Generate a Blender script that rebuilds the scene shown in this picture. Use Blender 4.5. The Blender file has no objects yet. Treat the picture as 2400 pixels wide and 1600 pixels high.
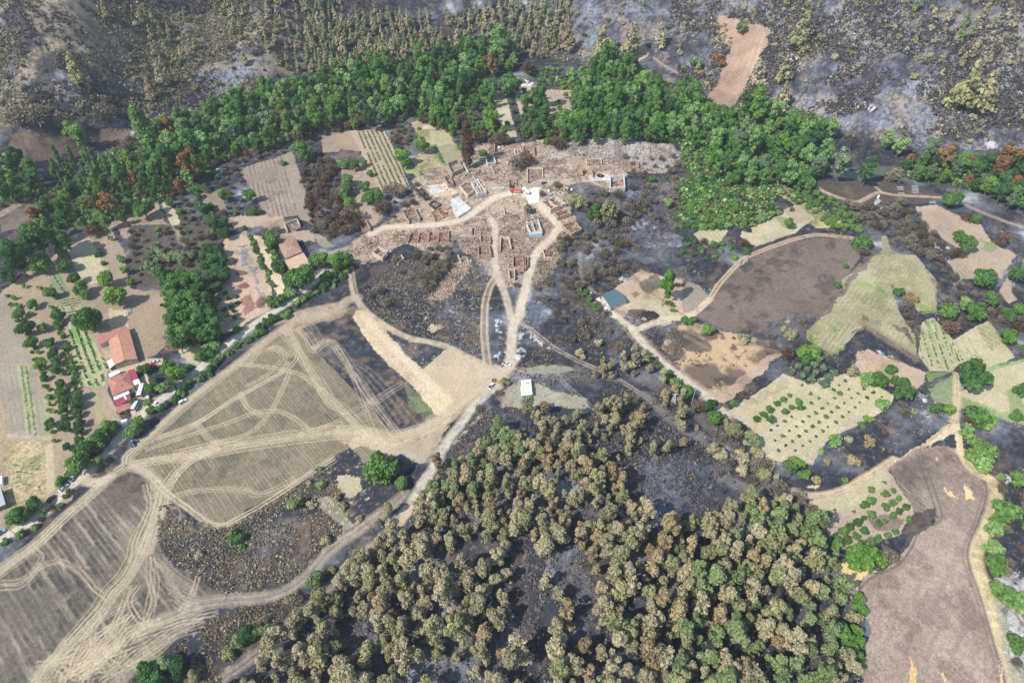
import bpy, math, random
import numpy as np
from mathutils import Vector, Matrix
random.seed(7)
RNG = np.random.default_rng(11)
SC = bpy.context.scene
COL = SC.collection

# ---------------------------------------------------------------- camera
CAM_Z, PITCH, FOC = 285.0, math.radians(45.0), 1600.0      # focal length in photo pixels (photo 2400 x 1600)
cam_data = bpy.data.cameras.new('drone_camera')
cam = bpy.data.objects.new('drone_camera', cam_data)
COL.objects.link(cam)
cam.location = (0, 0, CAM_Z)
cam.rotation_euler = (math.pi / 2 - PITCH, 0, 0)
cam_data.sensor_width = 36.0
cam_data.lens = 24.0
cam_data.clip_start = 1.0
cam_data.clip_end = 6000.0
SC.camera = cam

# ---------------------------------------------------------------- sky, sun, exposure
SUN_EL, SUN_DIR = math.radians(47.0), math.radians(36.0)      # shadows run 36 degrees off +X towards +Y
world = bpy.data.worlds.new('World')
SC.world = world
world.use_nodes = True
wn = world.node_tree
wn.nodes.clear()
sky = wn.nodes.new('ShaderNodeTexSky')
sky.sky_type = 'NISHITA'
sky.sun_disc = False
sky.sun_elevation = SUN_EL
sky.altitude = 600
sky.sun_rotation = math.radians(270.0) - SUN_DIR
bg = wn.nodes.new('ShaderNodeBackground')
bg.inputs['Strength'].default_value = 0.15
wo = wn.nodes.new('ShaderNodeOutputWorld')
wn.links.new(sky.outputs[0], bg.inputs[0])
wn.links.new(bg.outputs[0], wo.inputs[0])
sun_data = bpy.data.lights.new('sun', 'SUN')
sun_data.energy = 4.3
sun_data.angle = math.radians(0.5)
sun_data.color = (1.0, 0.94, 0.84)
sun = bpy.data.objects.new('sun', sun_data)
COL.objects.link(sun)
ld = Vector((math.cos(SUN_EL) * math.cos(SUN_DIR), math.cos(SUN_EL) * math.sin(SUN_DIR), -math.sin(SUN_EL)))
sun.rotation_euler = ld.to_track_quat('-Z', 'Y').to_euler()
sun.location = (-400, -300, 600)
SC.view_settings.view_transform = 'Standard'
SC.view_settings.look = 'None'
SC.view_settings.gamma = 1.0
SC.view_settings.exposure = 0.47
SC.view_settings.use_curve_mapping = False
SC.render.engine = 'CYCLES'
SC.cycles.max_bounces = 4
SC.cycles.diffuse_bounces = 2
SC.cycles.glossy_bounces = 2
SC.cycles.transparent_max_bounces = 4

# ---------------------------------------------------------------- noise
_TAB = RNG.random(65536).astype(np.float32)
def vnoise(x, y, s, seed=0):
    x = np.asarray(x, np.float32) / s + seed * 17.31; y = np.asarray(y, np.float32) / s + seed * 9.17
    xi = np.floor(x).astype(np.int64); yi = np.floor(y).astype(np.int64)
    fx = x - xi; fy = y - yi
    fx = fx * fx * (3 - 2 * fx); fy = fy * fy * (3 - 2 * fy)
    def h(a, b): return _TAB[(a * 1619 + b * 31337 + seed * 6971 + (a * b) % 7919) & 65535]
    a = h(xi, yi); b = h(xi + 1, yi); c = h(xi, yi + 1); d = h(xi + 1, yi + 1)
    return a + (b - a) * fx + (c - a) * fy + (a - b - c + d) * fx * fy
def fbm(x, y, s, seed=0, n=4):
    r = 0; w = 0.5; t = 0
    for i in range(n):
        r = r + w * vnoise(x, y, s / 2 ** i, seed + i); t += w; w *= 0.55
    return r / t
def sstep(a, b, v):
    t = np.clip((v - a) / (b - a), 0, 1); return t * t * (3 - 2 * t)

# ---------------------------------------------------------------- photo point -> world
TILES = {'A': (0, 0), 'B': (800, 0), 'C': (1600, 0), 'D': (0, 534), 'E': (800, 534), 'F': (1600, 534), 'G': (0, 1066), 'H': (800, 1066), 'I': (1600, 1066)}
def T(tile, pts):
    ox, oy = TILES[tile]
    return [(ox + x / 2.936, oy + y / 2.936) for x, y in pts]
def rays(p):
    p = np.asarray(p, float).reshape(-1, 2)
    u = (p[:, 0] - 1200) / FOC; v = (800 - p[:, 1]) / FOC
    c, s = math.cos(PITCH), math.sin(PITCH)
    return np.stack([u, c + s * v, -s + c * v], 1)
def flat(p):
    d = rays(p); t = -CAM_Z / d[:, 2]
    return np.stack([d[:, 0] * t, d[:, 1] * t], 1)

_riv = flat([(-400, 640), (0, 500), (250, 420), (450, 330), (700, 240), (1000, 190), (1300, 200), (1600, 270), (1850, 360), (2100, 405), (2400, 445), (2900, 500)])
_ril = flat([(-400, 640), (0, 470), (330, 300), (620, 240), (850, 160), (1100, 110), (1300, 130), (1640, 200), (1830, 280), (2100, 360), (2400, 400), (2900, 470)])
_h1 = flat([(1330, 1215)])[0]; _h2 = flat([(1330, 410)])[0]; _h3 = flat([(1450, 350)])[0]; _h4 = flat([(1000, 740)])[0]
def H(x, y):
    x = np.asarray(x, np.float64); y = np.asarray(y, np.float64)
    yr = np.interp(x, _ril[:, 0], _ril[:, 1])
    s = np.maximum(y - yr - 8, 0)
    s = s * s / (s + 12)
    rid = fbm(x + 0.35 * y, y * 0.35, 85, 3, 3) - 0.5
    rid2 = fbm(x, y, 34, 9, 3) - 0.5
    far = 0.36 * s + (rid * 52 + rid2 * 13) * sstep(0, 90, s)
    far = np.where(s > 330, 0.36 * 330 + (s - 330) * 0.1 + (far - 0.36 * s), far)
    h1 = 19 * np.exp(-(((x - _h1[0]) / 78) ** 2) - ((y - _h1[1]) / 62) ** 2)
    h2 = 9 * np.exp(-(((x - _h2[0]) / 85) ** 2) - ((y - _h2[1]) / 55) ** 2)
    q = ((x - _h3[0]) / 60) ** 2 + ((y - _h3[1]) / 13) ** 2
    h3 = 5.5 * np.exp(-q * 0.9) * (0.6 + 0.8 * fbm(x, y, 9, 21, 4))
    rv = np.interp(x, _riv[:, 0], _riv[:, 1])
    val = -3.0 * np.exp(-((y - rv) / 24) ** 2)
    und = (fbm(x, y, 60, 30, 2) - 0.5) * 1.6
    return far + h1 + h2 + h3 + val + und
def G3(p, h=0.0):
    """world points on the ground (plus height h) that the photo points look at"""
    d = rays(p); n = len(d)
    t0 = (CAM_Z - 190) / -d[:, 2]; t1 = (CAM_Z + 12) / -d[:, 2]
    K = 260
    k = np.linspace(0, 1, K)
    t = t0[:, None] + (t1 - t0)[:, None] * k[None, :]
    f = CAM_Z + d[:, 2:3] * t - H(d[:, 0:1] * t, d[:, 1:2] * t) - h
    i = np.clip(np.argmax(f < 0, 1), 1, K - 1)
    r = np.arange(n)
    lo = t[r, i - 1]; hi = t[r, i]
    for _ in range(22):
        m = (lo + hi) / 2
        g = CAM_Z + d[:, 2] * m - H(d[:, 0] * m, d[:, 1] * m) - h
        hi = np.where(g < 0, m, hi); lo = np.where(g < 0, lo, m)
    m = (lo + hi) / 2
    return np.stack([d[:, 0] * m, d[:, 1] * m, CAM_Z + d[:, 2] * m], 1)
def G(p, h=0.0): return G3(p, h)[:, :2]
def ground_z(x, y): return float(H(np.array([x]), np.array([y]))[0])
def smooth(p, k=8):
    p = np.asarray(p, float)
    if len(p) < 3: return p
    q = np.vstack([2 * p[0] - p[1], p, 2 * p[-1] - p[-2]]); out = []
    t = np.linspace(0, 1, k, endpoint=False)[:, None]
    for i in range(1, len(q) - 2):
        a, b, c, d = q[i - 1], q[i], q[i + 1], q[i + 2]
        out.append(0.5 * (2 * b + (c - a) * t + (2 * a - 5 * b + 4 * c - d) * t ** 2 + (3 * b - a - 3 * c + d) * t ** 3))
    out.append(p[-1:]); return np.vstack(out)
def inside(poly, x, y):
    poly = np.asarray(poly, float); r = np.zeros(x.shape, bool)
    x1, y1 = poly[-1]
    for x2, y2 in poly:
        if y1 != y2:
            c = ((y2 > y) != (y1 > y)) & (x < (x1 - x2) * (y - y2) / (y1 - y2) + x2)
            r ^= c
        x1, y1 = x2, y2
    return r

# ---------------------------------------------------------------- the ground: one world-space sheet
NX = 1250
ys = [30.0]
while ys[-1] < 960: ys.append(ys[-1] + 0.45 + max(ys[-1] - 90, 0) * 0.0013)
ys = np.array([-400, -150, -20] + ys + [1050, 1250, 1600, 2200, 3000], float)
us = np.linspace(-1, 1, NX)
us = np.concatenate([[-1.8, -1.4, -1.15], us, [1.15, 1.4, 1.8]])
hw = np.interp(ys, [-400, 30, 960, 3000], [190, 190, 790, 2000])
GX = (us[None, :] * hw[:, None]).ravel().astype(np.float32)
GY = np.repeat(ys, len(us)).astype(np.float32)
NV = len(GX)
GZ = H(GX, GY).astype(np.float32)
n_low = fbm(GX, GY, 40, 1, 3); n_mid = fbm(GX, GY, 9, 5, 4); n_hi = fbm(GX, GY, 2.2, 8, 2); n_hi2 = vnoise(GX, GY, 0.9, 15)
n_str = fbm(GX, GY, 16, 12, 4); n_ash = fbm(GX, GY, 24, 44, 5)
WX = GX + (fbm(GX, GY, 7, 51, 3) - .5) * 5 + (n_hi2 - .5) * 1.1; WY = GY + (fbm(GX, GY, 7, 57, 3) - .5) * 5 + (vnoise(GX, GY, .9, 16) - .5) * 1.1
C = np.zeros((NV, 3), np.float32)
SPK = np.full(NV, 0.25, np.float32)
def mix(a, b, t): return a + (np.asarray(b, np.float32) - a) * t[:, None]
def A3(c, n): return np.tile(np.asarray(c, np.float32), (n, 1))
# --- ground looks (each returns colours for the vertices i)
def k_burn(i, ash=1.0, brown=1.0):
    c = A3((.036, .038, .049), len(i))
    c = mix(c, (.115, .088, .066), sstep(.52, .74, n_mid[i]) * .7 * brown)
    c = mix(c, (.19, .205, .24), sstep(.5, .75, n_ash[i]) * .6 * ash)
    c = mix(c, (.20, .18, .155), sstep(.62, .85, n_hi2[i] * .75 + n_hi[i] * .25) * .45)
    c = mix(c, (.5, .5, .5), sstep(.70, .82, n_ash[i]) * .5 * ash)
    return c * (.45 + .85 * n_hi[i] + .25 * n_low[i])[:, None]
def k_burnbrown(i):
    c = k_burn(i, .5, 1.4); return mix(c, (.14, .11, .085), np.full(len(i), .45, np.float32))
def k_slope(i):
    c = A3((.085, .078, .08), len(i))
    c = mix(c, (.035, .035, .042), sstep(.45, .6, n_mid[i]) * .8)
    c = mix(c, (.30, .245, .175), sstep(.47, .58, n_low[i] * .6 + n_str[i] * .4) * .8)
    c = mix(c, (.30, .29, .285), sstep(.55, .72, n_ash[i]) * .55)
    c = mix(c, (.04, .04, .045), sstep(.52, .66, n_hi[i]) * .7)
    return c * (.5 + 1.0 * n_hi2[i])[:, None]
def k_slopelight(i):
    c = k_slope(i); return mix(c, (.31, .26, .195), sstep(.35, .65, n_mid[i]) * .6)
def k_slopeblue(i):
    c = A3((.105, .105, .128), len(i))
    c = mix(c, (.035, .035, .042), sstep(.45, .62, n_mid[i]) * .7)
    c = mix(c, (.25, .265, .31), sstep(.44, .66, n_ash[i]) * .65)
    c = mix(c, (.26, .215, .165), sstep(.54, .68, n_str[i]) * .6)
    c = mix(c, (.03, .03, .038), sstep(.52, .66, n_hi[i]) * .6)
    return c * (.5 + 1.0 * n_hi2[i])[:, None]
def plain(col, amp=.3, dark=None, dt=.0, hi=.25):
    def f(i):
        c = A3(col, len(i))
        if dark is not None: c = mix(c, dark, sstep(.58 - dt, .72 - dt, n_mid[i]) * .7)
        return c * (1 - amp / 2 - hi / 2 + amp * n_low[i] + hi * n_hi2[i])[:, None] * (.78 + .44 * n_str[i])[:, None]
    return f
def wild(f):
    f.__name__ = 'g'; return f
k_soil = plain((.315, .25, .175)); k_soilgrey = plain((.275, .24, .185), .25); k_soilpink = plain((.395, .31, .235), .25)
k_brownfield = plain((.16, .125, .104), .55, (.06, .05, .047), .06, .5)
k_bfdark = plain((.15, .118, .098), .5, (.06, .052, .05), .08, .5)
k_purple = plain((.315, .25, .20), .4, (.19, .15, .12), .05, .45)
k_straw = plain((.54, .44, .29), .3, (.42, .33, .22), 0, .3)
k_hay = plain((.315, .29, .178), .35, (.22, .225, .12), .08, .4)
k_haylight = plain((.44, .385, .26), .25, (.42, .39, .22), .05, .25)
k_dirt = plain((.46, .38, .265), .2, None, 0, .2); k_road = plain((.54, .465, .36), .15, None, 0, .15)
k_drygrass = plain((.36, .30, .175), .5, (.18, .19, .09), .1, .8)
k_grass = plain((.20, .27, .085), .4, (.10, .19, .04), .1, .4)
k_greenfield = plain((.24, .30, .13), .3, (.30, .29, .16), .05, .3)
k_olive = plain((.33, .31, .23), .3, (.24, .24, .17), .03, .3)
k_clay = plain((.33, .24, .18), .3, (.27, .19, .14), .05, .3)
k_claytan = plain((.42, .32, .23), .35, (.25, .20, .14), .05, .3)
k_stub = plain((.175, .15, .106), .5, (.11, .098, .076), .06, .45)
k_stubdark = plain((.125, .11, .088), .6, (.05, .047, .047), .07, .5)
def k_white(i):
    c = k_burn(i, .6, .4); t = sstep(.38, .6, n_hi[i] * .5 + n_mid[i] * .5)
    return mix(c, (.62, .63, .65), t * .95) * (.7 + .5 * n_hi2[i])[:, None]
def k_rubble(i):
    c = A3((.36, .285, .215), len(i))
    c = mix(c, (.15, .125, .105), sstep(.5, .65, n_mid[i]) * .75)
    c = mix(c, (.50, .42, .335), sstep(.56, .7, n_hi[i]) * .7)
    c = mix(c, (.07, .06, .055), sstep(.62, .8, n_hi2[i]) * .6)
    return c * (.8 + .4 * n_low[i])[:, None]
def k_rock(i):
    r = np.abs(n_hi[i] - .5) * 2
    c = A3((.40, .365, .33), len(i))
    c = mix(c, (.12, .11, .105), sstep(.5, .62, n_mid[i]) * .7)
    c = mix(c, (.16, .145, .13), 1 - sstep(.02, .22, r))
    return c
def k_stony(i):
    c = k_burn(i, .3, 1.5)
    return mix(c, (.52, .47, .38), sstep(.72, .86, n_hi2[i] * .7 + n_hi[i] * .3) * .6)
def k_burnstraw(i):
    c = mix(A3((.16, .12, .09), len(i)), (.46, .34, .2), sstep(.45, .62, n_str[i])); return mix(c, (.06, .052, .05), sstep(.5, .62, n_mid[i]) * .8)
CULT = np.zeros(NV, bool)
def bbox(poly, m):
    lo = poly.min(0) - m; hi = poly.max(0) + m
    r0 = np.searchsorted(ys, lo[1]); r1 = np.searchsorted(ys, hi[1])
    s = slice(max(r0 - 1, 0) * len(us), (r1 + 1) * len(us))
    i = np.arange(NV)[s]
    return i[(GX[s] > lo[0]) & (GX[s] < hi[0]) & (GY[s] > lo[1]) & (GY[s] < hi[1])]
def paint(pts, look, warp=1.0, alpha=1.0, world=False):
    P = np.asarray(pts, float) if world else G(pts)
    i = bbox(P, 6)
    x = GX[i] + (WX[i] - GX[i]) * warp; y = GY[i] + (WY[i] - GY[i]) * warp
    j = i[inside(P, x, y)]
    if len(j): C[j] = C[j] + (look(j) - C[j]) * alpha; CULT[j] = look.__name__ == 'f'
    return P
def rowcol(pts, direction, spacing, colour, duty=.4, alpha=.8, warp=.3, jitter=.0):
    """stripes that belong to the soil (furrows, stubble lines, crop rows), along a direction given by two photo points"""
    P = G(pts); a = G(direction); d = a[1] - a[0]; d /= np.linalg.norm(d); n = np.array([-d[1], d[0]])
    i = bbox(P, 4)
    x = GX[i] + (WX[i] - GX[i]) * warp; y = GY[i] + (WY[i] - GY[i]) * warp
    j = i[inside(P, x, y)]
    s = (GX[j] * n[0] + GY[j] * n[1]) + (n_mid[j] - .5) * jitter
    l = (GX[j] * d[0] + GY[j] * d[1])
    w = np.abs(((s / spacing) % 1) - .5) * 2
    t = (1 - sstep(duty - .25, duty + .25, w)) * alpha * (.35 + .65 * (fbm(s * 3, l * .35, 3.0, 77, 2) > .45)) * (.35 + .85 * sstep(.36, .6, n_str[j]))
    C[j] = mix(C[j], colour, t.astype(np.float32))
def stroke(pts, width, colour, alpha=.9, soft=.35, world=False, rough=.6, smoothed=True):
    P = np.asarray(pts, float) if world else G(pts)
    if smoothed: P = smooth(P, 6)
    i = bbox(P, width + 2)
    x = GX[i] + (WX[i] - GX[i]) * .12; y = GY[i] + (WY[i] - GY[i]) * .12
    dm = np.full(len(i), 1e9, np.float32)
    for a, b in zip(P[:-1], P[1:]):
        sel = np.nonzero((x > min(a[0], b[0]) - width) & (x < max(a[0], b[0]) + width) & (y > min(a[1], b[1]) - width) & (y < max(a[1], b[1]) + width))[0]
        if not len(sel): continue
        d = b - a; L = max(d @ d, 1e-9)
        t = np.clip(((x[sel] - a[0]) * d[0] + (y[sel] - a[1]) * d[1]) / L, 0, 1)
        q = np.hypot(x[sel] - a[0] - t * d[0], y[sel] - a[1] - t * d[1])
        dm[sel] = np.minimum(dm[sel], q)
    w = width / 2
    k = 1 - sstep(w * (1 - soft), w * (1 + soft) + .15, dm)
    sel = k > 0.01; j = i[sel]
    k = k[sel] * alpha * (1 - rough * .5 + rough * (n_hi[j] - .3) * 1.2)
    k = np.clip(k, 0, 1)
    tgt = np.asarray(colour, np.float32) * (.88 + .24 * n_mid[j])[:, None]
    C[j] = C[j] + (tgt - C[j]) * k[:, None]
def offset(P, o):
    t = np.gradient(P, axis=0); t /= np.linalg.norm(t, axis=1)[:, None] + 1e-9
    return P + np.stack([-t[:, 1], t[:, 0]], 1) * (o[:, None] if np.ndim(o) else o)
def twin(pts, colour=(.48, .405, .28), alpha=.7, gauge=1.7, w=.42):
    P = smooth(G(pts), 8)
    for s in (-1, 1): stroke(offset(P, s * gauge / 2), w, colour, alpha, .5, True, .5, False)
def bundle(pts, n, spread, colour=(.48, .405, .275), alpha=.65, seed=0, w=.4):
    r = np.random.default_rng(seed); P = smooth(G(pts), 8); m = len(P)
    for k in range(n):
        a, b, c = r.normal(0, spread, 3)
        u = np.linspace(0, 1, m)
        o = a * (1 - u) ** 2 + b * 2 * u * (1 - u) * 1.5 + c * u ** 2
        Q = offset(P, o)
        for s in (-.85, .85): stroke(offset(Q, s), w, colour, alpha * r.uniform(.55, 1), .5, True, .5, False)
# ================================================================ what lies on the ground, region by region
allv = np.arange(NV)
C[:] = k_burn(allv)
P_far = [(-700, 640)] + T('A', [(0, 900), (330, 860), (470, 900), (900, 850), (1060, 780), (1500, 740), (1700, 640), (1900, 540), (2349, 440)]) + T('B', [(300, 350), (700, 300), (1200, 330), (1500, 420)]) + T('C', [(0, 560), (300, 700), (800, 840), (1500, 1000), (2349, 1060)]) + [(3300, 480), (3300, -150), (-700, -150)]
paint(P_far, k_slope, 2)
paint(T('A', [(0, -60), (2349, -60), (2349, 500), (1900, 520), (1500, 650), (1100, 700), (850, 560), (1100, 480), (900, 300), (300, 260), (150, 60)]), k_slopelight, 3)
paint(T('A', [(0, 200), (120, 260), (130, 460), (90, 600), (0, 640)]), k_slopeblue, 2)
paint(T('A', [(330, 560), (1000, 540), (1650, 420), (1780, 620), (1600, 700), (1100, 720), (900, 660), (500, 640)]), k_slopeblue, 3)
paint(T('B', [(1560, -60), (2349, -60), (2349, 560), (2100, 600), (1900, 420), (1560, 420), (1500, 200)]), k_slopeblue, 3)
paint([(1595, -60), (3200, -60), (3200, 480)] + T('C', [(2349, 1060), (1500, 1000), (800, 840), (300, 720), (0, 560)]), k_slopeblue, 2)
for q in [[(1100, 150), (1400, 100), (1500, 330), (1250, 460), (1050, 330)], [(1850, 60), (2349, 40), (2349, 420), (2050, 420), (1900, 250)], [(1700, 560), (1950, 620), (1850, 700), (1700, 700)], [(1350, 640), (1500, 640), (1520, 760), (1380, 760)]]:
    paint(T('C', q), k_slopelight, 4, .6)
for q in [[(700, 330), (820, 400), (740, 440), (650, 380)], [(1230, 650), (1330, 740), (1280, 760), (1200, 690)], [(2060, 960), (2180, 990), (2170, 1050), (2100, 1030)], [(430, 560), (480, 560), (480, 590), (440, 590)], [(2180, 610), (2349, 620), (2349, 650), (2200, 640)], [(520, 560), (640, 560), (600, 600), (530, 600)], [(420, 640), (470, 640), (440, 700), (400, 700)]]:
    paint(T('C', q), k_white, 2.5, .7)
# far fields
paint(T('A', [(80, 920), (300, 890), (480, 950), (500, 1010), (340, 1160), (150, 1120), (60, 1010)]), k_brownfield)
paint(T('A', [(700, 880), (860, 860), (900, 960), (800, 1000), (680, 960)]), k_brownfield)
paint(T('A', [(0, 1430), (170, 1370), (270, 1420), (150, 1568), (0, 1600)]), k_bfdark)
stroke(T('A', [(0, 1480), (80, 1430), (180, 1380)]), 6, (.32, .26, .2), .8)
paint(T('A', [(1640, 1160), (1950, 1070), (2010, 1300), (2060, 1480), (1850, 1520), (1700, 1260)]), k_purple, .6, .85)
rowcol(T('A', [(1640, 1160), (1950, 1070), (2060, 1480), (1850, 1520)]), T('A', [(1750, 1150), (1830, 1500)]), 3.2, (.14, .115, .10), .45, .7)
paint(T('A', [(1945, 1070), (2010, 1040), (2100, 1300), (2150, 1540), (2060, 1500), (1990, 1250)]), k_soilgrey, .4)
rowcol(T('A', [(1945, 1060), (2010, 1040), (2150, 1540), (2050, 1480)]), T('A', [(1980, 1060), (2110, 1500)]), 2.6, (.24, .2, .16), .4, .6)
paint(T('A', [(2215, 970), (2349, 910), (2349, 1045), (2225, 1045)]), k_soil, .4)
paint(T('A', [(1110, 1390), (1160, 1370), (1310, 1640), (1220, 1640)]), k_haylight, .6)
paint(T('A', [(1370, 1330), (1520, 1300), (1580, 1460), (1450, 1440)]), k_soil, 1.5, .8)
paint(T('A', [(700, 1568), (940, 1450), (1080, 1390), (1200, 1620), (700, 1650)]), k_claytan, 1, .75)
paint(T('A', [(1480, 1160), (1560, 1150), (1550, 1230), (1510, 1230)]), k_white, 1)
paint(T('A', [(1530, 1455), (1600, 1460), (1600, 1490), (1560, 1490)]), k_white, 1, .8)
paint(T('A', [(1560, 1510), (1700, 1480), (1950, 1490), (1990, 1568), (1600, 1568)]), k_claytan, 1.5, .8)
paint(T('B', [(-140, 940), (60, 900), (130, 1040), (0, 1045), (-130, 1050)]), k_soil, .4)
paint(T('B', [(60, 900), (310, 885), (480, 1310), (250, 1300), (230, 1240)]), k_soilpink, .3)
paint(T('B', [(470, 850), (560, 820), (720, 860), (840, 1090), (700, 1130), (600, 1235), (470, 1100), (600, 1010)]), k_drygrass, .6)
paint(T('B', [(560, 860), (720, 868), (705, 890), (565, 890)]), k_straw, .5)
paint(T('B', [(595, 900), (735, 895), (770, 990), (640, 1015)]), k_haylight, .3)
rowcol(T('B', [(595, 900), (735, 895), (770, 990), (640, 1015)]), T('B', [(600, 950), (750, 940)]), 3.0, (.22, .22, .13), .4, .8)
paint(T('B', [(640, 1010), (770, 985), (810, 1100), (690, 1120)]), k_hay, .4)
stroke(T('B', [(640, 1040), (700, 1130)]), 3, (.10, .24, .06), .8)
paint(T('B', [(330, 880), (470, 870), (490, 980), (390, 1040)]), k_burnbrown, 1)
paint(T('B', [(-10, 1030), (120, 1040), (160, 1130), (60, 1130), (-40, 1100)]), k_bfdark, .8)
paint(T('B', [(0, 1130), (200, 1110), (260, 1260), (330, 1440), (200, 1568), (0, 1300)]), k_claytan, 1, .8)
paint(T('B', [(400, 1130), (540, 1150), (530, 1230), (450, 1180)]), k_greenfield, 1)
paint(T('B', [(1040, 640), (1130, 630), (1210, 950), (1160, 960), (1090, 850)]), k_haylight, .5)
paint(T('B', [(1180, 600), (1340, 595), (1340, 770), (1230, 790)]), k_soilpink, .8)
paint(T('B', [(1400, 620), (1580, 620), (1598, 780), (1410, 790)]), k_soilpink, .5)
rowcol(T('B', [(1400, 620), (1580, 620), (1598, 780), (1410, 790)]), T('B', [(1470, 640), (1490, 780)]), 4.0, (.30, .22, .16), .4, .6)
paint(T('B', [(1180, 545), (1250, 540), (1330, 570), (1300, 600), (1200, 590)]), k_white, 1)
paint(T('B', [(1930, 330), (2100, 320), (2110, 380), (2020, 450), (1920, 400)]), k_claytan, 1)
stroke(T('B', [(2150, 400), (2250, 470), (2400, 540)]), 2.4, (.36, .27, .19), .8)
paint(T('B', [(1340, 960), (1430, 960), (1450, 1040), (1350, 1050)]), k_haylight, .4)
rowcol(T('B', [(1340, 960), (1430, 960), (1450, 1040), (1350, 1050)]), T('B', [(1370, 970), (1380, 1040)]), 3.2, (.2, .2, .12), .4, .7)
paint(T('C', [(250, 108), (370, 130), (605, 210), (590, 290), (480, 500), (380, 700), (260, 790), (140, 720), (240, 560), (330, 330), (225, 190)]), k_clay, .8)
rowcol(T('C', [(330, 330), (590, 220), (480, 500), (380, 560)]), T('C', [(520, 200), (400, 560)]), 5, (.46, .34, .25), .4, .5)
# right-hand fields beyond the village
paint(T('C', [(640, 1250), (740, 1290), (1000, 1470), (1250, 1568), (900, 1568), (780, 1410), (650, 1330)]), k_drygrass, .8)
paint(T('C', [(470, 1568), (640, 1490), (780, 1405), (905, 1500), (780, 1600), (500, 1700)]) , k_haylight, .4)
paint(T('C', [(620, 1480), (720, 1500), (760, 1568), (700, 1568)]), k_greenfield, .5)
paint(T('C', [(690, 1440), (790, 1410), (890, 1500), (790, 1540), (740, 1500)]), k_soilpink, .3)
paint(T('F', [(70, 40), (230, -30), (310, 20), (270, 90), (150, 130)]), k_haylight, .4)
rowcol(T('F', [(70, 40), (230, -30), (310, 20), (270, 90), (150, 130)]), T('F', [(200, -20), (280, 60)]), 3, (.25, .25, .13), .4, .7)
paint(T('F', [(400, 20), (580, 60), (540, 110), (470, 120), (400, 60)]), k_haylight, .5)
paint(T('C', [(1605, 1425), (1750, 1410), (1900, 1480), (2060, 1568), (2060, 1600), (1700, 1600), (1650, 1540)]), k_soilpink, .6)
paint(T('F', [(1690, -20), (2060, -20), (2130, 110), (2290, 180), (2190, 340), (1900, 350), (1820, 230), (1960, 180), (1830, 100)]), k_soilpink, .8)
paint(T('F', [(2060, 90), (2200, 110), (2120, 180), (2070, 160)]), k_grass, 2, .6)
rowcol(T('F', [(1880, 230), (1990, 250), (2000, 340), (1900, 350)]), T('F', [(1900, 260), (1960, 330)]), 3, (.18, .17, .10), .4, .8)
paint(T('F', [(2170, 430), (2240, 340), (2295, 500), (2250, 520)]), k_soilpink, .6)
paint(T('C', [(950, 1240), (1500, 1260), (1760, 1330), (1750, 1400), (1500, 1400), (1100, 1400), (930, 1300)]), k_burnbrown, 1)
for q in [[(1440, 1330), (1100, 1360)], ]: pass
stroke(T('C', [(930, 1295), (1000, 1330), (1110, 1370), (1205, 1388), (1290, 1350), (1350, 1325), (1450, 1340), (1600, 1350), (1770, 1358)]), 3.4, (.46, .35, .23), .9)
stroke(T('C', [(1330, 1290), (1380, 1330)]), 2.4, (.46, .35, .23), .8)
stroke(T('C', [(1920, 1400), (2100, 1480), (2349, 1568)]), 3, (.36, .29, .22), .7)
twin(T('C', [(1920, 1400), (2100, 1470), (2400, 1590)]), (.5, .4, .3), .6)
stroke(T('C', [(1200, 1380), (1320, 1460), (1400, 1540)]), 1.5, (.4, .33, .26), .5)
# main brown field and its track
P = T('F', [(190, 470), (330, 290), (480, 200), (720, 95), (960, 60), (1170, 75), (1240, 160), (1110, 380), (960, 620), (870, 700), (800, 760), (560, 720), (300, 700), (80, 600)])
paint(P, k_brownfield, .8)
rowcol(P, T('F', [(300, 650), (1150, 150)]), 1.6, (.25, .195, .155), .3, .4, 1, 2)
paint(T('F', [(560, 640), (900, 600), (960, 700), (850, 800), (600, 760)]), k_burn, 1.5, .8)
paint(T('F', [(-70, 380), (60, 375), (120, 400), (195, 490), (20, 590), (-60, 600), (-180, 520), (-200, 440)]), k_soilgrey, .3)
paint(T('F', [(1370, 60), (1400, 50), (1440, 180), (1470, 240), (1440, 400), (1480, 560), (1600, 750), (1612, 880), (1480, 800), (1250, 660), (1130, 800), (1030, 875), (860, 770), (850, 710), (1100, 450), (1095, 360), (1370, 150)]), k_hay, .4)
paint(T('F', [(1440, 180), (1600, 190), (1740, 350), (1756, 560), (1620, 575), (1520, 440), (1430, 400)]), k_hay, .4)
rowcol(T('F', [(1370, 150), (1440, 180), (1480, 560), (1600, 750), (1480, 800), (1250, 660), (1030, 870), (850, 710), (1100, 450), (1095, 360)]), T('F', [(950, 800), (1400, 200)]), 2.6, (.44, .385, .25), .35, .6, .3, 1)
rowcol(T('F', [(1440, 180), (1600, 190), (1740, 350), (1756, 560), (1620, 575), (1430, 400)]), T('F', [(1450, 190), (1720, 520)]), 2.6, (.48, .41, .265), .4, .6, .3, 1)
for q in [[(870, 740), (920, 705), (930, 800), (900, 820)], [(960, 850), (1040, 850), (1130, 790), (1130, 830), (1040, 880)], [(1200, 365), (1400, 430), (1440, 480), (1220, 400)], [(1610, 490), (1740, 550), (1740, 580), (1640, 580)], [(1010, 670), (1080, 690), (1050, 720), (1010, 710)]]:
    paint(T('F', q), k_grass, 2, .75)
for q in [[(1240, 600), (1260, 600), (1200, 720), (1150, 760)], [(1420, 650), (1540, 700), (1590, 800), (1520, 740)], [(1420, 390), (1460, 385), (1450, 410), (1425, 410)], [(1640, 230), (1760, 400), (1750, 500), (1700, 300)], [(1370, 150), (1230, 290), (960, 640), (930, 640), (1200, 260), (1340, 140)]]:
    paint(T('F', q), k_bfdark, 1.4, .85)
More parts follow.
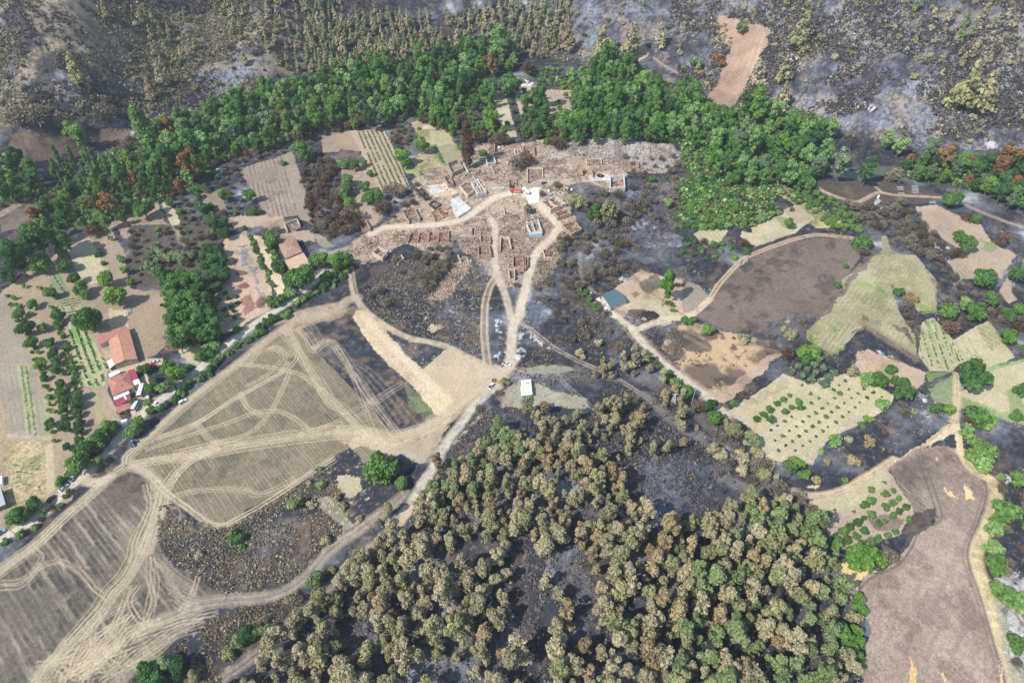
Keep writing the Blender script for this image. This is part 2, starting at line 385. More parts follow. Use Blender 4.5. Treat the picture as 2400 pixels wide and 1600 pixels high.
for q in [[(1250, 660), (1600, 890)]]:
    stroke(T('F', q), 7, (.24, .19, .13), .8)
paint(T('F', [(1640, 650), (1730, 620), (1860, 770), (1905, 930), (1850, 985), (1700, 985), (1620, 860)]), k_haylight, .3)
rowcol(T('F', [(1640, 650), (1730, 620), (1860, 770), (1905, 930), (1850, 985), (1700, 985), (1620, 860)]), T('F', [(1700, 660), (1800, 960)]), 4.0, (.10, .25, .06), .45, .8, .6, 2)
paint(T('F', [(1860, 770), (2100, 632), (2285, 890), (2100, 965), (1905, 930)]), k_haylight, .3)
rowcol(T('F', [(2020, 690), (2130, 650), (2220, 780), (2120, 850)]), T('F', [(2050, 700), (2180, 760)]), 4.2, (.15, .19, .07), .4, .85)
rowcol(T('F', [(1870, 780), (1960, 730), (2050, 900), (1905, 930)]), T('F', [(1900, 770), (1990, 930)]), 4.5, (.2, .27, .1), .35, .6, .6, 2)
paint(T('F', [(1690, 1110), (1870, 1010), (1885, 1230), (1720, 1200)]), k_greenfield, .8, .7)
paint(T('F', [(1680, 1000), (1860, 980), (1700, 1060)]), k_grass, 1, .8)
paint(T('F', [(1895, 1120), (2000, 980), (2120, 960), (2349, 895), (2560, 880), (2560, 1340), (2350, 1340), (2250, 1340), (2130, 1260), (1900, 1150)]), k_haylight, .8)
paint(T('F', [(1900, 1150), (2140, 1240), (2260, 1300), (2240, 1080), (2349, 1080), (2349, 1360), (2200, 1330), (1910, 1230)]), k_greenfield, 1.5, .85)
stroke(T('F', [(2090, 980), (2200, 945), (2349, 910)]), 2.5, (.14, .26, .07), .7)
paint(T('F', [(1210, 855), (1290, 840), (1500, 920), (1680, 1010), (1620, 1115), (1450, 1090), (1200, 1000)]), k_claytan, .8)
paint(T('F', [(1280, 740), (1480, 850), (1580, 900), (1560, 940), (1300, 840)]), k_burn, 1)
for q in [[(1320, 830), (1410, 850), (1450, 890), (1380, 880)], [(1610, 1130), (1690, 1170), (1660, 1200), (1610, 1170)], [(450, 860), (530, 870), (520, 910), (450, 910)], [(1720, 90), (1830, 130), (1820, 150), (1730, 130)], [(1760, 200), (1850, 215), (1780, 250)]]:
    paint(T('F', q), k_white, 1.2, .8)
OF = T('F', [(300, 1270), (700, 1000), (870, 1072), (1010, 1010), (1120, 1000), (1290, 1040), (1450, 1150), (1440, 1220), (1330, 1290), (1170, 1380), (1000, 1455), (920, 1568), (900, 1640), (640, 1600), (560, 1568), (480, 1500), (470, 1380)])
paint(OF, k_haylight, .5)
rowcol(OF, T('F', [(520, 1480), (1100, 1060)]), 5, (.42, .375, .24), .4, .5, .5, 1)
paint(T('F', [(420, 1190), (700, 1030), (760, 1060), (480, 1230)]), k_hay, 2, .5)
twin(T('F', [(800, 1050), (1000, 1170), (1260, 1300)]), (.56, .49, .38), .5)
# burnt straw corner
paint(T('F', [(-60, 680), (80, 640), (330, 720), (650, 800), (700, 860), (560, 990), (240, 1230), (110, 1100), (0, 1000), (-160, 820)]), k_burnstraw, 1)
paint(T('F', [(600, 880), (690, 860), (560, 1000), (450, 1080), (240, 1240), (150, 1120), (330, 1080), (470, 980)]), k_claytan, 1, .9)
paint(T('F', [(170, 1100), (300, 1050), (330, 1130), (220, 1190)]), k_drygrass, 1.5, .7)
for q in [[(0, 690), (180, 780), (360, 880), (520, 960)], [(0, 730), (160, 820), (330, 900), (480, 990)], [(240, 770), (450, 800), (660, 860)], [(500, 950), (620, 880)]]:
    twin(T('F', q), (.48, .37, .25), .5)
paint(T('F', [(420, 1130), (560, 1020), (640, 980), (620, 1010), (470, 1160)]), k_burn, .8)
# tracks round the brown field
twin(T('F', [(-60, 630), (70, 590), (180, 495), (230, 415), (300, 330), (420, 215), (560, 150), (700, 100), (840, 60), (960, 48), (1180, 70)]), (.58, .44, .28), .95, 2.2, .9)
stroke(T('F', [(180, 495), (230, 415), (300, 330), (420, 215), (560, 150), (700, 100), (840, 60), (960, 48), (1180, 70)]), 3.4, (.38, .29, .2), .6)
stroke(T('F', [(-130, 660), (-60, 630), (70, 590), (190, 490)]), 4.0, (.52, .43, .29), .9)
RS = T('F', [(1885, 1010), (1888, 1150), (1880, 1260), (1840, 1370), (1720, 1450), (1600, 1510)]) + T('I', [(1500, 0), (1300, 130), (1120, 235), (980, 275), (870, 280), (770, 250)])
stroke(RS, 4.2, (.52, .41, .26), .95); twin(RS, (.6, .5, .34), .6)
paint(T('F', [(1850, 1370), (1900, 1340), (1930, 1400), (1940, 1600), (1890, 1600), (1880, 1420), (1700, 1500), (1640, 1540)]), k_straw, .6)
paint(T('F', [(1200, 1380), (1420, 1290), (1700, 1300), (1850, 1340), (1700, 1450), (1500, 1568), (1000, 1568), (1010, 1470)]), k_burn, .8)
twin(T('F', [(1290, 1300), (1400, 1380), (1560, 1480)]), (.33, .25, .18), .7)
twin(T('F', [(1500, 1440), (1620, 1420), (1700, 1330), (1760, 1320)]), (.16, .13, .11), .6)
# bottom-right fields
PB = T('I', [(1380, 90), (1640, -60), (1880, -50), (2000, 120), (2115, 210), (2120, 290), (2060, 500), (1990, 700), (2080, 1000), (2180, 1340), (2260, 1640), (1240, 1640), (1230, 1480), (1290, 1200), (1250, 1000), (1195, 900), (1200, 850), (1290, 830), (1480, 720), (1600, 570), (1740, 450), (1590, 400), (1540, 320), (1430, 100)])
paint(PB, k_purple, .5)
paint(T('I', [(1400, 90), (1640, -60), (1880, -50), (2000, 130), (2110, 230), (2050, 480), (1990, 600), (1850, 420), (1740, 460), (1580, 400)]), k_brownfield, 1, .55)
rowcol(PB, T('I', [(1300, 900), (1900, 1500)]), 1.9, (.40, .32, .26), .4, .5, .8, 3)
rowcol(PB, T('I', [(1300, 1300), (1900, 300)]), 7, (.22, .175, .15), .3, .35, 1, 5)
paint(T('I', [(1580, 380), (1740, 370), (1760, 440), (1600, 500), (1500, 510), (1580, 430)]), k_burn, 1)
for q in [[(1180, 940), (1230, 870), (1330, 800), (1480, 730), (1560, 620), (1620, 500), (1740, 450), (1760, 380), (1700, 200), (1630, 0)]]:
    twin(T('I', q), (.11, .095, .085), .75, 2.6, .8)
twin(T('I', [(1900, 0), (1960, 80), (2080, 170), (2110, 280), (2050, 480), (1980, 690), (2060, 950), (2150, 1250), (2240, 1568)]), (.10, .09, .08), .8, 2.4, .8)
twin(T('I', [(1870, 20), (1930, 100), (2060, 200), (2080, 290), (2020, 490), (1950, 690), (2030, 960), (2120, 1260), (2200, 1568)]), (.14, .12, .10), .5, 2.4, .8)
stroke(T('I', [(1925, -20), (1990, 90), (2130, 180), (2160, 300), (2095, 500), (2020, 700), (2110, 1000), (2190, 1260), (2270, 1500), (2300, 1640)]), 5.5, (.60, .50, .29), .9)
for q in [[(1060, 735), (1150, 750), (1330, 790), (1270, 835), (1200, 860), (1190, 915), (1130, 915)], [(1515, 1600), (1575, 1390), (1605, 1450), (1580, 1600)], [(1925, 190), (2030, 320), (1960, 320)], [(1790, 210), (1910, 300), (1850, 290)], [(1740, 0), (1780, 50), (1760, 50)], [(1790, 1470), (1810, 1550), (1780, 1560)], [(2180, 1400), (2200, 1560), (2180, 1560)]]:
    paint(T('I', q), plain((.62, .46, .22), .2), .8, .95)
PO = T('I', [(860, 340), (960, 290), (1180, 230), (1400, 80), (1470, 200), (1560, 330), (1590, 400), (1490, 540), (1330, 610), (1130, 645), (1010, 560), (950, 450)])
paint(PO, k_soilpink, .5); paint(T('I', [(900, 330), (1180, 230), (1400, 80), (1420, 160), (1200, 330), (980, 400)]), k_haylight, 1)
stroke(T('I', [(1010, 370), (1200, 300), (1380, 180)]), 7, (.38, .38, .2), .4)
paint(T('I', [(1310, 400), (1440, 430), (1520, 470), (1480, 530), (1340, 500), (1280, 450)]), k_burn, 1.5, .6)
paint(T('I', [(1400, 620), (1520, 590), (1500, 660), (1440, 640)]), k_burn, 1.5, .8)
paint(T('I', [(860, 210), (950, 212), (930, 232), (870, 230)]), k_straw, .5)
paint(T('I', [(2170, 880), (2400, 1000), (2560, 1640), (2280, 1640), (2190, 1250), (2130, 950)]), k_olive, 1, .9)
paint(T('I', [(2160, 860), (2300, 840), (2400, 600), (2400, 1500), (2300, 1540), (2260, 1300), (2150, 1000)]), k_white, 3, .5)
paint(T('I', [(2230, 130), (2290, 170), (2250, 200)]), k_white, 2, .8)
# --- left gardens
paint([(-300, 700)] + T('D', [(0, 450), (60, 400), (200, 300), (460, 140), (600, 60), (740, 5), (800, 60), (870, 190), (870, 330), (900, 420), (960, 430), (1110, 440), (1190, 560), (1140, 820), (1000, 900), (960, 960), (740, 970), (740, 1100), (820, 1330), (640, 1450), (500, 1568)]) + [(170, 1170), (60, 1240), (-300, 1400)], k_soil, .8)
paint(T('D', [(-60, 480), (60, 480), (150, 700), (240, 920), (240, 940), (-60, 930)]), k_soilgrey, .3)
rowcol(T('D', [(-60, 480), (60, 480), (150, 700), (240, 920), (240, 940), (-60, 930)]), T('D', [(0, 560), (120, 590)]), 1.9, (.25, .22, .17), .4, .6)
paint(T('D', [(-60, 945), (240, 945), (345, 1450), (60, 1425), (30, 1200), (-60, 1150)]), k_soilgrey, .3)
rowcol(T('D', [(-60, 945), (240, 945), (345, 1450), (60, 1425), (-60, 1150)]), T('D', [(120, 950), (190, 1420)]), 2.5, (.24, .215, .165), .35, .7)
for q in [[(120, 945), (150, 945), (215, 1420), (175, 1420)], [(165, 945), (195, 945), (250, 1420), (222, 1420)]]: paint(T('D', q), plain((.32, .35, .17), .3), .5, .8)
stroke(T('D', [(290, 1180), (320, 1420)]), 2, (.25, .33, .12), .6)
stroke(T('D', [(60, 1425), (345, 1450)]), 2.4, (.42, .36, .28), .7)
paint(T('D', [(390, 500), (540, 478), (562, 560), (500, 605), (450, 600)]), k_soilpink, .3)
rowcol(T('D', [(390, 500), (540, 478), (562, 560), (500, 605), (450, 600)]), T('D', [(400, 530), (550, 500)]), 2.6, (.10, .26, .06), .45, .85)
paint(T('D', [(330, 350), (410, 300), (490, 460), (390, 500)]), k_soilgrey, .3)
rowcol(T('D', [(330, 350), (410, 300), (490, 460), (390, 500)]), T('D', [(380, 330), (470, 470)]), 4.5, (.10, .26, .06), .35, .85)
paint(T('D', [(470, 650), (520, 620), (640, 760), (740, 970), (720, 1085), (540, 1090), (490, 800)]), k_haylight, .3)
rowcol(T('D', [(470, 650), (520, 620), (640, 760), (740, 970), (720, 1085), (540, 1090), (490, 800)]), T('D', [(520, 700), (660, 1080)]), 3.6, (.12, .32, .07), .6, .9, .5, 1)
paint(T('D', [(570, 1100), (735, 1095), (822, 1330), (640, 1450), (585, 1400)]), k_soil, .3)
rowcol(T('D', [(570, 1100), (735, 1095), (822, 1330), (640, 1450), (585, 1400)]), T('D', [(620, 1110), (700, 1400)]), 2.4, (.33, .27, .2), .35, .6)
stroke(T('D', [(650, 1110), (680, 1310)]), 2.6, (.28, .34, .14), .55)
stroke(T('D', [(640, 1420), (720, 1310)]), .9, (.13, .1, .08), .8)
rowcol(T('D', [(280, 440), (390, 500), (470, 900), (560, 1400), (400, 1500), (200, 700)]), T('D', [(330, 560), (480, 1500)]), 2.6, (.34, .28, .21), .35, .6)
rowcol(T('D', [(620, 60), (740, 10), (850, 180), (870, 310), (780, 330), (700, 230)]), T('D', [(640, 100), (740, 60)]), 2.0, (.26, .23, .16), .45, .85)
paint(T('D', [(460, 140), (620, 60), (700, 230), (780, 330), (620, 390), (530, 330)]), k_haylight, .5)
paint(T('D', [(770, 20), (800, 0), (880, 120), (860, 190), (830, 130)]), k_burn, .8)
stroke(T('D', [(850, 0), (910, 90), (880, 190)]), 3.5, (.26, .22, .18), .7)
paint(T('D', [(870, -20), (1560, -20), (1500, 200), (1400, 300), (1050, 420), (960, 420), (880, 330), (880, 190), (920, 90)]), k_burnbrown, 1)
stroke(T('D', [(1210, 0), (1270, 160)]), 3.5, (.38, .33, .22), .7)
paint(T('D', [(880, 560), (960, 430), (1110, 440), (1190, 560), (1140, 820), (1000, 900), (950, 740), (880, 660)]), k_soil, .4)
rowcol(T('D', [(950, 690), (1150, 650), (1140, 820), (1000, 900)]), T('D', [(1080, 660), (1030, 890)]), 1.8, (.30, .25, .185), .4, .6)
paint(T('D', [(740, 560), (870, 560), (880, 680), (760, 690)]), k_straw, .8, .7)
for q in [[(1150, 450), (1190, 560), (1150, 700), (1140, 820), (1230, 860), (1230, 830), (1170, 800)]]: paint(T('D', q), plain((.19, .105, .075), .3), 1.5, .9)
paint(T('D', [(1225, 850), (1280, 770), (1400, 770), (1330, 880), (1380, 950), (1250, 900)]), k_straw, .8)
paint(T('D', [(1460, 470), (1560, 350), (1540, 80), (1690, 20), (1790, 200), (1870, 430), (1860, 560), (1640, 690), (1530, 730), (1480, 650)]), k_claytan, .6)
paint(T('D', [(1460, 480), (1600, 450), (1660, 600), (1600, 680), (1490, 640)]), k_drygrass, 1.2, .7)
for q in [[(1650, 150), (1690, 140), (1700, 260), (1660, 275)], [(1705, 260), (1770, 260), (1765, 300), (1710, 300)], [(1740, 308), (1770, 308), (1770, 335), (1740, 335)], [(1752, 350), (1785, 350), (1780, 395), (1757, 395)], [(1785, 440), (1830, 440), (1825, 485), (1790, 480)], [(1750, 410), (1790, 420), (1800, 450), (1770, 440)], [(1800, 525), (1830, 525), (1825, 555), (1805, 550)]]:
    paint(T('D', q), plain((.20, .20, .215), .5, (.1, .1, .11), 0, .7), .8, .9)
for q in [[(1630, 120), (1700, 120), (1660, 140)], [(1620, 300), (1700, 300), (1690, 330), (1620, 325)], [(1625, 390), (1700, 375), (1700, 410), (1635, 430)], [(1660, 490), (1740, 455), (1745, 560), (1700, 600), (1660, 540)], [(1590, 230), (1620, 225), (1620, 260), (1590, 260)]]:
    paint(T('D', q), plain((.22, .125, .095), .4, (.12, .075, .06), 0, .6), 1.2, .9)
paint(T('D', [(1740, 50), (1800, 60), (1930, 330), (1975, 450), (1900, 475), (1860, 330)]), k_straw, .7)
paint(T('D', [(1900, 60), (2000, 20), (2160, 20), (2170, 100), (2070, 90)]), k_claytan, 1, .8)
paint(T('D', [(2140, 30), (2230, 60), (2300, 130), (2230, 140), (2190, 110)]), k_soilgrey, .5)
stroke(T('D', [(2220, 190), (2300, 165), (2420, 130)]), 4, (.40, .33, .25), .85)
paint([(10, 1030), (95, 1032), (115, 1090), (115, 1175), (95, 1180), (60, 1215), (10, 1240)], k_drygrass, .5)
paint(T('G', [(320, -40), (390, -40), (480, 60), (450, 180), (340, 280), (320, 100)]), k_soil, .5, .6)
stroke(T('G', [(335, -60), (345, 60), (350, 240)]), 3.4, (.48, .43, .27), .8)
# yards and the lane
paint(T('D', [(740, 970), (900, 935), (1000, 895), (1120, 895), (1120, 940), (1010, 965), (900, 985), (760, 1000)]), k_dirt, .4)
paint(T('D', [(940, 1040), (1010, 1000), (1040, 1100), (1000, 1180), (960, 1290), (900, 1330), (900, 1270), (930, 1150)]), k_dirt, .4)
paint(T('D', [(690, 800), (750, 790), (780, 900), (720, 900)]), k_claytan, .3)
paint(T('D', [(960, 1250), (1050, 1160), (1120, 1150), (1080, 1200), (990, 1300)]), k_straw, .8, .8)
LANE = T('G', [(-160, 690), (0, 590), (110, 520), (200, 470), (330, 370), (440, 260), (540, 165), (640, 80)]) + T('D', [(860, 1400), (960, 1300), (1060, 1215), (1150, 1150), (1250, 1070), (1350, 985), (1460, 890), (1550, 810), (1650, 740), (1750, 665), (1850, 595), (1960, 530), (2030, 480), (2110, 410), (2190, 345), (2250, 290)])
stroke(LANE, 7.5, (.30, .26, .2), .75); stroke(LANE, 4.6, (.56, .52, .44), .95, .25); stroke(LANE, .9, (.44, .4, .33), .5)
stroke(T('G', [(550, 150), (600, 185), (680, 185), (760, 150)]), 5, (.50, .43, .31), .9)
# --- the great stubble field
SF = T('D', [(760, 1700), (1040, 1400), (1240, 1230), (1500, 1030), (1800, 790), (2040, 650), (2100, 620), (2349, 560)]) + T('E', [(60, 540), (110, 540), (330, 930), (640, 1310), (500, 1440), (0, 1700)]) + T('G', [(2349, -10), (2200, 90), (2000, 220), (1700, 370), (1560, 490), (1470, 490), (1350, 420), (1150, 260), (1050, 170), (900, 70), (700, 80)])
paint(SF, k_stub, .4)
DL = T('D', [(1500, 1100), (1800, 1480)])
k_belt = wild(plain((.06, .11, .035), .5, (.08, .07, .045), .06, .5))
rowcol(SF, DL, 1.7, (.30, .255, .18), .4, .65, .5, .6); rowcol(SF, DL, 5.3, (.15, .13, .10), .3, .35, .5, 2)
GF = T('G', [(-300, 1000), (0, 760), (250, 600), (640, 260), (900, 75), (1060, 190), (1150, 270), (1470, 490), (1560, 500), (1480, 700), (1560, 960), (1400, 1030), (1130, 1150), (960, 1230), (1230, 1230), (1080, 1400), (850, 1568), (750, 1700), (-300, 1700)])
paint(GF, k_stubdark, .5)
rowcol(GF, T('G', [(500, 500), (800, 900)]), 2.3, (.29, .25, .19), .35, .5, .8, .8); rowcol(GF, T('G', [(500, 500), (800, 900)]), 7, (.38, .33, .25), .2, .5, .8, 3)
for q in [[(650, 800), (1000, 560), (960, 900), (1060, 1100), (700, 1060)], [(240, 1400), (500, 1150), (700, 1050), (480, 1300)], [(480, 950), (650, 900), (600, 1060), (470, 1080)], [(700, 1150), (1300, 1050), (1060, 1250), (900, 1500), (300, 1568), (240, 1500)]]:
    paint(T('G', q), k_stub, 3, .5)
paint(T('G', [(620, 260), (900, 75), (1050, 190), (1030, 260), (860, 380), (660, 270)]), k_bfdark, 1, .7)
paint(T('G', [(1050, 560), (1090, 300), (1150, 270), (1470, 490), (1600, 480), (1850, 350), (2000, 230), (2250, 60), (2400, -60), (2600, 150), (2349, 590), (2230, 690), (2100, 820), (1930, 930), (1560, 970), (1130, 700)]), k_stony, .8)
paint(T('G', [(1850, 520), (2200, 400), (2230, 640), (2080, 800), (1880, 880), (1780, 760)]), k_burnbrown, 3, .5)
paint(T('G', [(1080, 1420), (1230, 1250), (1560, 1070), (1900, 1010), (2080, 900), (2200, 960), (1900, 1150), (1700, 1330), (1480, 1568), (1000, 1568)]), k_stony, .7)
# black and straw strips, pale triangle
paint(T('D', [(2060, 680), (2349, 590)]) + T('E', [(80, 600), (300, 900), (640, 1300), (500, 1380), (360, 1430), (190, 1230), (0, 1030)]) + T('D', [(2240, 920), (2100, 760)]), lambda i: k_burn(i, .1, 1.6), .5)
paint(T('E', [(430, 1060), (540, 1120), (660, 1300), (600, 1340), (480, 1200)]), plain((.17, .20, .09), .4, (.10, .095, .075), .1, .4), 2, .8)
for o in (0, .25, .5, .75, 1):
    stroke(T('D', [(2030 + 120 * o, 690 - 30 * o), (2200 + 100 * o, 860 - 20 * o)]) + T('E', [(60 + 180 * o, 1010 - 10 * o), (280 + 240 * o, 1350 - 10 * o)]), 1.3, (.29, .245, .18), .35)
paint(T('E', [(80, 610), (100, 560), (190, 580), (330, 740), (440, 860), (570, 980), (780, 1180), (710, 1290), (650, 1290), (500, 1090), (300, 920), (170, 760)]), k_straw, .5)
stroke(T('E', [(150, 600), (330, 800), (740, 1200)]), 4, (.62, .52, .36), .6)
paint(T('E', [(560, 975), (715, 835), (800, 850), (990, 940), (1090, 970), (1180, 970), (1150, 1010), (980, 1120), (740, 1290), (690, 1300), (780, 1180)]), k_dirt, .4)
stroke(T('E', [(600, 980), (1000, 1010)]), 8, (.50, .42, .29), .4)
paint(T('E', [(350, 730), (720, 830), (570, 975), (470, 880)]), k_stony, .6)
paint(T('E', [(130, 420), (380, 230), (700, 200), (1040, 340), (980, 560), (960, 930), (720, 800), (350, 690), (190, 540)]), k_stony, 1, .85)
for q in [[(560, 700), (640, 660), (700, 690), (620, 720)], [(560, 590), (600, 595), (580, 610)], [(540, 620), (560, 630), (545, 640)], [(660, 660), (690, 665), (680, 680)]]:
    paint(T('E', q), k_straw, 2, .8)
paint(T('E', [(600, 490), (660, 390), (740, 360), (800, 390), (740, 480), (680, 505)]), k_rubble, 1)
paint(T('E', [(700, 350), (760, 220), (850, 200), (900, 260), (840, 350), (760, 370)]), k_rubble, 1)
# --- village
VG = T('B', [(480, 1240), (700, 1130), (830, 1090), (960, 980), (1100, 1000), (1330, 970), (1500, 1020), (1640, 960), (1850, 950), (1990, 990), (2250, 990), (2349, 1080), (2220, 1200), (1960, 1180), (1960, 1300), (1800, 1330), (1560, 1300), (1560, 1400), (1660, 1568)]) + T('E', [(860, 0), (800, 60), (700, 230), (640, 200), (440, 100), (200, 240), (60, 240), (60, 100)]) + T('B', [(250, 1568), (420, 1440), (520, 1300)])
paint(VG, k_rubble, 1.2)
paint(T('E', [(880, 0), (1640, 0), (1560, 120), (1500, 260), (1300, 420), (1100, 400), (1000, 300), (860, 180), (760, 60)]), k_rubble, 1.2, .8)
paint(T('B', [(1500, 1010), (1600, 965), (1700, 960), (1850, 945), (1900, 990), (2250, 985), (2349, 1060), (2200, 1180), (1900, 1120), (1660, 1060), (1400, 1100), (1330, 1110)]), k_rock, 1)
paint(T('B', [(1560, 1270), (1700, 1250), (1830, 1310), (1850, 1400), (1750, 1420), (1600, 1380)]), k_burn, 1, .85)
paint(T('E', [(220, 260), (640, 220), (1000, 300), (880, 380), (560, 440), (160, 400)]), k_burnbrown, 1, .8)
for q in [[(600, 1290), (720, 1255), (800, 1330), (640, 1360)], [(1700, 1200), (1860, 1190), (1850, 1240), (1710, 1250)]]:
    paint(T('B', q), k_road, 1)
paint(T('B', [(640, 1340), (720, 1300), (760, 1340), (700, 1360)]), plain((.46, .28, .2), .2), 2, .5)
VR = T('B', [(200, 1610), (300, 1568), (500, 1555), (700, 1540), (830, 1510), (930, 1450), (1010, 1390), (1080, 1350), (1180, 1330), (1290, 1350), (1340, 1390), (1400, 1450), (1470, 1520), (1500, 1568)]) + T('E', [(1470, 30), (1440, 80), (1360, 150), (1310, 240), (1270, 400), (1240, 520), (1220, 600), (1180, 680), (1170, 800), (1160, 960)])
stroke(VR, 8, (.38, .32, .25), .6); stroke(VR, 5.2, (.55, .475, .36), .95, .25)
paint(T('B', [(1250, 1300), (1370, 1290), (1350, 1390), (1300, 1400), (1270, 1350)]), plain((.70, .66, .56), .1), .6)
stroke(T('B', [(1280, 1300), (1370, 1260), (1560, 1250)]), 5, (.40, .345, .28), .7)
paint(T('B', [(1150, 1230), (1360, 1260), (1400, 1290), (1250, 1300), (1040, 1300)]), k_soilgrey, .8, .7)
stroke(T('B', [(830, 1140), (960, 1110), (1120, 1110), (1160, 1120)]), 5, (.52, .45, .34), .7)
VL = T('E', [(1030, -60), (1060, 0), (1052, 100), (1055, 220), (1070, 320), (1110, 420), (1145, 520), (1165, 600), (1185, 660)])
stroke(VL, 4.6, (.50, .43, .33), .9); twin(VL, (.58, .5, .38), .5)
twin(T('E', [(1070, 330), (1020, 410), (990, 520), (982, 700), (990, 820), (1010, 950)]), (.52, .43, .30), .85, 3.4, 1.3)
stroke(T('E', [(1070, 330), (1020, 410), (990, 520), (982, 700), (990, 820), (1010, 950)]), 4.4, (.36, .29, .21), .5)
stroke(T('E', [(1180, 900), (1100, 960), (980, 1000)]), 9, (.52, .455, .34), .8)
TR = T('E', [(60, 270), (80, 400), (110, 500), (190, 590), (330, 690), (480, 760), (640, 790), (760, 830), (900, 900), (1000, 945)])
stroke(TR, 4, (.47, .39, .27), .9); stroke(T('E', [(68, 280), (95, 430), (130, 490)]), 1.0, (.07, .06, .05), .8)
stroke(T('D', [(1900, 640), (2050, 600), (2200, 560), (2349, 530)]) + T('E', [(40, 500), (110, 480)]), 7, (.42, .35, .25), .85)
for q in [[(1040, 630), (1090, 640), (1095, 720), (1060, 720)], [(1060, 740), (1095, 740), (1095, 780), (1065, 780)], [(1060, 860), (1120, 850), (1130, 920), (1060, 900)], [(1200, 720), (1240, 730), (1250, 800), (1245, 920), (1190, 930), (1190, 860), (1220, 800)], [(1265, 720), (1310, 730), (1380, 790), (1360, 810), (1300, 770)], [(1300, 490), (1340, 480), (1385, 500), (1350, 515)], [(1910, 350), (1950, 355), (1940, 385), (1900, 375)], [(1400, 820), (1450, 820), (1440, 850)], [(1020, 550), (1050, 540), (1060, 570)]]:
    paint(T('E', q), k_white, 1.6, .85)
a = np.linspace(0, 6.28, 24, endpoint=False)
paint([(1263 + 30 * math.cos(t), 733 + 22 * math.sin(t)) for t in a], plain((.105, .125, .14), .2, (.3, .33, .35), -.08, .9), .8)
paint(T('E', [(1110, 1120), (1190, 1070), (1240, 1030), (1340, 1020), (1420, 1090), (1540, 1110), (1680, 1190), (1700, 1240), (1480, 1210), (1300, 1240), (1100, 1220)]), k_olive, 2)
paint(T('E', [(1280, 990), (1480, 1000), (1560, 1100), (1600, 1160), (1440, 1110), (1330, 1060), (1260, 1030)]), k_burn, .8)
paint(T('E', [(1180, 970), (1400, 940), (1560, 960), (1620, 980), (1500, 1000), (1250, 1000)]), k_olive, 1, .8)
paint(T('E', [(1060, 1170), (1160, 1130), (1190, 1220), (1080, 1240)]), k_rubble, 1.5, .8)
twin(T('E', [(1240, 660), (1330, 720), (1460, 820), (1620, 910), (1800, 990), (2000, 1100), (2200, 1240)]), (.44, .36, .27), .8, 2.0, .8)
twin(T('E', [(1480, 1010), (1560, 1090), (1700, 1210), (1760, 1280)]), (.44, .38, .3), .6)
stroke(T('E', [(1640, 180), (1660, 340), (1760, 470), (1860, 580), (1960, 690)]), 2.5, (.40, .35, .29), .5)
twin(T('E', [(1400, 940), (1600, 1010), (1900, 1050), (2100, 1180), (2349, 1380)]), (.3, .27, .25), .6)
paint(T('E', [(1730, 520), (1800, 480), (1900, 400), (2060, 290), (2200, 330), (2349, 350), (2349, 620), (2200, 620), (2000, 690), (1900, 620), (1800, 560)]), k_claytan, .6)
paint(T('E', [(1860, 470), (1960, 480), (2200, 520), (2300, 600), (2180, 650), (2140, 600), (1960, 550)]), k_haylight, .8)
paint(T('E', [(1740, 440), (1800, 520), (1860, 570), (1900, 620), (1850, 620), (1780, 520), (1700, 440)]), plain((.60, .58, .52), .1), .5)
paint(T('E', [(2050, 380), (2180, 310), (2210, 400), (2120, 460), (2060, 420)]), k_stub, .5)
paint(T('E', [(1940, 620), (1990, 560), (2080, 560), (2150, 620), (2100, 670), (2000, 680)]), k_burn, .6)
stroke(T('E', [(1870, 590), (1960, 660), (2010, 700), (2110, 670), (2230, 630), (2349, 612)]) + T('F', [(70, 590)]), 4.5, (.55, .47, .33), .9)
RR = T('E', [(1990, 690), (2060, 770), (2150, 870), (2240, 950)]) + T('F', [(-30, 1010), (90, 1100), (200, 1190), (300, 1290)])
stroke(RR, 9, (.42, .34, .24), .7); stroke(RR, 4.6, (.55, .49, .38), .95)
stroke(T('E', [(1960, 260), (2050, 370), (2180, 480), (2349, 600)]), 1.0, (.14, .11, .09), .8)
for q in [[(1840, 560), (1960, 540), (1960, 620), (1850, 640)]]: pass
paint(T('B', [(1990, 1230), (2349, 1200), (2349, 1568), (2000, 1568), (1950, 1400)]), k_slopeblue, 1.5, .8)
paint(T('B', [(1980, 1480), (2100, 1500), (2200, 1568), (2000, 1640), (1950, 1568)]), k_white, 3, .45)
paint(T('E', [(1920, 10), (2200, 0), (2349, 60), (2349, 130), (2100, 140), (1930, 90)]), k_slopeblue, 1, .9)
# --- hillside under the pines, bottom
HB = T('G', [(1480, 1640), (1700, 1350), (1950, 1130), (2349, 760)]) + T('H', [(380, 480), (560, 250), (680, 60)]) + T('E', [(800, 1400), (1000, 1250), (1250, 1250), (1700, 1260), (1900, 1050), (2349, 1400)]) + T('F', [(300, 1350), (500, 1640)]) + T('I', [(760, 260), (960, 500), (1080, 900), (1230, 1480), (1240, 1640)])
paint(HB, lambda i: k_burn(i, 1.1, .6) * 1.15, 1)
for q in [[(2000, 20), (2349, 0), (2349, 480), (2150, 500), (2050, 300)], [(1450, 680), (1650, 600), (1700, 780), (1750, 950), (1600, 980), (1420, 900)], [(1100, 1150), (1260, 1130), (1280, 1300), (1120, 1340)], [(350, 1420), (900, 1400), (1000, 1568), (420, 1568)], [(650, 820), (780, 780), (740, 960), (640, 900)], [(1850, 620), (2100, 560), (2250, 700), (2000, 800)], [(1950, 1420), (2100, 1400), (2000, 1568), (1850, 1540)]]:
    paint(T('H', q), wild(plain((.17, .18, .205), .4, (.07, .07, .085), .1, .5)), 3, .8)
paint(T('I', [(-60, 0), (160, 20), (300, 160), (420, 240), (380, 380), (250, 500), (-60, 520)]), wild(plain((.105, .115, .14), .4, (.05, .05, .06), .08, .6)), 3, .85)
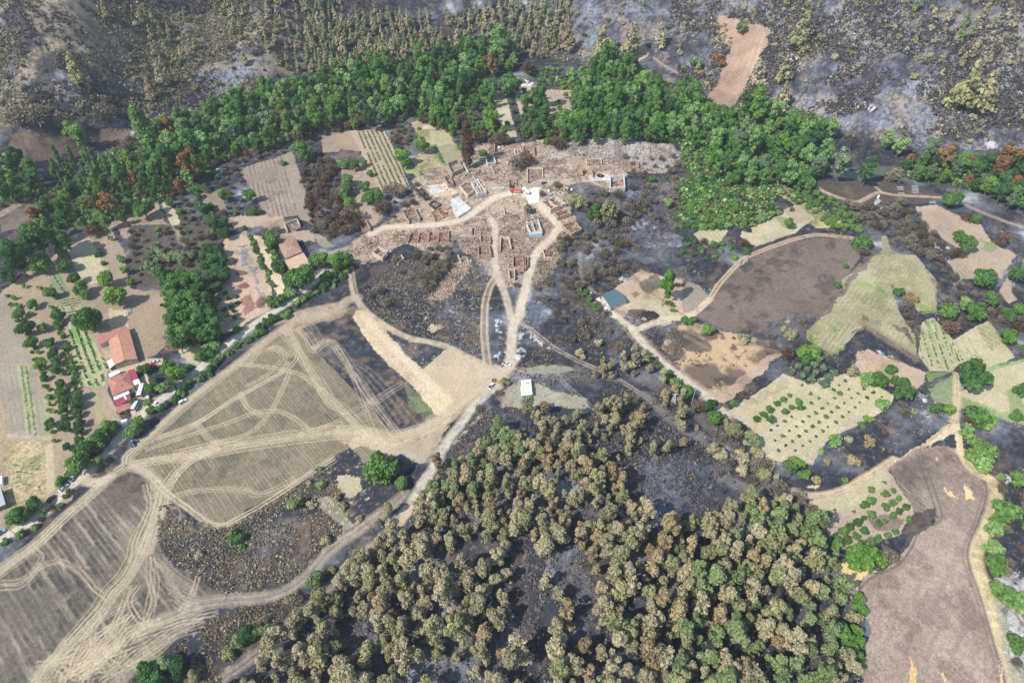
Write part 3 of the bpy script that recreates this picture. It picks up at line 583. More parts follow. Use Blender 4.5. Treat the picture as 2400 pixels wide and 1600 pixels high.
paint(T('F', [(180, 1380), (260, 1400), (400, 1540), (460, 1640), (330, 1600), (200, 1480)]), k_white, 2, .7)
stroke(T('F', [(-300, 1020), (0, 1190), (160, 1340), (330, 1500), (480, 1640)]), 8, (.20, .175, .155), .6)
stroke(T('E', [(2080, 1150), (2349, 1380)]) + T('F', [(100, 1420), (300, 1600)]) + T('I', [(240, 120), (440, 240)]), 7, (.22, .2, .185), .7)
SR = T('E', [(1080, 1090), (1000, 1140), (900, 1240), (820, 1350), (740, 1450), (680, 1550)]) + T('H', [(640, 80), (560, 200), (480, 330), (400, 440)])
stroke(SR, 5.5, (.50, .455, .375), .9); twin(SR, (.58, .52, .42), .5)
stroke(T('E', [(1000, 1250), (880, 1370), (780, 1480)]), 2, (.46, .39, .3), .7)
S2 = T('H', [(400, 440), (330, 540), (220, 620), (120, 700), (20, 790)]) + T('G', [(2349, 840), (2200, 960), (2080, 1070), (1900, 1240), (1750, 1380), (1560, 1520), (1450, 1620)])
stroke(S2, 5, (.24, .20, .165), .8); twin(S2, (.36, .31, .27), .6, 2.2)
stroke(T('H', [(520, 320), (440, 420), (400, 470)]), 4, (.5, .38, .26), .8)
# cemetery
paint([(737, 1165), (775, 1160), (800, 1195), (826, 1230), (810, 1250), (790, 1220), (760, 1200), (740, 1190)], k_hay, 1, .6)
paint([(786, 1115), (840, 1120), (850, 1145), (820, 1165), (790, 1150)], k_haylight, 1, .85)
S3 = T('H', [(430, 270), (330, 355), (170, 480), (70, 550), (0, 590)]) + T('G', [(2330, 610), (2250, 670), (2160, 780), (2060, 870), (1950, 940), (1800, 980), (1600, 995), (1450, 1010), (1330, 1040), (1220, 1090), (1120, 1130), (1030, 1180), (950, 1240)])
stroke(S3, 6, (.29, .25, .195), .8); twin(S3, (.40, .34, .26), .5, 2.4)
# --- wheel tracks
MT = T('E', [(1140, 990), (1000, 1080), (860, 1180), (740, 1290), (600, 1370), (430, 1430), (300, 1440), (150, 1420), (0, 1405)]) + T('D', [(2200, 1420), (1950, 1450), (1700, 1490), (1500, 1530)]) + T('G', [(1250, 10), (1100, 30), (920, 60)])
stroke(MT[:9], 9, (.44, .365, .25), .65); stroke(MT, 4, (.44, .365, .25), .4); bundle(MT, 7, 2.6, seed=3)
stroke(T('E', [(640, 1300), (560, 1400), (600, 1480), (640, 1568)]) + T('H', [(620, 20)]), 6, (.42, .37, .28), .5)
paint(T('E', [(180, 1420), (380, 1490), (560, 1430), (760, 1270), (700, 1450), (560, 1640), (300, 1560), (60, 1500), (0, 1460)]), k_dirt, 1.5, .75)
BT = T('D', [(2349, 575), (2150, 610), (2020, 650), (1850, 760), (1640, 930), (1440, 1080), (1280, 1210), (1100, 1370), (980, 1480), (880, 1568)]) + T('G', [(860, 70), (740, 160), (600, 290), (440, 430), (260, 600), (100, 720), (-60, 830)])
stroke(BT, 6, (.34, .30, .22), .5); bundle(BT, 7, 2.0, seed=4)
paint(T('D', [(2349, 520), (2060, 600), (1900, 700), (1960, 760), (2060, 690), (2349, 620)]) + T('E', [(60, 560), (0, 500)]), k_claytan, 1, .5)
bundle(T('D', [(1980, 690), (2080, 850), (2180, 1000), (2290, 1180)]) + T('E', [(30, 1240), (230, 1440)]), 6, 3.0, seed=5)
bundle(T('D', [(2040, 690), (2100, 760), (2160, 850)]) + T('E', [(-80, 800), (60, 1000), (200, 1230), (350, 1430)]), 4, 3, seed=6)
for q in [[(1640, 940), (1850, 960), (2050, 1000), (2200, 1100), (2349, 1230)], [(1040, 1460), (1300, 1380), (1600, 1180), (1850, 1050), (2000, 960), (2060, 860), (2000, 760)], [(1080, 1440), (1350, 1330), (1700, 1120), (1900, 1010), (1990, 920)], [(1000, 1520), (1300, 1420), (1560, 1340), (1750, 1270), (1900, 1260), (2020, 1310), (2120, 1390), (2200, 1410)], [(1200, 1550), (1400, 1500), (1700, 1420), (1850, 1280), (1930, 1130), (1990, 990)], [(1850, 820), (1920, 840), (1950, 900), (1850, 1000), (1700, 1090)], [(1700, 960), (1780, 860), (1900, 830), (2020, 880)], [(2349, 1330), (2200, 1380), (2050, 1420)], [(1650, 1130), (1700, 1240), (1800, 1300)], [(1350, 1330), (1450, 1450), (1560, 1480), (1700, 1470)]]:
    bundle(T('D', q), 2, .9, seed=int(q[0][0]), alpha=.8)
for q in [[(0, 1340), (150, 1270), (350, 1130), (460, 1070)], [(0, 1290), (200, 1190), (420, 1060)]]: twin(T('E', q), (.46, .4, .3), .6)
bundle(T('G', [(1060, 180), (1080, 320), (1040, 450), (980, 580), (960, 700), (880, 850), (780, 960), (700, 1080), (560, 1230), (400, 1400), (250, 1568)]), 7, 2.6, seed=7, alpha=.65)
stroke(T('G', [(1090, 240), (1060, 420), (1000, 600), (960, 720), (870, 860), (760, 1000), (600, 1200), (400, 1390), (240, 1568)]), 4.5, (.40, .355, .265), .45)
bundle(T('G', [(1500, -60), (1330, 30), (1230, 120), (1150, 240), (1110, 380), (1060, 520), (1000, 680)]), 7, 1.6, seed=8, alpha=.8)
bundle(T('G', [(900, 70), (1000, 110), (1080, 180), (1150, 260), (1300, 370), (1430, 470), (1530, 490), (1640, 440), (1850, 320), (2050, 190), (2300, 20)]), 4, 1.1, seed=9, alpha=.8)
stroke(T('G', [(900, 60), (1000, 110), (1090, 200)]), 6, (.42, .37, .28), .5)
for q in [[(1150, 330), (1250, 270), (1450, 240), (1650, 240), (1780, 270), (1900, 240), (2050, 160)], [(1050, 600), (1150, 520), (1210, 430), (1180, 350), (1110, 370)], [(0, 880), (120, 870), (230, 800), (290, 700), (240, 640)], [(0, 920), (150, 900), (260, 790), (350, 745), (450, 750), (560, 820), (650, 920), (740, 1000)], [(1000, 680), (1020, 850), (1060, 1000), (1000, 1150), (900, 1300)], [(1050, 700), (1060, 900), (1020, 1100), (1010, 1180)], [(950, 900), (900, 1000), (950, 1120), (1020, 1180)], [(880, 900), (820, 1080), (700, 1300), (500, 1540)], [(900, 1100), (780, 1250), (560, 1400), (250, 1440)], [(1100, 1130), (900, 1200), (800, 1350), (560, 1568)], [(1250, 1080), (1320, 960), (1370, 780)]]:
    bundle(T('G', q), 2, .9, seed=int(q[0][0] + 1), alpha=.62)
r_ = np.random.default_rng(5)
for k in range(30):
    a0 = (r_.uniform(250, 700), r_.uniform(1380, 1568)); b0 = (r_.uniform(700, 1050), r_.uniform(1000, 1350)); m0 = ((a0[0] + b0[0]) / 2 + r_.uniform(-90, 90), (a0[1] + b0[1]) / 2 + r_.uniform(-90, 90))
    twin(T('G', [a0, m0, b0]), alpha=.42)
for k in range(18):
    cx, cy, rr = r_.uniform(480, 950), r_.uniform(1330, 1568), r_.uniform(60, 150); s0 = r_.uniform(0, 6)
    twin(T('G', [(cx + rr * math.cos(s0 + t), cy + rr * math.sin(s0 + t) * .8) for t in np.linspace(0, 2.6, 7)]), alpha=.38)
bundle(T('G', [(950, 1230), (1100, 1180), (1300, 1110), (1500, 1050)]), 3, 1.5, seed=12)
bundle(T('G', [(700, 1568), (900, 1430), (1060, 1320), (1200, 1210), (1400, 1130)]), 4, 2.2, seed=13, alpha=.6)
stroke(T('G', [(800, 1568), (950, 1420), (1100, 1290), (1250, 1190)]), 6, (.40, .345, .25), .4)
bundle(T('G', [(1180, 370), (1260, 440), (1340, 560), (1420, 700)]), 2, .8, (.3, .25, .2), seed=14)
for k in range(9):
    twin(T('G', [(1100 + 12 * k, 700 + 40 * k), (1220 + 8 * k, 820 + 32 * k), (1340 + 6 * k, 900 + 22 * k)]), (.40, .35, .26), .45)
for k in range(7):
    twin(T('G', [(760 + 20 * k, 500 - 10 * k), (860 + 10 * k, 600 - 20 * k), (930 + 5 * k, 700 - 30 * k)]), (.36, .31, .23), .35)

BELTS = (('A', [(-60, 1080), (130, 1080), (330, 1300), (560, 1250), (700, 1080), (1050, 860), (1500, 750), (1700, 650), (2349, 490), (2349, 850), (1950, 990), (1500, 1110), (1300, 1300), (850, 1500), (700, 1568), (150, 1600), (400, 1400), (0, 1380)]), ('B', [(-10, 490), (350, 420), (960, 280), (1190, 340), (1190, 480), (950, 560), (860, 860), (740, 900), (400, 790), (-10, 880)]), ('B', [(1230, 480), (1590, 560), (1760, 380), (2020, 440), (2349, 640), (2349, 990), (1600, 960), (1400, 930), (1250, 940), (1240, 800), (1600, 790), (1590, 620)]), ('C', [(-10, 600), (300, 740), (650, 700), (1030, 860), (1010, 1180), (880, 1260), (680, 1260), (600, 1480), (450, 1568), (-30, 1568), (-10, 1200)]), ('C', [(1500, 1140), (1800, 1080), (2400, 1080), (2400, 1420), (2100, 1330), (1550, 1230)]), ('D', [(1120, 440), (1300, 380), (1450, 460), (1500, 740), (1230, 830), (1160, 640)]))
for tl, q in BELTS: paint(T(tl, q), k_belt, 3, .85)
# ---------------------------------------------------------------- build the sheet
nx, ny = len(us), len(ys)
me = bpy.data.meshes.new('ground')
me.vertices.add(NV)
me.vertices.foreach_set('co', np.stack([GX, GY, GZ], 1).ravel())
ii = (np.arange(ny - 1)[:, None] * nx + np.arange(nx - 1)[None, :]).ravel()
quads = np.stack([ii, ii + 1, ii + nx + 1, ii + nx], 1).astype(np.int32)
nf = len(quads)
me.loops.add(nf * 4); me.polygons.add(nf)
me.loops.foreach_set('vertex_index', quads.ravel())
me.polygons.foreach_set('loop_start', np.arange(nf, dtype=np.int32) * 4)
me.polygons.foreach_set('use_smooth', np.ones(nf, bool))
at = me.color_attributes.new('soil_colour', 'FLOAT_COLOR', 'POINT')
at.data.foreach_set('color', np.concatenate([np.clip(C, .01, .85), np.ones((NV, 1), np.float32)], 1).ravel())
me.update(); me.validate()
ground = bpy.data.objects.new('ground', me); COL.objects.link(ground)
ground['kind'] = 'structure'; ground['label'] = 'burnt valley floor with fields, gardens and dirt tracks'
m = bpy.data.materials.new('soil'); m.use_nodes = True; nt = m.node_tree; N = nt.nodes; L = nt.links
b = N['Principled BSDF']; b.inputs['Roughness'].default_value = .95; b.inputs['Specular IOR Level'].default_value = .1
ca = N.new('ShaderNodeVertexColor'); ca.layer_name = 'soil_colour'
geo = N.new('ShaderNodeNewGeometry')
n1 = N.new('ShaderNodeTexNoise'); n1.inputs['Scale'].default_value = 1.6; n1.inputs['Detail'].default_value = 3
n2 = N.new('ShaderNodeTexNoise'); n2.inputs['Scale'].default_value = .33; n2.inputs['Detail'].default_value = 2
L.new(geo.outputs['Position'], n1.inputs['Vector']); L.new(geo.outputs['Position'], n2.inputs['Vector'])
mr = N.new('ShaderNodeMapRange'); mr.inputs['From Min'].default_value = .3; mr.inputs['From Max'].default_value = .7; mr.inputs['To Min'].default_value = .74; mr.inputs['To Max'].default_value = 1.26
L.new(n1.outputs['Fac'], mr.inputs['Value'])
mx = N.new('ShaderNodeVectorMath'); mx.operation = 'SCALE'
L.new(ca.outputs['Color'], mx.inputs[0]); L.new(mr.outputs[0], mx.inputs['Scale'])
L.new(mx.outputs[0], b.inputs['Base Color'])
bp = N.new('ShaderNodeBump'); bp.inputs['Strength'].default_value = .5; bp.inputs['Distance'].default_value = .5
L.new(n2.outputs['Fac'], bp.inputs['Height']); L.new(bp.outputs[0], b.inputs['Normal'])
me.materials.append(m)

# ================================================================ mesh helpers
def mesh_np(name, V, Fq=None, Ft=None, mats=(), tint=None, midx=None, smooth_=False):
    me = bpy.data.meshes.new(name)
    V = np.asarray(V, np.float32)
    me.vertices.add(len(V)); me.vertices.foreach_set('co', V.ravel())
    parts = []; sizes = []
    if Fq is not None and len(Fq): parts.append(np.asarray(Fq, np.int32).ravel()); sizes.append(np.full(len(Fq), 4))
    if Ft is not None and len(Ft): parts.append(np.asarray(Ft, np.int32).ravel()); sizes.append(np.full(len(Ft), 3))
    li = np.concatenate(parts); sz = np.concatenate(sizes)
    me.loops.add(len(li)); me.polygons.add(len(sz))
    me.loops.foreach_set('vertex_index', li)
    me.polygons.foreach_set('loop_start', (np.cumsum(sz) - sz).astype(np.int32))
    if smooth_: me.polygons.foreach_set('use_smooth', np.ones(len(sz), bool))
    if tint is not None:
        a = me.attributes.new('tint', 'FLOAT', 'POINT'); a.data.foreach_set('value', np.asarray(tint, np.float32))
    for m_ in mats: me.materials.append(m_)
    if midx is not None: me.polygons.foreach_set('material_index', np.asarray(midx, np.int32))
    me.update(); return me
def mat_plain(name, col, rough=.8, metal=0, noise=0.0, scale=2.0, spec=.3, col2=None):
    m = bpy.data.materials.new(name); m.use_nodes = True; nt = m.node_tree; b = nt.nodes['Principled BSDF']
    b.inputs['Roughness'].default_value = rough; b.inputs['Metallic'].default_value = metal; b.inputs['Specular IOR Level'].default_value = spec
    b.inputs['Base Color'].default_value = (*col, 1)
    if noise or col2:
        n = nt.nodes.new('ShaderNodeTexNoise'); n.inputs['Scale'].default_value = scale; n.inputs['Detail'].default_value = 4
        tc = nt.nodes.new('ShaderNodeTexCoord'); nt.links.new(tc.outputs['Object'], n.inputs['Vector'])
        r = nt.nodes.new('ShaderNodeValToRGB'); c2 = col2 or tuple(c * (1 - noise) for c in col)
        r.color_ramp.elements[0].position = .35; r.color_ramp.elements[1].position = .65
        r.color_ramp.elements[0].color = (*c2, 1); r.color_ramp.elements[1].color = (*col, 1)
        nt.links.new(n.outputs['Fac'], r.inputs[0]); nt.links.new(r.outputs[0], b.inputs['Base Color'])
    return m
def mat_leaf(name, cols, transl=.25, vary=.5):
    m = bpy.data.materials.new(name); m.use_nodes = True; nt = m.node_tree; nt.nodes.clear(); N = nt.nodes; L = nt.links
    oi = N.new('ShaderNodeObjectInfo'); at = N.new('ShaderNodeAttribute'); at.attribute_name = 'tint'
    geo = N.new('ShaderNodeNewGeometry'); no = N.new('ShaderNodeTexNoise'); no.inputs['Scale'].default_value = .33; no.inputs['Detail'].default_value = 2
    L.new(geo.outputs['Position'], no.inputs['Vector'])
    ad = N.new('ShaderNodeMath'); ad.operation = 'MULTIPLY_ADD'; ad.inputs[1].default_value = .7; L.new(oi.outputs['Random'], ad.inputs[0])
    ad2 = N.new('ShaderNodeMath'); ad2.operation = 'MULTIPLY_ADD'; ad2.inputs[1].default_value = .9; ad2.inputs[2].default_value = -.3
    L.new(no.outputs['Fac'], ad2.inputs[0]); L.new(ad2.outputs[0], ad.inputs[2])
    rp = N.new('ShaderNodeValToRGB'); e = rp.color_ramp.elements
    e[0].position = .1; e[0].color = (*cols[0], 1); e[1].position = .9; e[1].color = (*cols[-1], 1)
    for i, c in enumerate(cols[1:-1]):
        q = e.new((i + 1) / (len(cols) - 1)); q.color = (*c, 1)
    L.new(ad.outputs[0], rp.inputs[0])
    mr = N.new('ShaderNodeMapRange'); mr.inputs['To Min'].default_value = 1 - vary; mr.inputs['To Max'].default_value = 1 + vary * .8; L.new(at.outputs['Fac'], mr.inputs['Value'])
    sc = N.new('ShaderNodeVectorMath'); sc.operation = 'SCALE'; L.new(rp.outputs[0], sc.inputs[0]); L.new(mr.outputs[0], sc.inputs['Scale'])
    d = N.new('ShaderNodeBsdfDiffuse'); t = N.new('ShaderNodeBsdfTranslucent'); mxs = N.new('ShaderNodeMixShader'); mxs.inputs[0].default_value = transl
    L.new(sc.outputs[0], d.inputs[0]); L.new(sc.outputs[0], t.inputs[0]); L.new(d.outputs[0], mxs.inputs[1]); L.new(t.outputs[0], mxs.inputs[2])
    o = N.new('ShaderNodeOutputMaterial'); L.new(mxs.outputs[0], o.inputs[0])
    return m
LEAF = {
    'tan': mat_leaf('scorched_needles', [(.31, .29, .175), (.44, .405, .25), (.55, .50, .32)]),
    'olive': mat_leaf('half_scorched_needles', [(.25, .27, .13), (.35, .355, .18), (.45, .42, .23)]),
    'orange': mat_leaf('russet_needles', [(.32, .25, .14), (.43, .345, .195), (.50, .42, .25)]),
    'pine': mat_leaf('green_needles', [(.19, .26, .115), (.27, .345, .155), (.35, .40, .20)]),
    'green': mat_leaf('green_leaves', [(.10, .215, .068), (.16, .31, .09), (.235, .40, .12)], .45),
    'deep': mat_leaf('deep_green_leaves', [(.065, .15, .06), (.10, .22, .08), (.145, .285, .10)], .45),
    'bright': mat_leaf('bright_green_leaves', [(.13, .29, .06), (.19, .36, .08), (.26, .41, .10)], .4),
    'pale': mat_leaf('pale_green_leaves', [(.19, .33, .11), (.26, .42, .145), (.33, .48, .18)], .3),
    'silver': mat_leaf('silver_green_leaves', [(.14, .21, .12), (.19, .27, .16), (.24, .30, .20)], .3),
    'rust': mat_leaf('rust_leaves', [(.22, .13, .07), (.34, .18, .08), (.38, .26, .12)]),
    'brown': mat_leaf('dead_brown_leaves', [(.12, .082, .058), (.18, .125, .085), (.23, .165, .11)]),
    'char': mat_leaf('charred_twigs', [(.15, .13, .10), (.24, .21, .16), (.31, .275, .205)]),
    'ash': mat_leaf('ashen_twigs', [(.055, .055, .07), (.11, .11, .135), (.18, .18, .21)]),
}
BARK = mat_plain('charred_bark', (.035, .03, .028), .9, noise=.4)
BARKG = mat_plain('grey_bark', (.20, .17, .14), .9, noise=.4)
WOODPALE = mat_plain('bleached_wood', (.42, .38, .32), .9, noise=.3)

def ico(sub=1):
    import bmesh
    bm = bmesh.new(); bmesh.ops.create_icosphere(bm, subdivisions=sub, radius=1)
    V = np.array([v.co[:] for v in bm.verts]); F = np.array([[v.index for v in f.verts] for f in bm.faces]); bm.free(); return V, F
ICO = ico(1)
def cards(P, Nn, size, r):
    n = len(P)
    Nn = Nn / (np.linalg.norm(Nn, axis=1)[:, None] + 1e-9)
    a = np.cross(Nn, r.normal(size=(n, 3))); a /= np.linalg.norm(a, axis=1)[:, None] + 1e-9
    b = np.cross(Nn, a)
    s = (size * r.uniform(.65, 1.35, n))[:, None]; s2 = s * r.uniform(.6, 1, n)[:, None]
    j = lambda: 1 + r.uniform(-.3, .3, (n, 1))
    V = np.stack([P - a * s * j() - b * s2 * j(), P + a * s * j() - b * s2 * j(), P + a * s * j() + b * s2 * j() + Nn * s * .2, P - a * s * j() + b * s2 * j()], 1).reshape(-1, 3)
    F = np.arange(n * 4).reshape(n, 4)
    return V, F
def crown(seed, n_lobes, shape, ncards, size, core=.78, zc=1.2, zr=1.0, lob=(.34, .5), spread=.62, loose=.5):
    """leaf clumps spread over a cluster of lobes; unit radius, standing on z = 0"""
    r = np.random.default_rng(seed)
    Cn = []
    for k in range(n_lobes):
        d = r.normal(size=3); d /= np.linalg.norm(d); q = d * spread * r.uniform(.35, 1.1)
        if shape == 'cone':
            t = k / (n_lobes - 1); w = (1 - t) ** .8; an = r.uniform(0, 6.28)
            c = np.array([math.cos(an) * .55 * w, math.sin(an) * .55 * w, zc - zr + 2 * zr * t]); rad = (.16 + .34 * w) * r.uniform(.85, 1.15)
        elif shape == 'column':
            t = k / (n_lobes - 1); w = math.sin(math.pi * (.1 + .8 * t)) ** .6; an = r.uniform(0, 6.28)
            c = np.array([math.cos(an) * .35 * w, math.sin(an) * .35 * w, zc - zr * .95 + 1.9 * zr * t]); rad = .62 * w * r.uniform(.85, 1.1)
        elif shape == 'pine':
            t = r.uniform(0, 1) ** .8; w = 1 - .55 * t; an = r.uniform(0, 6.28); rr = r.uniform(.15, .75) * w
            c = np.array([math.cos(an) * rr * (1 + .3 * (seed % 2)), math.sin(an) * rr, zc - zr * .85 + 1.8 * zr * t]); rad = r.uniform(*lob) * (1 - .25 * t)
        else:
            c = np.array([q[0], q[1], zc + q[2] * zr]); rad = r.uniform(*lob)
        Cn.append((c, rad))
    cs = np.array([c for c, _ in Cn]); rs = np.array([q for _, q in Cn])
    pick = r.choice(len(rs), size=ncards * 4, p=rs ** 2 / (rs ** 2).sum())
    D = r.normal(size=(len(pick), 3)); D /= np.linalg.norm(D, axis=1)[:, None]; D[:, 2] = np.where(D[:, 2] < -.4, -D[:, 2], D[:, 2])
    sq = np.array([1, 1, 1.0 if shape != 'column' else 1.6])
    P = cs[pick] + D * (rs[pick] * r.uniform(.8, 1.08, len(pick)))[:, None] * sq
    dist = np.linalg.norm((P[:, None, :] - cs[None]) / sq, axis=2) / rs[None]
    dist[np.arange(len(pick)), pick] = 9
    P, D, pk = P[dist.min(1) > .82], D[dist.min(1) > .82], pick[dist.min(1) > .82]
    P, D, pk = P[:ncards], D[:ncards], pk[:ncards]
    V, F = cards(P, D + r.normal(size=D.shape) * loose, size, r)
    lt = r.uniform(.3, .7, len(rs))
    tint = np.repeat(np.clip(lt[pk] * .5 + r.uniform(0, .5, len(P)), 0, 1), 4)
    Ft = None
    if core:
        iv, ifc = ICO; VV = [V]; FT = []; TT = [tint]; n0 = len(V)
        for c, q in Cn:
            VV.append(c + iv * q * core * sq * (1 + r.uniform(-.12, .12, (len(iv), 1)))); FT.append(ifc + n0); n0 += len(iv); TT.append(np.full(len(iv), .25))  # solid inner lobes added to block light, tinted dark as the crown's shaded inside
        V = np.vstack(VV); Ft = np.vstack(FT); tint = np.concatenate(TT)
    V[:, 2] = np.maximum(V[:, 2], .02)
    return V, F, Ft, tint
def tubes(segs, sides=5):
    """segs: (p0, p1, r0, r1) -> vertices, quads"""
    VV = []; FF = []; n = 0
    a = np.linspace(0, 2 * math.pi, sides, endpoint=False); ca, sa = np.cos(a)[:, None], np.sin(a)[:, None]
    for p0, p1, r0, r1 in segs:
        p0 = np.array(p0, float); p1 = np.array(p1, float); d = p1 - p0; d /= np.linalg.norm(d) + 1e-9
        u = np.cross(d, [0.13, .91, .4]); u /= np.linalg.norm(u); v = np.cross(d, u)
        VV += [p0 + (ca * u + sa * v) * r0, p1 + (ca * u + sa * v) * r1]
        i = np.arange(sides); FF.append(np.stack([n + i, n + (i + 1) % sides, n + sides + (i + 1) % sides, n + sides + i], 1)); n += 2 * sides
    return np.vstack(VV), np.vstack(FF)
def limb_segs(seed, zc, top, rad, spread=.6, n=6, r0=.07):
    r = np.random.default_rng(seed); S = []; z = 0; p = np.zeros(3); k = 5
    pts = [np.array([r.normal(0, .03) * i, r.normal(0, .03) * i, top * i / k]) for i in range(k + 1)]
    for i in range(k): S.append((pts[i], pts[i + 1], r0 * (1 - .8 * i / k), r0 * (1 - .8 * (i + 1) / k)))
    for i in range(n):
        t = r.uniform(.3, .9); b = pts[0] + (pts[-1] - pts[0]) * t; an = i * 2.4 + r.uniform(-.4, .4)
        e = b + np.array([math.cos(an) * spread, math.sin(an) * spread, spread * r.uniform(.25, .8)]) * (1.15 - .5 * t) * rad
        S.append((b, e, r0 * .45 * (1 - .5 * t), r0 * .12))
    return S
def dead_segs(seed, height=3.4, n=5, spread=.8, depth=2, r0=.07, lean=.1):
    r = np.random.default_rng(seed); S = []
    def grow(p, d, L, rad, lev):
        k = 3; q = p
        for i in range(k):
            d = d + r.normal(0, .13, 3); d /= np.linalg.norm(d); e = q + d * L / k
            S.append((q, e, rad * (1 - .25 * i), rad * (1 - .25 * (i + 1)))); q = e
            if lev > 0:
                for _ in range(n if lev == depth else 2):
                    if r.random() < .75:
                        nd = d * .5 + r.normal(0, spread, 3) * np.array([1, 1, .5]); nd[2] = abs(nd[2]) * .7 + .15; nd /= np.linalg.norm(nd)
                        grow(q - d * L / k * r.uniform(0, .8), nd, L * r.uniform(.35, .6), rad * .42, lev - 1)
    grow(np.zeros(3), np.array([r.normal(0, lean), r.normal(0, lean), 1.0]), height, r0, depth); return S
def twig_crown(seed, n=420, zc=.75, zr=.8, w=.022):
    r = np.random.default_rng(seed)
    D = r.normal(size=(n, 3)); D /= np.linalg.norm(D, axis=1)[:, None]; D[:, 2] = np.abs(D[:, 2]) * 1.0 - .15
    L = r.uniform(.55, 1.0, n) * (1 + .25 * np.sin(np.arctan2(D[:, 1], D[:, 0]) * 3 + seed))
    s = r.uniform(.1, .6, n)
    P0 = np.stack([D[:, 0] * L * s, D[:, 1] * L * s, zc * .75 + D[:, 2] * L * s * zr], 1)
    P1 = np.stack([D[:, 0] * L, D[:, 1] * L, zc * .85 + D[:, 2] * L * zr], 1) + r.normal(0, .08, (n, 3))
    q = np.cross(P1 - P0, r.normal(size=(n, 3))); q /= np.linalg.norm(q, axis=1)[:, None]
    ww = (w * r.uniform(.6, 1.8, n))[:, None]
    V = np.stack([P0 - q * ww, P0 + q * ww, P1 + q * ww * .5, P1 - q * ww * .5], 1).reshape(-1, 3); V[:, 2] = np.maximum(V[:, 2], .02)
    V2, _, _, t2 = crown(seed, 12, 'round', 330, .06, 0, zc, zr * .85, (.34, .5), .6, 1.2)
    V = np.vstack([V, V2]); return V, np.arange(len(V)).reshape(-1, 4), None, np.concatenate([np.repeat(r.uniform(0, 1, n), 4), t2])

PROTO = {}
def proto(kind, n, fn, trunk, bark=BARK, th=.06):
    L_ = []
    for k in range(n):
        V, F, Ft, ti = fn(k)
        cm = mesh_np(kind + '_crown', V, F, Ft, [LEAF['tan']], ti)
        tv, tf = tubes(trunk(k)); tm = mesh_np(kind + '_trunk', tv, tf, None, [bark], smooth_=True)
        L_.append((cm, tm, V, F, Ft, ti))
    PROTO[kind] = L_
proto('pine', 9, lambda k: crown(100 + k, 14 + k, 'pine', 820, .066, 0.5, 1.7, 1.2, (.16, .42), .6, .7), lambda k: limb_segs(k, 1.6, 2.7, 1, 1.05, 12, .055))
proto('conifer', 5, lambda k: crown(200 + k, 14, 'cone', 430, .10, .6, 1.75, 1.35, loose=.5), lambda k: limb_segs(k, 1.6, 2.9, 1, .4, 5, .06))
proto('broad', 9, lambda k: crown(300 + k, 20, 'round', 1000, .07, .8, 1.75 + .12 * (k % 3), 1.35 + .15 * (k % 3), (.2, .42), .72, .65), lambda k: limb_segs(k, 1.4, 2.2, 1, .6, 6, .07), BARKG)
proto('round', 6, lambda k: crown(400 + k, 15, 'round', 760, .075, .8, 1.0, .85, (.24, .48), .6, .65), lambda k: limb_segs(k, .9, 1.4, 1, .6, 5, .07), BARKG)
proto('sprig', 4, lambda k: crown(450 + k, 8, 'round', 200, .14, .5, .95, .8, (.3, .45), .5, .8), lambda k: limb_segs(k, .9, 1.3, 1, .6, 5, .07), BARKG)
proto('bush', 6, lambda k: crown(500 + k, 12, 'round', 460, .09, .8, .5, .6, (.22, .48), .66, .7), lambda k: limb_segs(k, .5, .7, 1, .5, 4, .05))
proto('poplar', 4, lambda k: crown(600 + k, 15, 'column', 800, .11, .8, 3.6, 3.1, loose=.7), lambda k: limb_segs(k, 3, 6.2, 1, .3, 6, .11), BARKG)
proto('twig', 5, lambda k: twig_crown(700 + k), lambda k: limb_segs(k, .5, 1.0, 1, .5, 6, .035))
def _deadc(k):
    V, F = tubes(dead_segs(800 + k, 2.4, 4, .8, 2, .05), 3); return V, F, None, np.full(len(V), .4)
proto('dead', 6, _deadc, lambda k: [((0, 0, 0), (0, 0, 1.2), .06, .05)])
def _deadd(k):
    V, F = tubes(dead_segs(850 + k, 3.6, 3, .5, 2, .045, .05), 3); return V, F, None, np.full(len(V), .4)
proto('snag', 4, _deadd, lambda k: [((0, 0, 0), (0, 0, 1.5), .06, .05)])
ZC = dict(pine=1.7, conifer=1.75, broad=1.75, round=1.0, sprig=.95, bush=.5, poplar=3.6, twig=.75, dead=1.4, snag=1.8)

PLANTS = []
ROADS = [(smooth(G(q), 3), w_) for q, w_ in ((VR, 4.6), (VL, 3.6), (LANE, 4.5), (SR, 4.5), (RR, 4), (TR, 3.5), (S2, 4), (S3, 4), (RS, 3.5), (MT, 6), (BT, 5), (T('B', [(1250, 1340), (1380, 1330)]), 6), (T('B', [(1280, 1300), (1370, 1260), (1560, 1250)]), 3.5), (T('E', [(1870, 590), (1960, 660), (2010, 700), (2110, 670), (2230, 630), (2349, 612)]), 3.5), (T('E', [(1240, 660), (1330, 720), (1460, 820), (1620, 910), (1800, 990), (2000, 1100)]), 2.5), (T('E', [(1070, 330), (1020, 410), (990, 520), (982, 700), (990, 820), (1010, 950)]), 3.5), (T('C', [(930, 1295), (1000, 1330), (1110, 1370), (1205, 1388), (1290, 1350), (1350, 1325), (1450, 1340), (1770, 1358)]), 3))]
def cult(Q):
    r = np.clip(np.searchsorted(ys, Q[:, 1]), 0, len(ys) - 1); u = Q[:, 0] / hw[r]
    return CULT[r * len(us) + np.clip(np.searchsorted(us, u), 0, len(us) - 1)]
def off_road(Q, m_=0.0):
    ok = np.ones(len(Q), bool)
    for rd, wd in ROADS:
        for a, b in zip(rd[:-1], rd[1:]):
            d = b - a; t = np.clip(((Q - a) @ d) / (d @ d), 0, 1); ok &= np.linalg.norm(Q - a - t[:, None] * d, axis=1) > wd + m_
    return ok
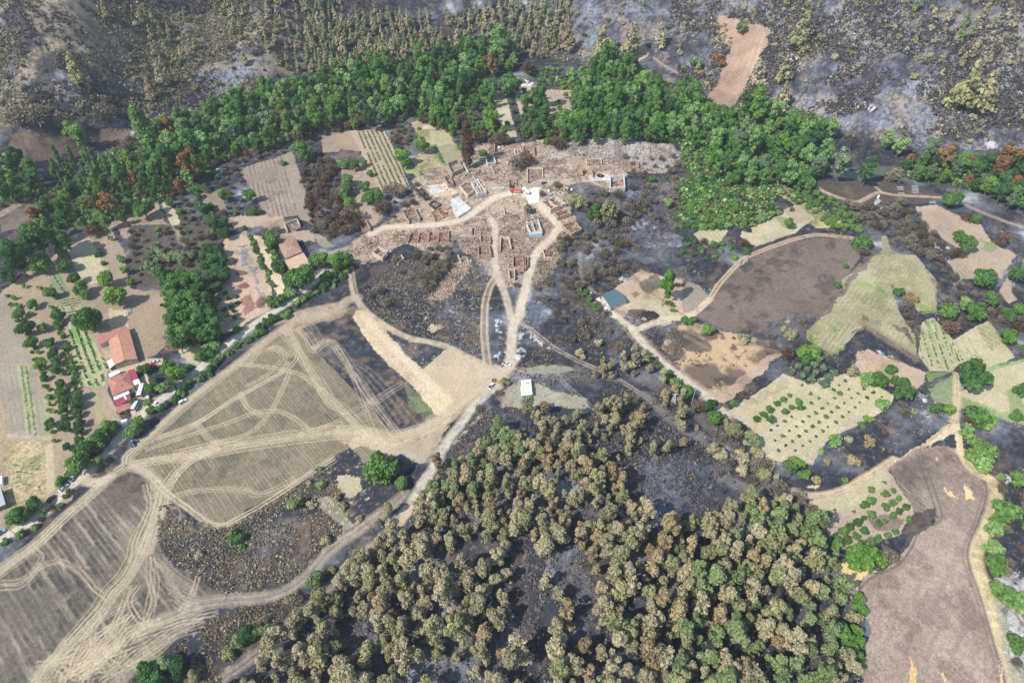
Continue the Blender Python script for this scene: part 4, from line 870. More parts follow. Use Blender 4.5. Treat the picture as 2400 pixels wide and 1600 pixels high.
def px_per_m(px, py, w):
    d = rays([(px, py)])[0]; t = w[1] / (d[1] if abs(d[1]) > 1e-6 else 1e-6)
    return FOC / t
def plant(x, y, R, shape, leaf, name, cat, label, group, sx=1.0, hz=1.0):
    PLANTS.append(dict(x=x, y=y, R=R, shape=shape, leaf=leaf, name=name, cat=cat, label=label, group=group, hz=hz, prio=R / math.hypot(math.hypot(x, y), CAM_Z)))
def plant_px(px, py, rpx, shape, leaf, name, cat, label, group, hz=1.0):
    """a plant whose crown centre is seen at a photo point, with its crown radius in photo pixels"""
    w = G3([(px, py)], 3.0)[0]
    for _ in range(2):
        R = 1.25 * rpx / px_per_m(px, py, w); w = G3([(px, py)], ZC[shape] * R * hz)[0]
    plant(w[0], w[1], R, shape, leaf, name, cat, label, group, hz=hz)
def scatter(poly, spacing, sizes, mix_, label, group, h=3.0, holes=(), clump=None, seed=0, keep=1.0, hz=(.85, 1.2), n_max=4000):
    """plants spread through a region outlined in the photo (outline at height h), no two nearer than spacing metres"""
    k_ = {"scorched_pine": (1.3, .63), "green_pine": (1.3, .63), "scorched_conifer": (1.5, 1.0), "broadleaf_tree": (1.3, 1.1), "hillside_bush": (1.3, 1.0), "charred_bush": (1.6, 1.05), "riverside_shrub": (1.2, 1.1)}.get(mix_[0][3], (1, 1)); spacing *= k_[1]; sizes = (sizes[0] * k_[0], sizes[1] * k_[0])
    P = G(poly, h); Hs = [G(q, h * .5) for q in holes]
    r = np.random.default_rng(seed + 1000); lo, hi = P.min(0), P.max(0)
    n = int(min(60000, (hi - lo).prod() / spacing ** 2 * 6)); Q = r.uniform(lo, hi, (n, 2))
    ok = inside(P, Q[:, 0], Q[:, 1])
    for q in Hs: ok &= ~inside(q, Q[:, 0], Q[:, 1])
    if clump:
        ok &= fbm(Q[:, 0], Q[:, 1], clump[0], 60 + seed, 3) > clump[1] - (.05 if 'pine' in mix_[0][3] else 0)
    ok &= r.random(n) < keep
    Q = Q[ok]; Q = Q[off_road(Q)]; Q = Q[~cult(Q)] if mix_[0][3] in ('charred_bush', 'hillside_bush') else Q; grid = {}; out = []
    for x, y in Q:
        cx, cy = int(x // spacing), int(y // spacing)
        if any((x - a) ** 2 + (y - b) ** 2 < spacing ** 2 for i in (-1, 0, 1) for j in (-1, 0, 1) for a, b in grid.get((cx + i, cy + j), ())): continue
        grid.setdefault((cx, cy), []).append((x, y)); out.append((x, y))
        if len(out) >= n_max: break
    ws = np.array([m_[0] for m_ in mix_], float); ws /= ws.sum()
    for x, y in out:
        w_, shape, leaf, name, cat, word = mix_[r.choice(len(mix_), p=ws)]
        R = (sizes[0] * .75 + (sizes[1] - sizes[0] * .75) * r.random() ** 1.2) * (.65 if shape in ('poplar',) else 1)
        plant(x, y, R, shape, leaf, name, cat, label.replace('*', word), group.replace('*', word), hz=r.uniform(*hz))
    return len(out)

# ================================================================ plants, region by region
PT = 'scorched_pine'
mx_pine = [(7, 'pine', 'tan', PT, 'tree', 'scorched tan'), (2, 'pine', 'olive', PT, 'tree', 'half scorched olive'), (.9, 'pine', 'orange', PT, 'tree', 'russet brown')]
mx_up = [(2.4, 'pine', 'tan', PT, 'tree', 'scorched tan'), (1.2, 'pine', 'olive', PT, 'tree', 'half scorched olive'), (1.3, 'pine', 'orange', PT, 'tree', 'russet brown'), (.35, 'dead', 'ash', 'bare_tree', 'tree', 'leafless charred')]
clear = [T('H', [(1450, 640), (1620, 620), (1720, 760), (1760, 930), (1600, 960), (1420, 900), (1380, 760)]), T('H', [(1080, 1140), (1250, 1120), (1270, 1330), (1110, 1340)]), T('H', [(560, 1430), (880, 1430), (960, 1640), (400, 1640), (330, 1500)])]
scatter(T('H', [(-60, 760), (120, 680), (330, 560), (480, 470), (560, 420), (900, 400), (1200, 520), (1500, 600), (1560, 1000), (1500, 1640), (-60, 1640)]), 7.6, (2.6, 4.9), mx_pine, '* pine on the ashy slope south of the pine hilltop', '* pines on the lower ashy slope', 4, clear, (30, .36), 1)
scatter(T('G', [(1480, 1640), (1700, 1380), (1900, 1240), (2120, 1050), (2349, 870), (2349, 1640)]), 8.4, (2.6, 4.6), mx_pine[:2], '* pine below the wheel-rutted track at the wood edge', '* pines at the wood edge below the track', 4, [T('G', [(1560, 1480), (1750, 1440), (1850, 1568), (1600, 1640)])], (30, .34), 2)
scatter(T('H', [(560, 180), (760, 30), (1250, -30), (1600, 0), (1850, 30), (2000, 250), (2120, 480), (1900, 640), (1500, 560), (1200, 480), (900, 380), (600, 400), (520, 300)]), 6.4, (2.3, 3.9), mx_up, '* pine crowded on the crest of the pine hill', '* pines on the crest of the pine hill', 4, [], (24, .33), 3)
scatter(T('E', [(900, 1300), (1150, 1240), (1400, 1230), (1650, 1270), (1900, 1180), (2050, 1350), (2020, 1600), (1050, 1600), (800, 1500)]), 7.0, (2.0, 3.6), mx_up, '* pine on the hill just south of the white cabin', '* pines just south of the white cabin', 4, [], (22, .4), 4)
scatter(T('E', [(1780, 900), (2000, 860), (2349, 1180), (2349, 1600), (2080, 1560), (1950, 1250), (1700, 1100)]), 8.5, (1.7, 3.2), mx_up, '* pine on burnt ground by the dirt track east of the cabin', '* pines by the dirt track east of the cabin', 3, [T('E', [(2050, 1100), (2300, 1300), (2349, 1568), (2100, 1500)])], (22, .45), 5)
mx_r = [(4.2, 'pine', 'pine', 'green_pine', 'tree', 'grey green'), (2.2, 'pine', 'olive', 'green_pine', 'tree', 'yellowish green'), (2.4, 'pine', 'tan', PT, 'tree', 'scorched tan'), (1, 'pine', 'orange', PT, 'tree', 'russet brown')]
scatter(T('H', [(1500, 700), (1700, 560), (1950, 560), (2349, 600), (2349, 1640), (1500, 1640), (1780, 1000)]), 8.2, (2.6, 4.8), [(3, 'pine', 'tan', PT, 'tree', 'scorched tan'), (1.5, 'pine', 'orange', PT, 'tree', 'russet brown'), (1.5, 'pine', 'olive', 'green_pine', 'tree', 'yellowish green')], '* pine beside the ashy clearings of the wood', '* pines beside the ashy clearings', 4, clear, (28, .4), 6)
scatter(T('I', [(-60, 480), (100, 480), (400, 330), (700, 330), (900, 440), (960, 620), (1050, 950), (1060, 1250), (1180, 1480), (1200, 1640), (-60, 1640)]), 7.8, (2.7, 4.9), mx_r, '* pine in the green part of the wood by the purple-brown field', '* pines in the green part of the wood', 4, [], (30, .32), 7)
scatter(T('E', [(1000, 1500), (1060, 1380), (1180, 1450), (1260, 1600), (1000, 1600)]), 5, (2.2, 3.6), [(1, 'pine', 'pine', 'green_pine', 'tree', 'grey green')], '* pine at the upper end of the surviving patch', '* pines at the upper end of the surviving patch', 4, [], None, 9)
scatter(T('H', [(560, 150), (700, 60), (980, 40), (1100, 260), (1000, 330), (800, 250), (700, 440), (530, 440), (500, 330)]), 7.0, (2.4, 3.8), [(2, 'pine', 'pine', 'green_pine', 'tree', 'grey green'), (1.5, 'pine', 'olive', 'green_pine', 'tree', 'yellowish green')], '* pine in the surviving patch on the pine hill', '* pines in the surviving green patch', 4, [], None, 8, .8)
# bare burnt trees
mx_dead = [(1, 'dead', 'ash', 'bare_tree', 'tree', 'bare')]
scatter(T('I', [(-200, -60), (160, 0), (330, 180), (430, 250), (400, 420), (100, 540), (-200, 480)]), 4.2, (1.6, 2.6), mx_dead, 'bare charred trunk with thin branches on blue-grey ash', 'bare burnt trees on the blue-grey ash', 2, [], None, 10)
scatter(T('H', [(1400, 700), (1700, 620), (1760, 930), (1500, 980)]), 8, (1.6, 2.8), mx_dead, 'bare charred tree in the ashy clearing of the wood', 'bare burnt trees in the clearings', 2, [], None, 11)
scatter(T('H', [(0, 500), (1400, 500), (1400, 1568), (0, 1568)]), 10, (1.8, 3.0), mx_dead, 'bare charred tree among the scorched pines', 'bare burnt trees among the pines', 2, [], None, 12)
scatter(T('B', [(1960, 1400), (2349, 1300), (2349, 1568), (2000, 1640)]), 8, (1.6, 2.4), mx_dead, 'bare charred tree on the white ash east of the village', 'bare burnt trees east of the village', 2, [], None, 13)
# far conifer forest
mxf = [(5, 'conifer', 'tan', 'scorched_conifer', 'tree', 'scorched tan'), (2.4, 'conifer', 'olive', 'scorched_conifer', 'tree', 'olive brown'), (1.5, 'pine', 'tan', 'scorched_conifer', 'tree', 'round-topped tan'), (.8, 'conifer', 'pine', 'scorched_conifer', 'tree', 'dull green')]
scatter(T('B', [(-300, -30), (1560, -30), (1560, 380), (1250, 380), (1150, 260), (950, 230), (700, 320), (340, 400), (0, 480), (-200, 500)]), 6.4, (2.0, 3.3), mxf, '* conifer in the dense wood above the river', '* conifers in the dense wood above the river', 4, [], (40, .3), 20)
scatter(T('A', [(1500, -30), (2349, -30), (2349, 470), (2000, 480), (1650, 350)]), 7.5, (1.5, 2.9), mxf, '* conifer on the pale gullied slope above the river', '* conifers on the pale gullied slope', 3, [], (40, .42), 21)
mxs = [(3, 'bush', 'olive', 'hillside_bush', 'bush', 'olive'), (3, 'bush', 'tan', 'hillside_bush', 'bush', 'tan'), (2, 'twig', 'char', 'hillside_bush', 'bush', 'grey-brown twiggy'), (1, 'conifer', 'olive', 'hillside_bush', 'bush', 'pointed olive')]
scatter(T('A', [(-60, -30), (1500, -30), (1650, 350), (2000, 500), (1700, 620), (1100, 740), (300, 860), (-60, 860)]), 9.5, (1.2, 3.2), mxs, '* bush on the grey burnt slope across the river', '* bushes on the grey burnt slope', 1.5, [], (45, .46), 22)
scatter(T('A', [(560, 0), (1500, 0), (1500, 200), (1250, 420), (1000, 480), (850, 330), (620, 300)]), 9, (1.8, 3.4), mxf, '* conifer on the spur across the river', '* conifers on the spur across the river', 3, [], (40, .48), 23)
scatter(T('C', [(-60, -30), (2400, -30), (2400, 1000), (1900, 1040), (1300, 950), (800, 820), (620, 700), (620, 200), (260, 100), (200, 600), (0, 520), (-60, 300)]), 9.0, (1.0, 3.0), mxs + [(2, 'dead', 'ash', 'hillside_bush', 'bush', 'leafless black')], '* bush on the blue-grey burnt mountainside', '* bushes on the burnt mountainside', 1.5, [T('C', [(1000, 560), (1500, 700), (1700, 900), (1300, 900), (800, 760)])], (40, .42), 24)
scatter(T('C', [(1500, 60), (2400, 60), (2400, 700), (1900, 700), (1650, 420)]), 11, (1.8, 3.2), mxf, '* conifer high on the burnt mountainside', '* conifers high on the burnt mountainside', 2, [], (40, .5), 25)
scatter(T('B', [(1600, -30), (2380, -30), (2380, 330), (2100, 320), (1900, 330), (1650, 380)]), 12, (1.3, 3.0), mxs, '* bush on the ashy slope behind the river poplars', '* bushes on the ashy slope behind the poplars', 1.5, [], (40, .5), 26)
for px_, py_, rr, lf in [(1412, 95, 20, 'olive'), (1480, 90, 22, 'tan'), (1330, 85, 17, 'orange'), (1550, 80, 14, 'tan'), (1880, 75, 24, 'olive'), (1845, 160, 16, 'olive'), (1835, 225, 18, 'tan'), (2270, 200, 30, 'olive'), (2310, 215, 26, 'olive'), (1780, 170, 16, 'tan'), (85, 270, 26, 'char'), (40, 275, 26, 'char'), (245, 265, 26, 'char'), (140, 280, 20, 'char'), (170, 155, 18, 'olive'), (375, 175, 14, 'tan'), (200, 180, 10, 'tan'), (350, 205, 13, 'orange')]:
    plant_px(px_, py_, rr, 'twig' if lf == 'char' else 'conifer', lf, 'hillside_bush' if lf == 'char' else 'scorched_conifer', 'bush' if lf == 'char' else 'tree', 'large lone scorched conifer standing apart on the slope' if lf != 'char' else 'big round grey twiggy bush along the slope foot', 'lone large conifers on the slopes' if lf != 'char' else 'big round grey bushes at the slope foot')
# riverside belt
def mxg(*k):
    D = dict(g=('broad', 'green', 'broadleaf_tree', 'tree', 'green'), d=('broad', 'deep', 'broadleaf_tree', 'tree', 'deep green'), b=('broad', 'bright', 'broadleaf_tree', 'tree', 'bright green'), p=('broad', 'pale', 'broadleaf_tree', 'tree', 'pale green'), s=('broad', 'silver', 'willow_tree', 'tree', 'silvery'), r=('broad', 'rust', 'broadleaf_tree', 'tree', 'rusty orange'), n=('twig', 'brown', 'charred_bush', 'bush', 'dead brown'), P=('poplar', 'green', 'poplar_tree', 'tree', 'tall green'), c=('twig', 'char', 'charred_bush', 'bush', 'grey'), B=('bush', 'green', 'riverside_shrub', 'shrub', 'green'), L=('bush', 'pale', 'riverside_shrub', 'shrub', 'pale green'), Y=('bush', 'bright', 'riverside_shrub', 'shrub', 'bright green'), D=('bush', 'deep', 'riverside_shrub', 'shrub', 'deep green'))
    return [(w,) + D[c] for c, w in k]
RB = [(0, 480)]
scatter(T('A', [(1050, 860), (1300, 800), (1500, 760), (1680, 660), (1900, 580), (2349, 500), (2349, 800), (2200, 900), (1950, 960), (1500, 1080), (1300, 1120), (1080, 1040)]), 7.5, (3.3, 5.6), mxg(('g', 5), ('d', 1.4), ('b', 1.5), ('p', 3), ('s', 1), ('r', .15)), '* riverside tree in the upstream stretch of the belt', '* riverside trees of the upstream stretch', 7, [], None, 30)
scatter(T('A', [(700, 1240), (900, 1150), (1050, 1080), (1280, 1080), (1420, 1150), (1270, 1290), (1100, 1350), (930, 1350), (850, 1500), (700, 1568), (200, 1600), (420, 1400), (560, 1300)]), 7.5, (3.2, 5.2), mxg(('g', 3), ('d', 3), ('b', 1), ('p', 3), ('r', .35), ('n', .8)), '* tree in the curve of the river belt above the gardens', '* trees in the curve of the river belt', 6, [], None, 31)
scatter(T('A', [(-60, 1080), (120, 1080), (260, 1200), (230, 1340), (100, 1380), (-60, 1340)]), 7.5, (3.6, 5.6), mxg(('g', 3), ('d', 2), ('b', 1.4)), '* tree in the clump by the dark burnt field', '* trees in the clump by the dark burnt field', 6, [], None, 32)
scatter(T('A', [(350, 1060), (470, 1010), (600, 1040), (820, 1090), (800, 1200), (600, 1280), (480, 1270), (360, 1180)]), 5.5, (2.4, 3.6), mxg(('P', 3), ('g', 2), ('p', 1)), '* tree in the poplar stand by the river bend', '* trees in the poplar stand by the bend', 9, [], None, 33)
scatter(T('B', [(-60, 500), (200, 390), (340, 420), (350, 560), (520, 480), (540, 420), (700, 350), (860, 330), (960, 270), (1190, 330), (1190, 440), (1000, 500), (880, 560), (830, 700), (720, 900), (600, 780), (400, 760), (200, 860), (-60, 860)]), 7.2, (3.2, 5.4), mxg(('g', 5), ('d', 1.4), ('b', 2), ('p', 3.4), ('P', 1), ('s', .7), ('r', .2), ('n', .8)), '* riverside tree in the middle stretch behind the row-crop field', '* riverside trees of the middle stretch', 7, [], None, 34)
scatter(T('B', [(1580, 560), (1700, 480), (1760, 380), (1850, 350), (2020, 440), (2150, 600), (2349, 640), (2349, 900), (2200, 960), (1900, 940), (1620, 940), (1590, 760)]), 7.0, (3.0, 5.2), mxg(('g', 5), ('b', 3), ('p', 4.5), ('d', .8), ('P', 2)), '* tree in the thick grove behind the rocky ridge', '* trees in the grove behind the rocky ridge', 8, [], None, 35)
scatter(T('C', [(-60, 640), (0, 560), (110, 580), (140, 760), (300, 810), (520, 750), (650, 750), (830, 870), (1030, 850), (1010, 1040), (960, 1180), (880, 1250), (680, 1240), (300, 1230), (130, 1200), (200, 1050), (60, 960), (-60, 900)]), 7.2, (3.2, 5.4), mxg(('g', 5), ('b', 3), ('p', 4.5), ('d', 1), ('s', .5)), '* tree in the downstream grove beyond the rocky ridge', '* trees in the downstream grove', 8, [], None, 36)
scatter(T('C', [(1500, 1130), (1700, 1070), (1900, 1090), (2100, 1110), (2400, 1060), (2400, 1420), (2250, 1400), (2100, 1330), (1900, 1230), (1600, 1220)]), 7.5, (3.2, 5.0), mxg(('g', 4), ('d', 3), ('s', 1.6), ('r', .8), ('b', 1.4)), '* tree on the far bank past the river pool', '* trees past the river pool', 6, [], None, 37)
scatter(T('B', [(940, 580), (1060, 560), (1200, 540), (1230, 640), (1060, 640), (1040, 700), (1100, 880), (1150, 950), (860, 960), (740, 900), (860, 700)]), 7, (2.6, 4.2), mxg(('g', 4), ('b', 2), ('n', 2), ('d', 1)), '* tree in the strips north of the ruined village', '* trees north of the ruined village', 5, [], None, 38)
scatter(T('B', [(1240, 720), (1400, 640), (1410, 800), (1600, 790), (1760, 820), (1800, 960), (1600, 980), (1400, 940), (1250, 940)]), 6.5, (2.5, 4.2), mxg(('g', 5), ('d', 1.5), ('b', 1.2), ('n', 1)), '* tree in the orchard strip beside the rocky ridge', '* trees in the orchard strip by the ridge', 5, [], None, 39)
scatter(T('C', [(0, 1240), (150, 1200), (300, 1230), (660, 1250), (700, 1330), (600, 1340), (690, 1480), (620, 1490), (460, 1568), (-60, 1568), (-30, 1400)]), 4.4, (1.7, 3.1), mxg(('B', 4), ('L', 4), ('Y', 1), ('D', 1)), '* shrub in the overgrown garden below the grove', '* shrubs in the overgrown garden', 1.5, [T('C', [(400, 1370), (470, 1370), (460, 1440), (410, 1440)])], None, 40)
scatter(T('C', [(690, 1320), (760, 1290), (900, 1300), (1060, 1370), (1180, 1450), (1270, 1550), (1180, 1600), (980, 1540), (880, 1440), (760, 1390)]), 4.2, (1.9, 2.9), mxg(('B', 5), ('Y', 3)), '* fruit bush in the diagonal orchard rows', '* fruit bushes in the diagonal orchard rows', 1.5, [], None, 41)
scatter(T('B', [(-30, 470), (1500, 420), (1560, 560), (1340, 600), (900, 620), (700, 900), (0, 900)]), 11, (1.7, 2.8), mxg(('B', 3), ('D', 3), ('c', 1), ('n', 1)), '* undergrowth shrub along the river bank', '* undergrowth shrubs along the river bank', 1.5, [], None, 42)
scatter(T('B', [(1360, 470), (1520, 460), (1600, 540), (1560, 620), (1400, 560)]), 5, (1.5, 2.6), mxg(('B', 4), ('L', 3), ('n', 1)), '* shrub near the bright ash patch by the river', '* shrubs near the bright ash patch', 1.5, [], None, 43)
tr = [  # crown centre x, y, radius px, shape, leaf, label   (tile coordinates below)
 ('A', 530, 915, 62, 'broad', 'bright', 'bright green tree standing alone past the dark burnt field'), ('A', 2085, 1035, 66, 'round', 'green', 'round green tree at the corner of the two-tone ploughed field'),
 ('A', 985, 1435, 62, 'round', 'green', 'round green tree south of the river belt'), ('A', 1005, 910, 50, 'poplar', 'green', 'leaning poplar with a rust-coloured lower half'), ('A', 1140, 870, 50, 'broad', 'rust', 'rust-orange scorched tree beside the leaning poplar'), ('A', 1290, 1130, 60, 'broad', 'rust', 'rusty half-burnt tree near the white ash patch'), ('A', 740, 1410, 50, 'broad', 'rust', 'rusty brown tree at the lower river belt'), ('A', 260, 1480, 50, 'broad', 'rust', 'orange scorched tree above the grey garden field'), ('A', 335, 1500, 50, 'round', 'silver', 'silvery blue-green tree beside the orange one'), ('A', 1845, 830, 50, 'broad', 'silver', 'silvery willow in the upstream river belt'), ('A', 1720, 960, 45, 'round', 'pale', 'pale yellow-green tree near the scorched bushes'), ('A', 1300, 1000, 55, 'broad', 'pale', 'pale green tree with layered crown by the river'), ('A', 1400, 980, 50, 'broad', 'pale', 'second pale green tree with layered crown'), ('A', 1180, 1010, 55, 'broad', 'pale', 'third pale green tree next to the poplars'),
 ('A', 1715, 1345, 42, 'round', 'bright', 'bright green tree at the west edge of the two-tone field'), ('A', 1530, 1350, 45, 'round', 'pale', 'pale thin tree near the ploughed field'), ('A', 1750, 1450, 28, 'round', 'green', 'small green tree by the two-tone field corner'), ('A', 1160, 1390, 32, 'round', 'green', 'small green tree at the head of the garden strip'), ('A', 1945, 1120, 22, 'bush', 'green', 'small green bush between the ploughed strips'),
 ('B', 545, 1005, 52, 'round', 'green', 'round dark green tree at the grassy plot'), ('B', 425, 1080, 52, 'round', 'bright', 'yellow-green tree east of the row-crop field'), ('B', 450, 1120, 35, 'round', 'bright', 'lower yellow-green tree east of the row-crop field'), ('B', 665, 780, 60, 'round', 'green', 'round green tree beside the orange trailer'), ('B', 1000, 610, 58, 'round', 'green', 'round green tree west of the bright ash patch'), ('B', 1150, 600, 58, 'round', 'green', 'round green tree beside the bright ash patch'), ('B', 1030, 820, 50, 'broad', 'bright', 'bright green tree at the foot of the narrow meadow'), ('B', 985, 700, 40, 'round', 'bright', 'bright green tree west of the narrow meadow'), ('B', 1365, 640, 50, 'broad', 'green', 'tall green tree between the pink plots'), ('B', 260, 450, 75, 'broad', 'green', 'tall rounded green tree rising from the river belt'), ('B', 560, 470, 45, 'broad', 'bright', 'tall bright tree in the middle river belt'), ('B', 1090, 310, 60, 'broad', 'pale', 'tall pale green tree at the edge of the conifers'), ('B', 1150, 320, 50, 'broad', 'silver', 'tall grey-green tree at the edge of the conifers'), ('B', 1040, 430, 45, 'broad', 'rust', 'bright orange scorched tree in the river belt'), ('B', 1290, 470, 50, 'twig', 'brown', 'reddish leafless tree beside the river ash'), ('B', 870, 1000, 40, 'poplar', 'brown', 'tall charred poplar at the village edge'), ('B', 830, 1000, 32, 'round', 'bright', 'small green tree under the charred poplar'), ('B', 240, 820, 40, 'broad', 'silver', 'silver-green tree north of the row-crop field'), ('B', 1830, 390, 48, 'broad', 'green', 'tallest green tree of the ridge grove'), ('B', 1530, 800, 50, 'round', 'green', 'green tree south of the pink plots'), ('B', 1510, 870, 52, 'round', 'green', 'lower green tree south of the pink plots'), ('B', 1630, 870, 60, 'round', 'green', 'large green tree under the ridge grove'),
 ('B', 935, 940, 50, 'twig', 'brown', 'dead brown tree behind the village'), ('B', 1100, 950, 50, 'twig', 'brown', 'dead brown tree above the first ruined wall'), ('B', 820, 840, 48, 'twig', 'brown', 'dead brown tree west of the charred poplar'), ('B', 1310, 880, 50, 'twig', 'brown', 'dead brown tree among the orchard strip'), ('B', 1210, 1120, 55, 'twig', 'char', 'scorched twiggy tree in the village'), ('B', 1275, 1090, 50, 'twig', 'brown', 'scorched brown tree north of the dirt square'), ('B', 1490, 985, 45, 'twig', 'brown', 'olive-brown scorched tree at the ridge foot'), ('B', 1410, 975, 24, 'bush', 'bright', 'small green bush at the ridge foot'), ('B', 975, 1055, 30, 'bush', 'green', 'green bush beside the village ruins'),
 ('B', 95, 1135, 33, 'round', 'green', 'garden tree west of the row-crop field'), ('B', 158, 1120, 24, 'round', 'green', 'small garden tree at the row-crop edge'), ('B', 195, 1190, 24, 'round', 'green', 'small dark garden tree by the row crop'), ('B', 10, 1125, 32, 'round', 'bright', 'bright garden tree west of the scorched hedge'), ('B', 45, 1240, 38, 'round', 'green', 'garden tree at the top of the orchard column'), ('B', 50, 1290, 38, 'round', 'green', 'second garden tree of the orchard column'), ('B', 25, 1330, 38, 'round', 'green', 'third garden tree of the orchard column'), ('B', 160, 1290, 38, 'round', 'green', 'garden tree below the row-crop field'), ('B', 180, 1360, 42, 'round', 'bright', 'broad green tree beside the burnt village edge'), ('B', 250, 1350, 45, 'round', 'green', 'second broad green tree beside the burnt village edge'), ('B', 60, 1390, 38, 'round', 'bright', 'green tree above the brown thicket'), ('B', 380, 1300, 52, 'twig', 'char', 'grey charred tree at the row-crop foot'), ('B', 270, 1430, 55, 'twig', 'brown', 'brown charred tree beside the village road'), ('B', 60, 1480, 60, 'twig', 'brown', 'large brown charred tree west of the village road'),
 ('B', 1630, 1390, 55, 'round', 'olive', 'olive scorched tree east of the village square'), ('B', 1740, 1460, 55, 'round', 'green', 'green and olive tree east of the village'), ('B', 1680, 1440, 30, 'twig', 'char', 'charred tree by the green one east of the village'), ('B', 1850, 1440, 55, 'broad', 'olive', 'tall yellow-olive tree east of the village'), ('B', 2050, 1410, 50, 'twig', 'char', 'round twiggy bush on the eastern ash'), ('B', 2200, 1480, 40, 'dead', 'ash', 'bare pale tree on the eastern ash'), ('B', 2250, 1390, 32, 'round', 'pale', 'pale green tree on the eastern ash'), ('B', 1290, 1430, 32, 'round', 'olive', 'olive tree beside the minaret-like mast'), ('B', 1380, 1330, 22, 'twig', 'char', 'scorched bush inside the village square'), ('B', 1480, 1270, 26, 'twig', 'char', 'scorched bush by the parked blue car'),
 ('C', 100, 440, 36, 'bush', 'bright', 'green bush on the burnt edge of the clay field'), ('C', 410, 190, 38, 'round', 'pine', 'dark green bushy tree on the clay field'), ('C', 130, 500, 26, 'bush', 'rust', 'rusty bush by the clay field'), ('C', 240, 400, 34, 'bush', 'rust', 'red-brown bush by the clay field edge'), ('C', 270, 440, 28, 'bush', 'rust', 'second red-brown bush by the clay field edge'), ('C', 60, 640, 60, 'broad', 'green', 'tall green tree at the foot of the clay field'), ('C', 530, 740, 62, 'broad', 'bright', 'light green poplar group crown in the downstream belt'), ('C', 620, 740, 55, 'broad', 'pale', 'pale green tree beside the light poplar crown'), ('C', 1110, 1120, 68, 'broad', 'silver', 'large weeping willow at the river pool'), ('C', 1285, 1160, 62, 'broad', 'deep', 'deep green tree at the river pool'), ('C', 940, 1150, 48, 'broad', 'silver', 'smaller grey-green willow west of the pool'), ('C', 400, 980, 45, 'broad', 'silver', 'silvery tree inside the downstream grove'), ('C', 1415, 960, 40, 'broad', 'pale', 'thin green tree on a bare trunk above the pool'), ('C', 1500, 1000, 42, 'broad', 'pale', 'second thin green tree on a bare trunk above the pool'), ('C', 1845, 1360, 62, 'round', 'green', 'round green tree beside the pink ploughed patch'), ('C', 1780, 1080, 50, 'broad', 'rust', 'orange-tinged tree past the pool'), ('C', 2240, 1110, 60, 'broad', 'rust', 'large orange-brown tree at the river bend'), ('C', 1080, 920, 50, 'snag', 'char', 'bare forked grey tree above the pool'), ('C', 1190, 930, 55, 'snag', 'char', 'bare spreading grey-brown tree above the pool'), ('C', 1280, 1000, 45, 'snag', 'ash', 'bare leaning tree beside the pool'), ('C', 2010, 1510, 38, 'bush', 'green', 'low green bush by the diagonal track'), ('C', 1960, 1490, 35, 'twig', 'brown', 'brown bush by the diagonal track'), ('C', 730, 1540, 34, 'round', 'green', 'green tree on the small grassy plot'), ('C', 750, 1440, 16, 'bush', 'green', 'small bush on the pink plot'), ('C', 860, 1250, 55, 'round', 'green', 'green tree above the diagonal orchard'), ('C', 1470, 1200, 50, 'twig', 'char', 'grey leafless tree at the pool bank'),
 ('D', 600, 620, 95, 'round', 'green', 'large dark green walnut tree north of the tiled barn'), ('D', 790, 470, 70, 'round', 'bright', 'large bright tree by the fallow field'), ('D', 720, 350, 60, 'round', 'bright', 'upper bright tree by the fallow field'), ('D', 240, 80, 95, 'broad', 'deep', 'big dark tree at the garden top'), ('D', 100, 200, 80, 'broad', 'deep', 'big dark tree at the upper river gardens'), ('D', 410, 80, 70, 'broad', 'deep', 'dark tree above the fallow garden'), ('D', 270, 250, 70, 'round', 'green', 'tall green tree over the garden columns'), ('D', 50, 330, 50, 'round', 'deep', 'dark tree at the garden edge'), ('D', 30, 130, 60, 'round', 'green', 'green tree at the far garden corner'),
 ('D', 2190, 215, 58, 'round', 'green', 'green tree east of the old tiled house'), ('D', 2060, 340, 85, 'round', 'green', 'broad green tree in front of the old tiled house'), ('D', 1870, 80, 55, 'round', 'green', 'green tree west of the old tiled house'), ('D', 1920, 260, 50, 'bush', 'green', 'green bush against the old tiled house'), ('D', 2320, 240, 60, 'round', 'bright', 'bright tree at the lane bend by the old house'), ('D', 2240, 340, 45, 'bush', 'green', 'bush on the lane by the old house'), ('D', 1890, 500, 50, 'bush', 'green', 'bush at the top of the lane hedge'), ('D', 2000, 450, 40, 'bush', 'pale', 'pale bush at the lane corner'),
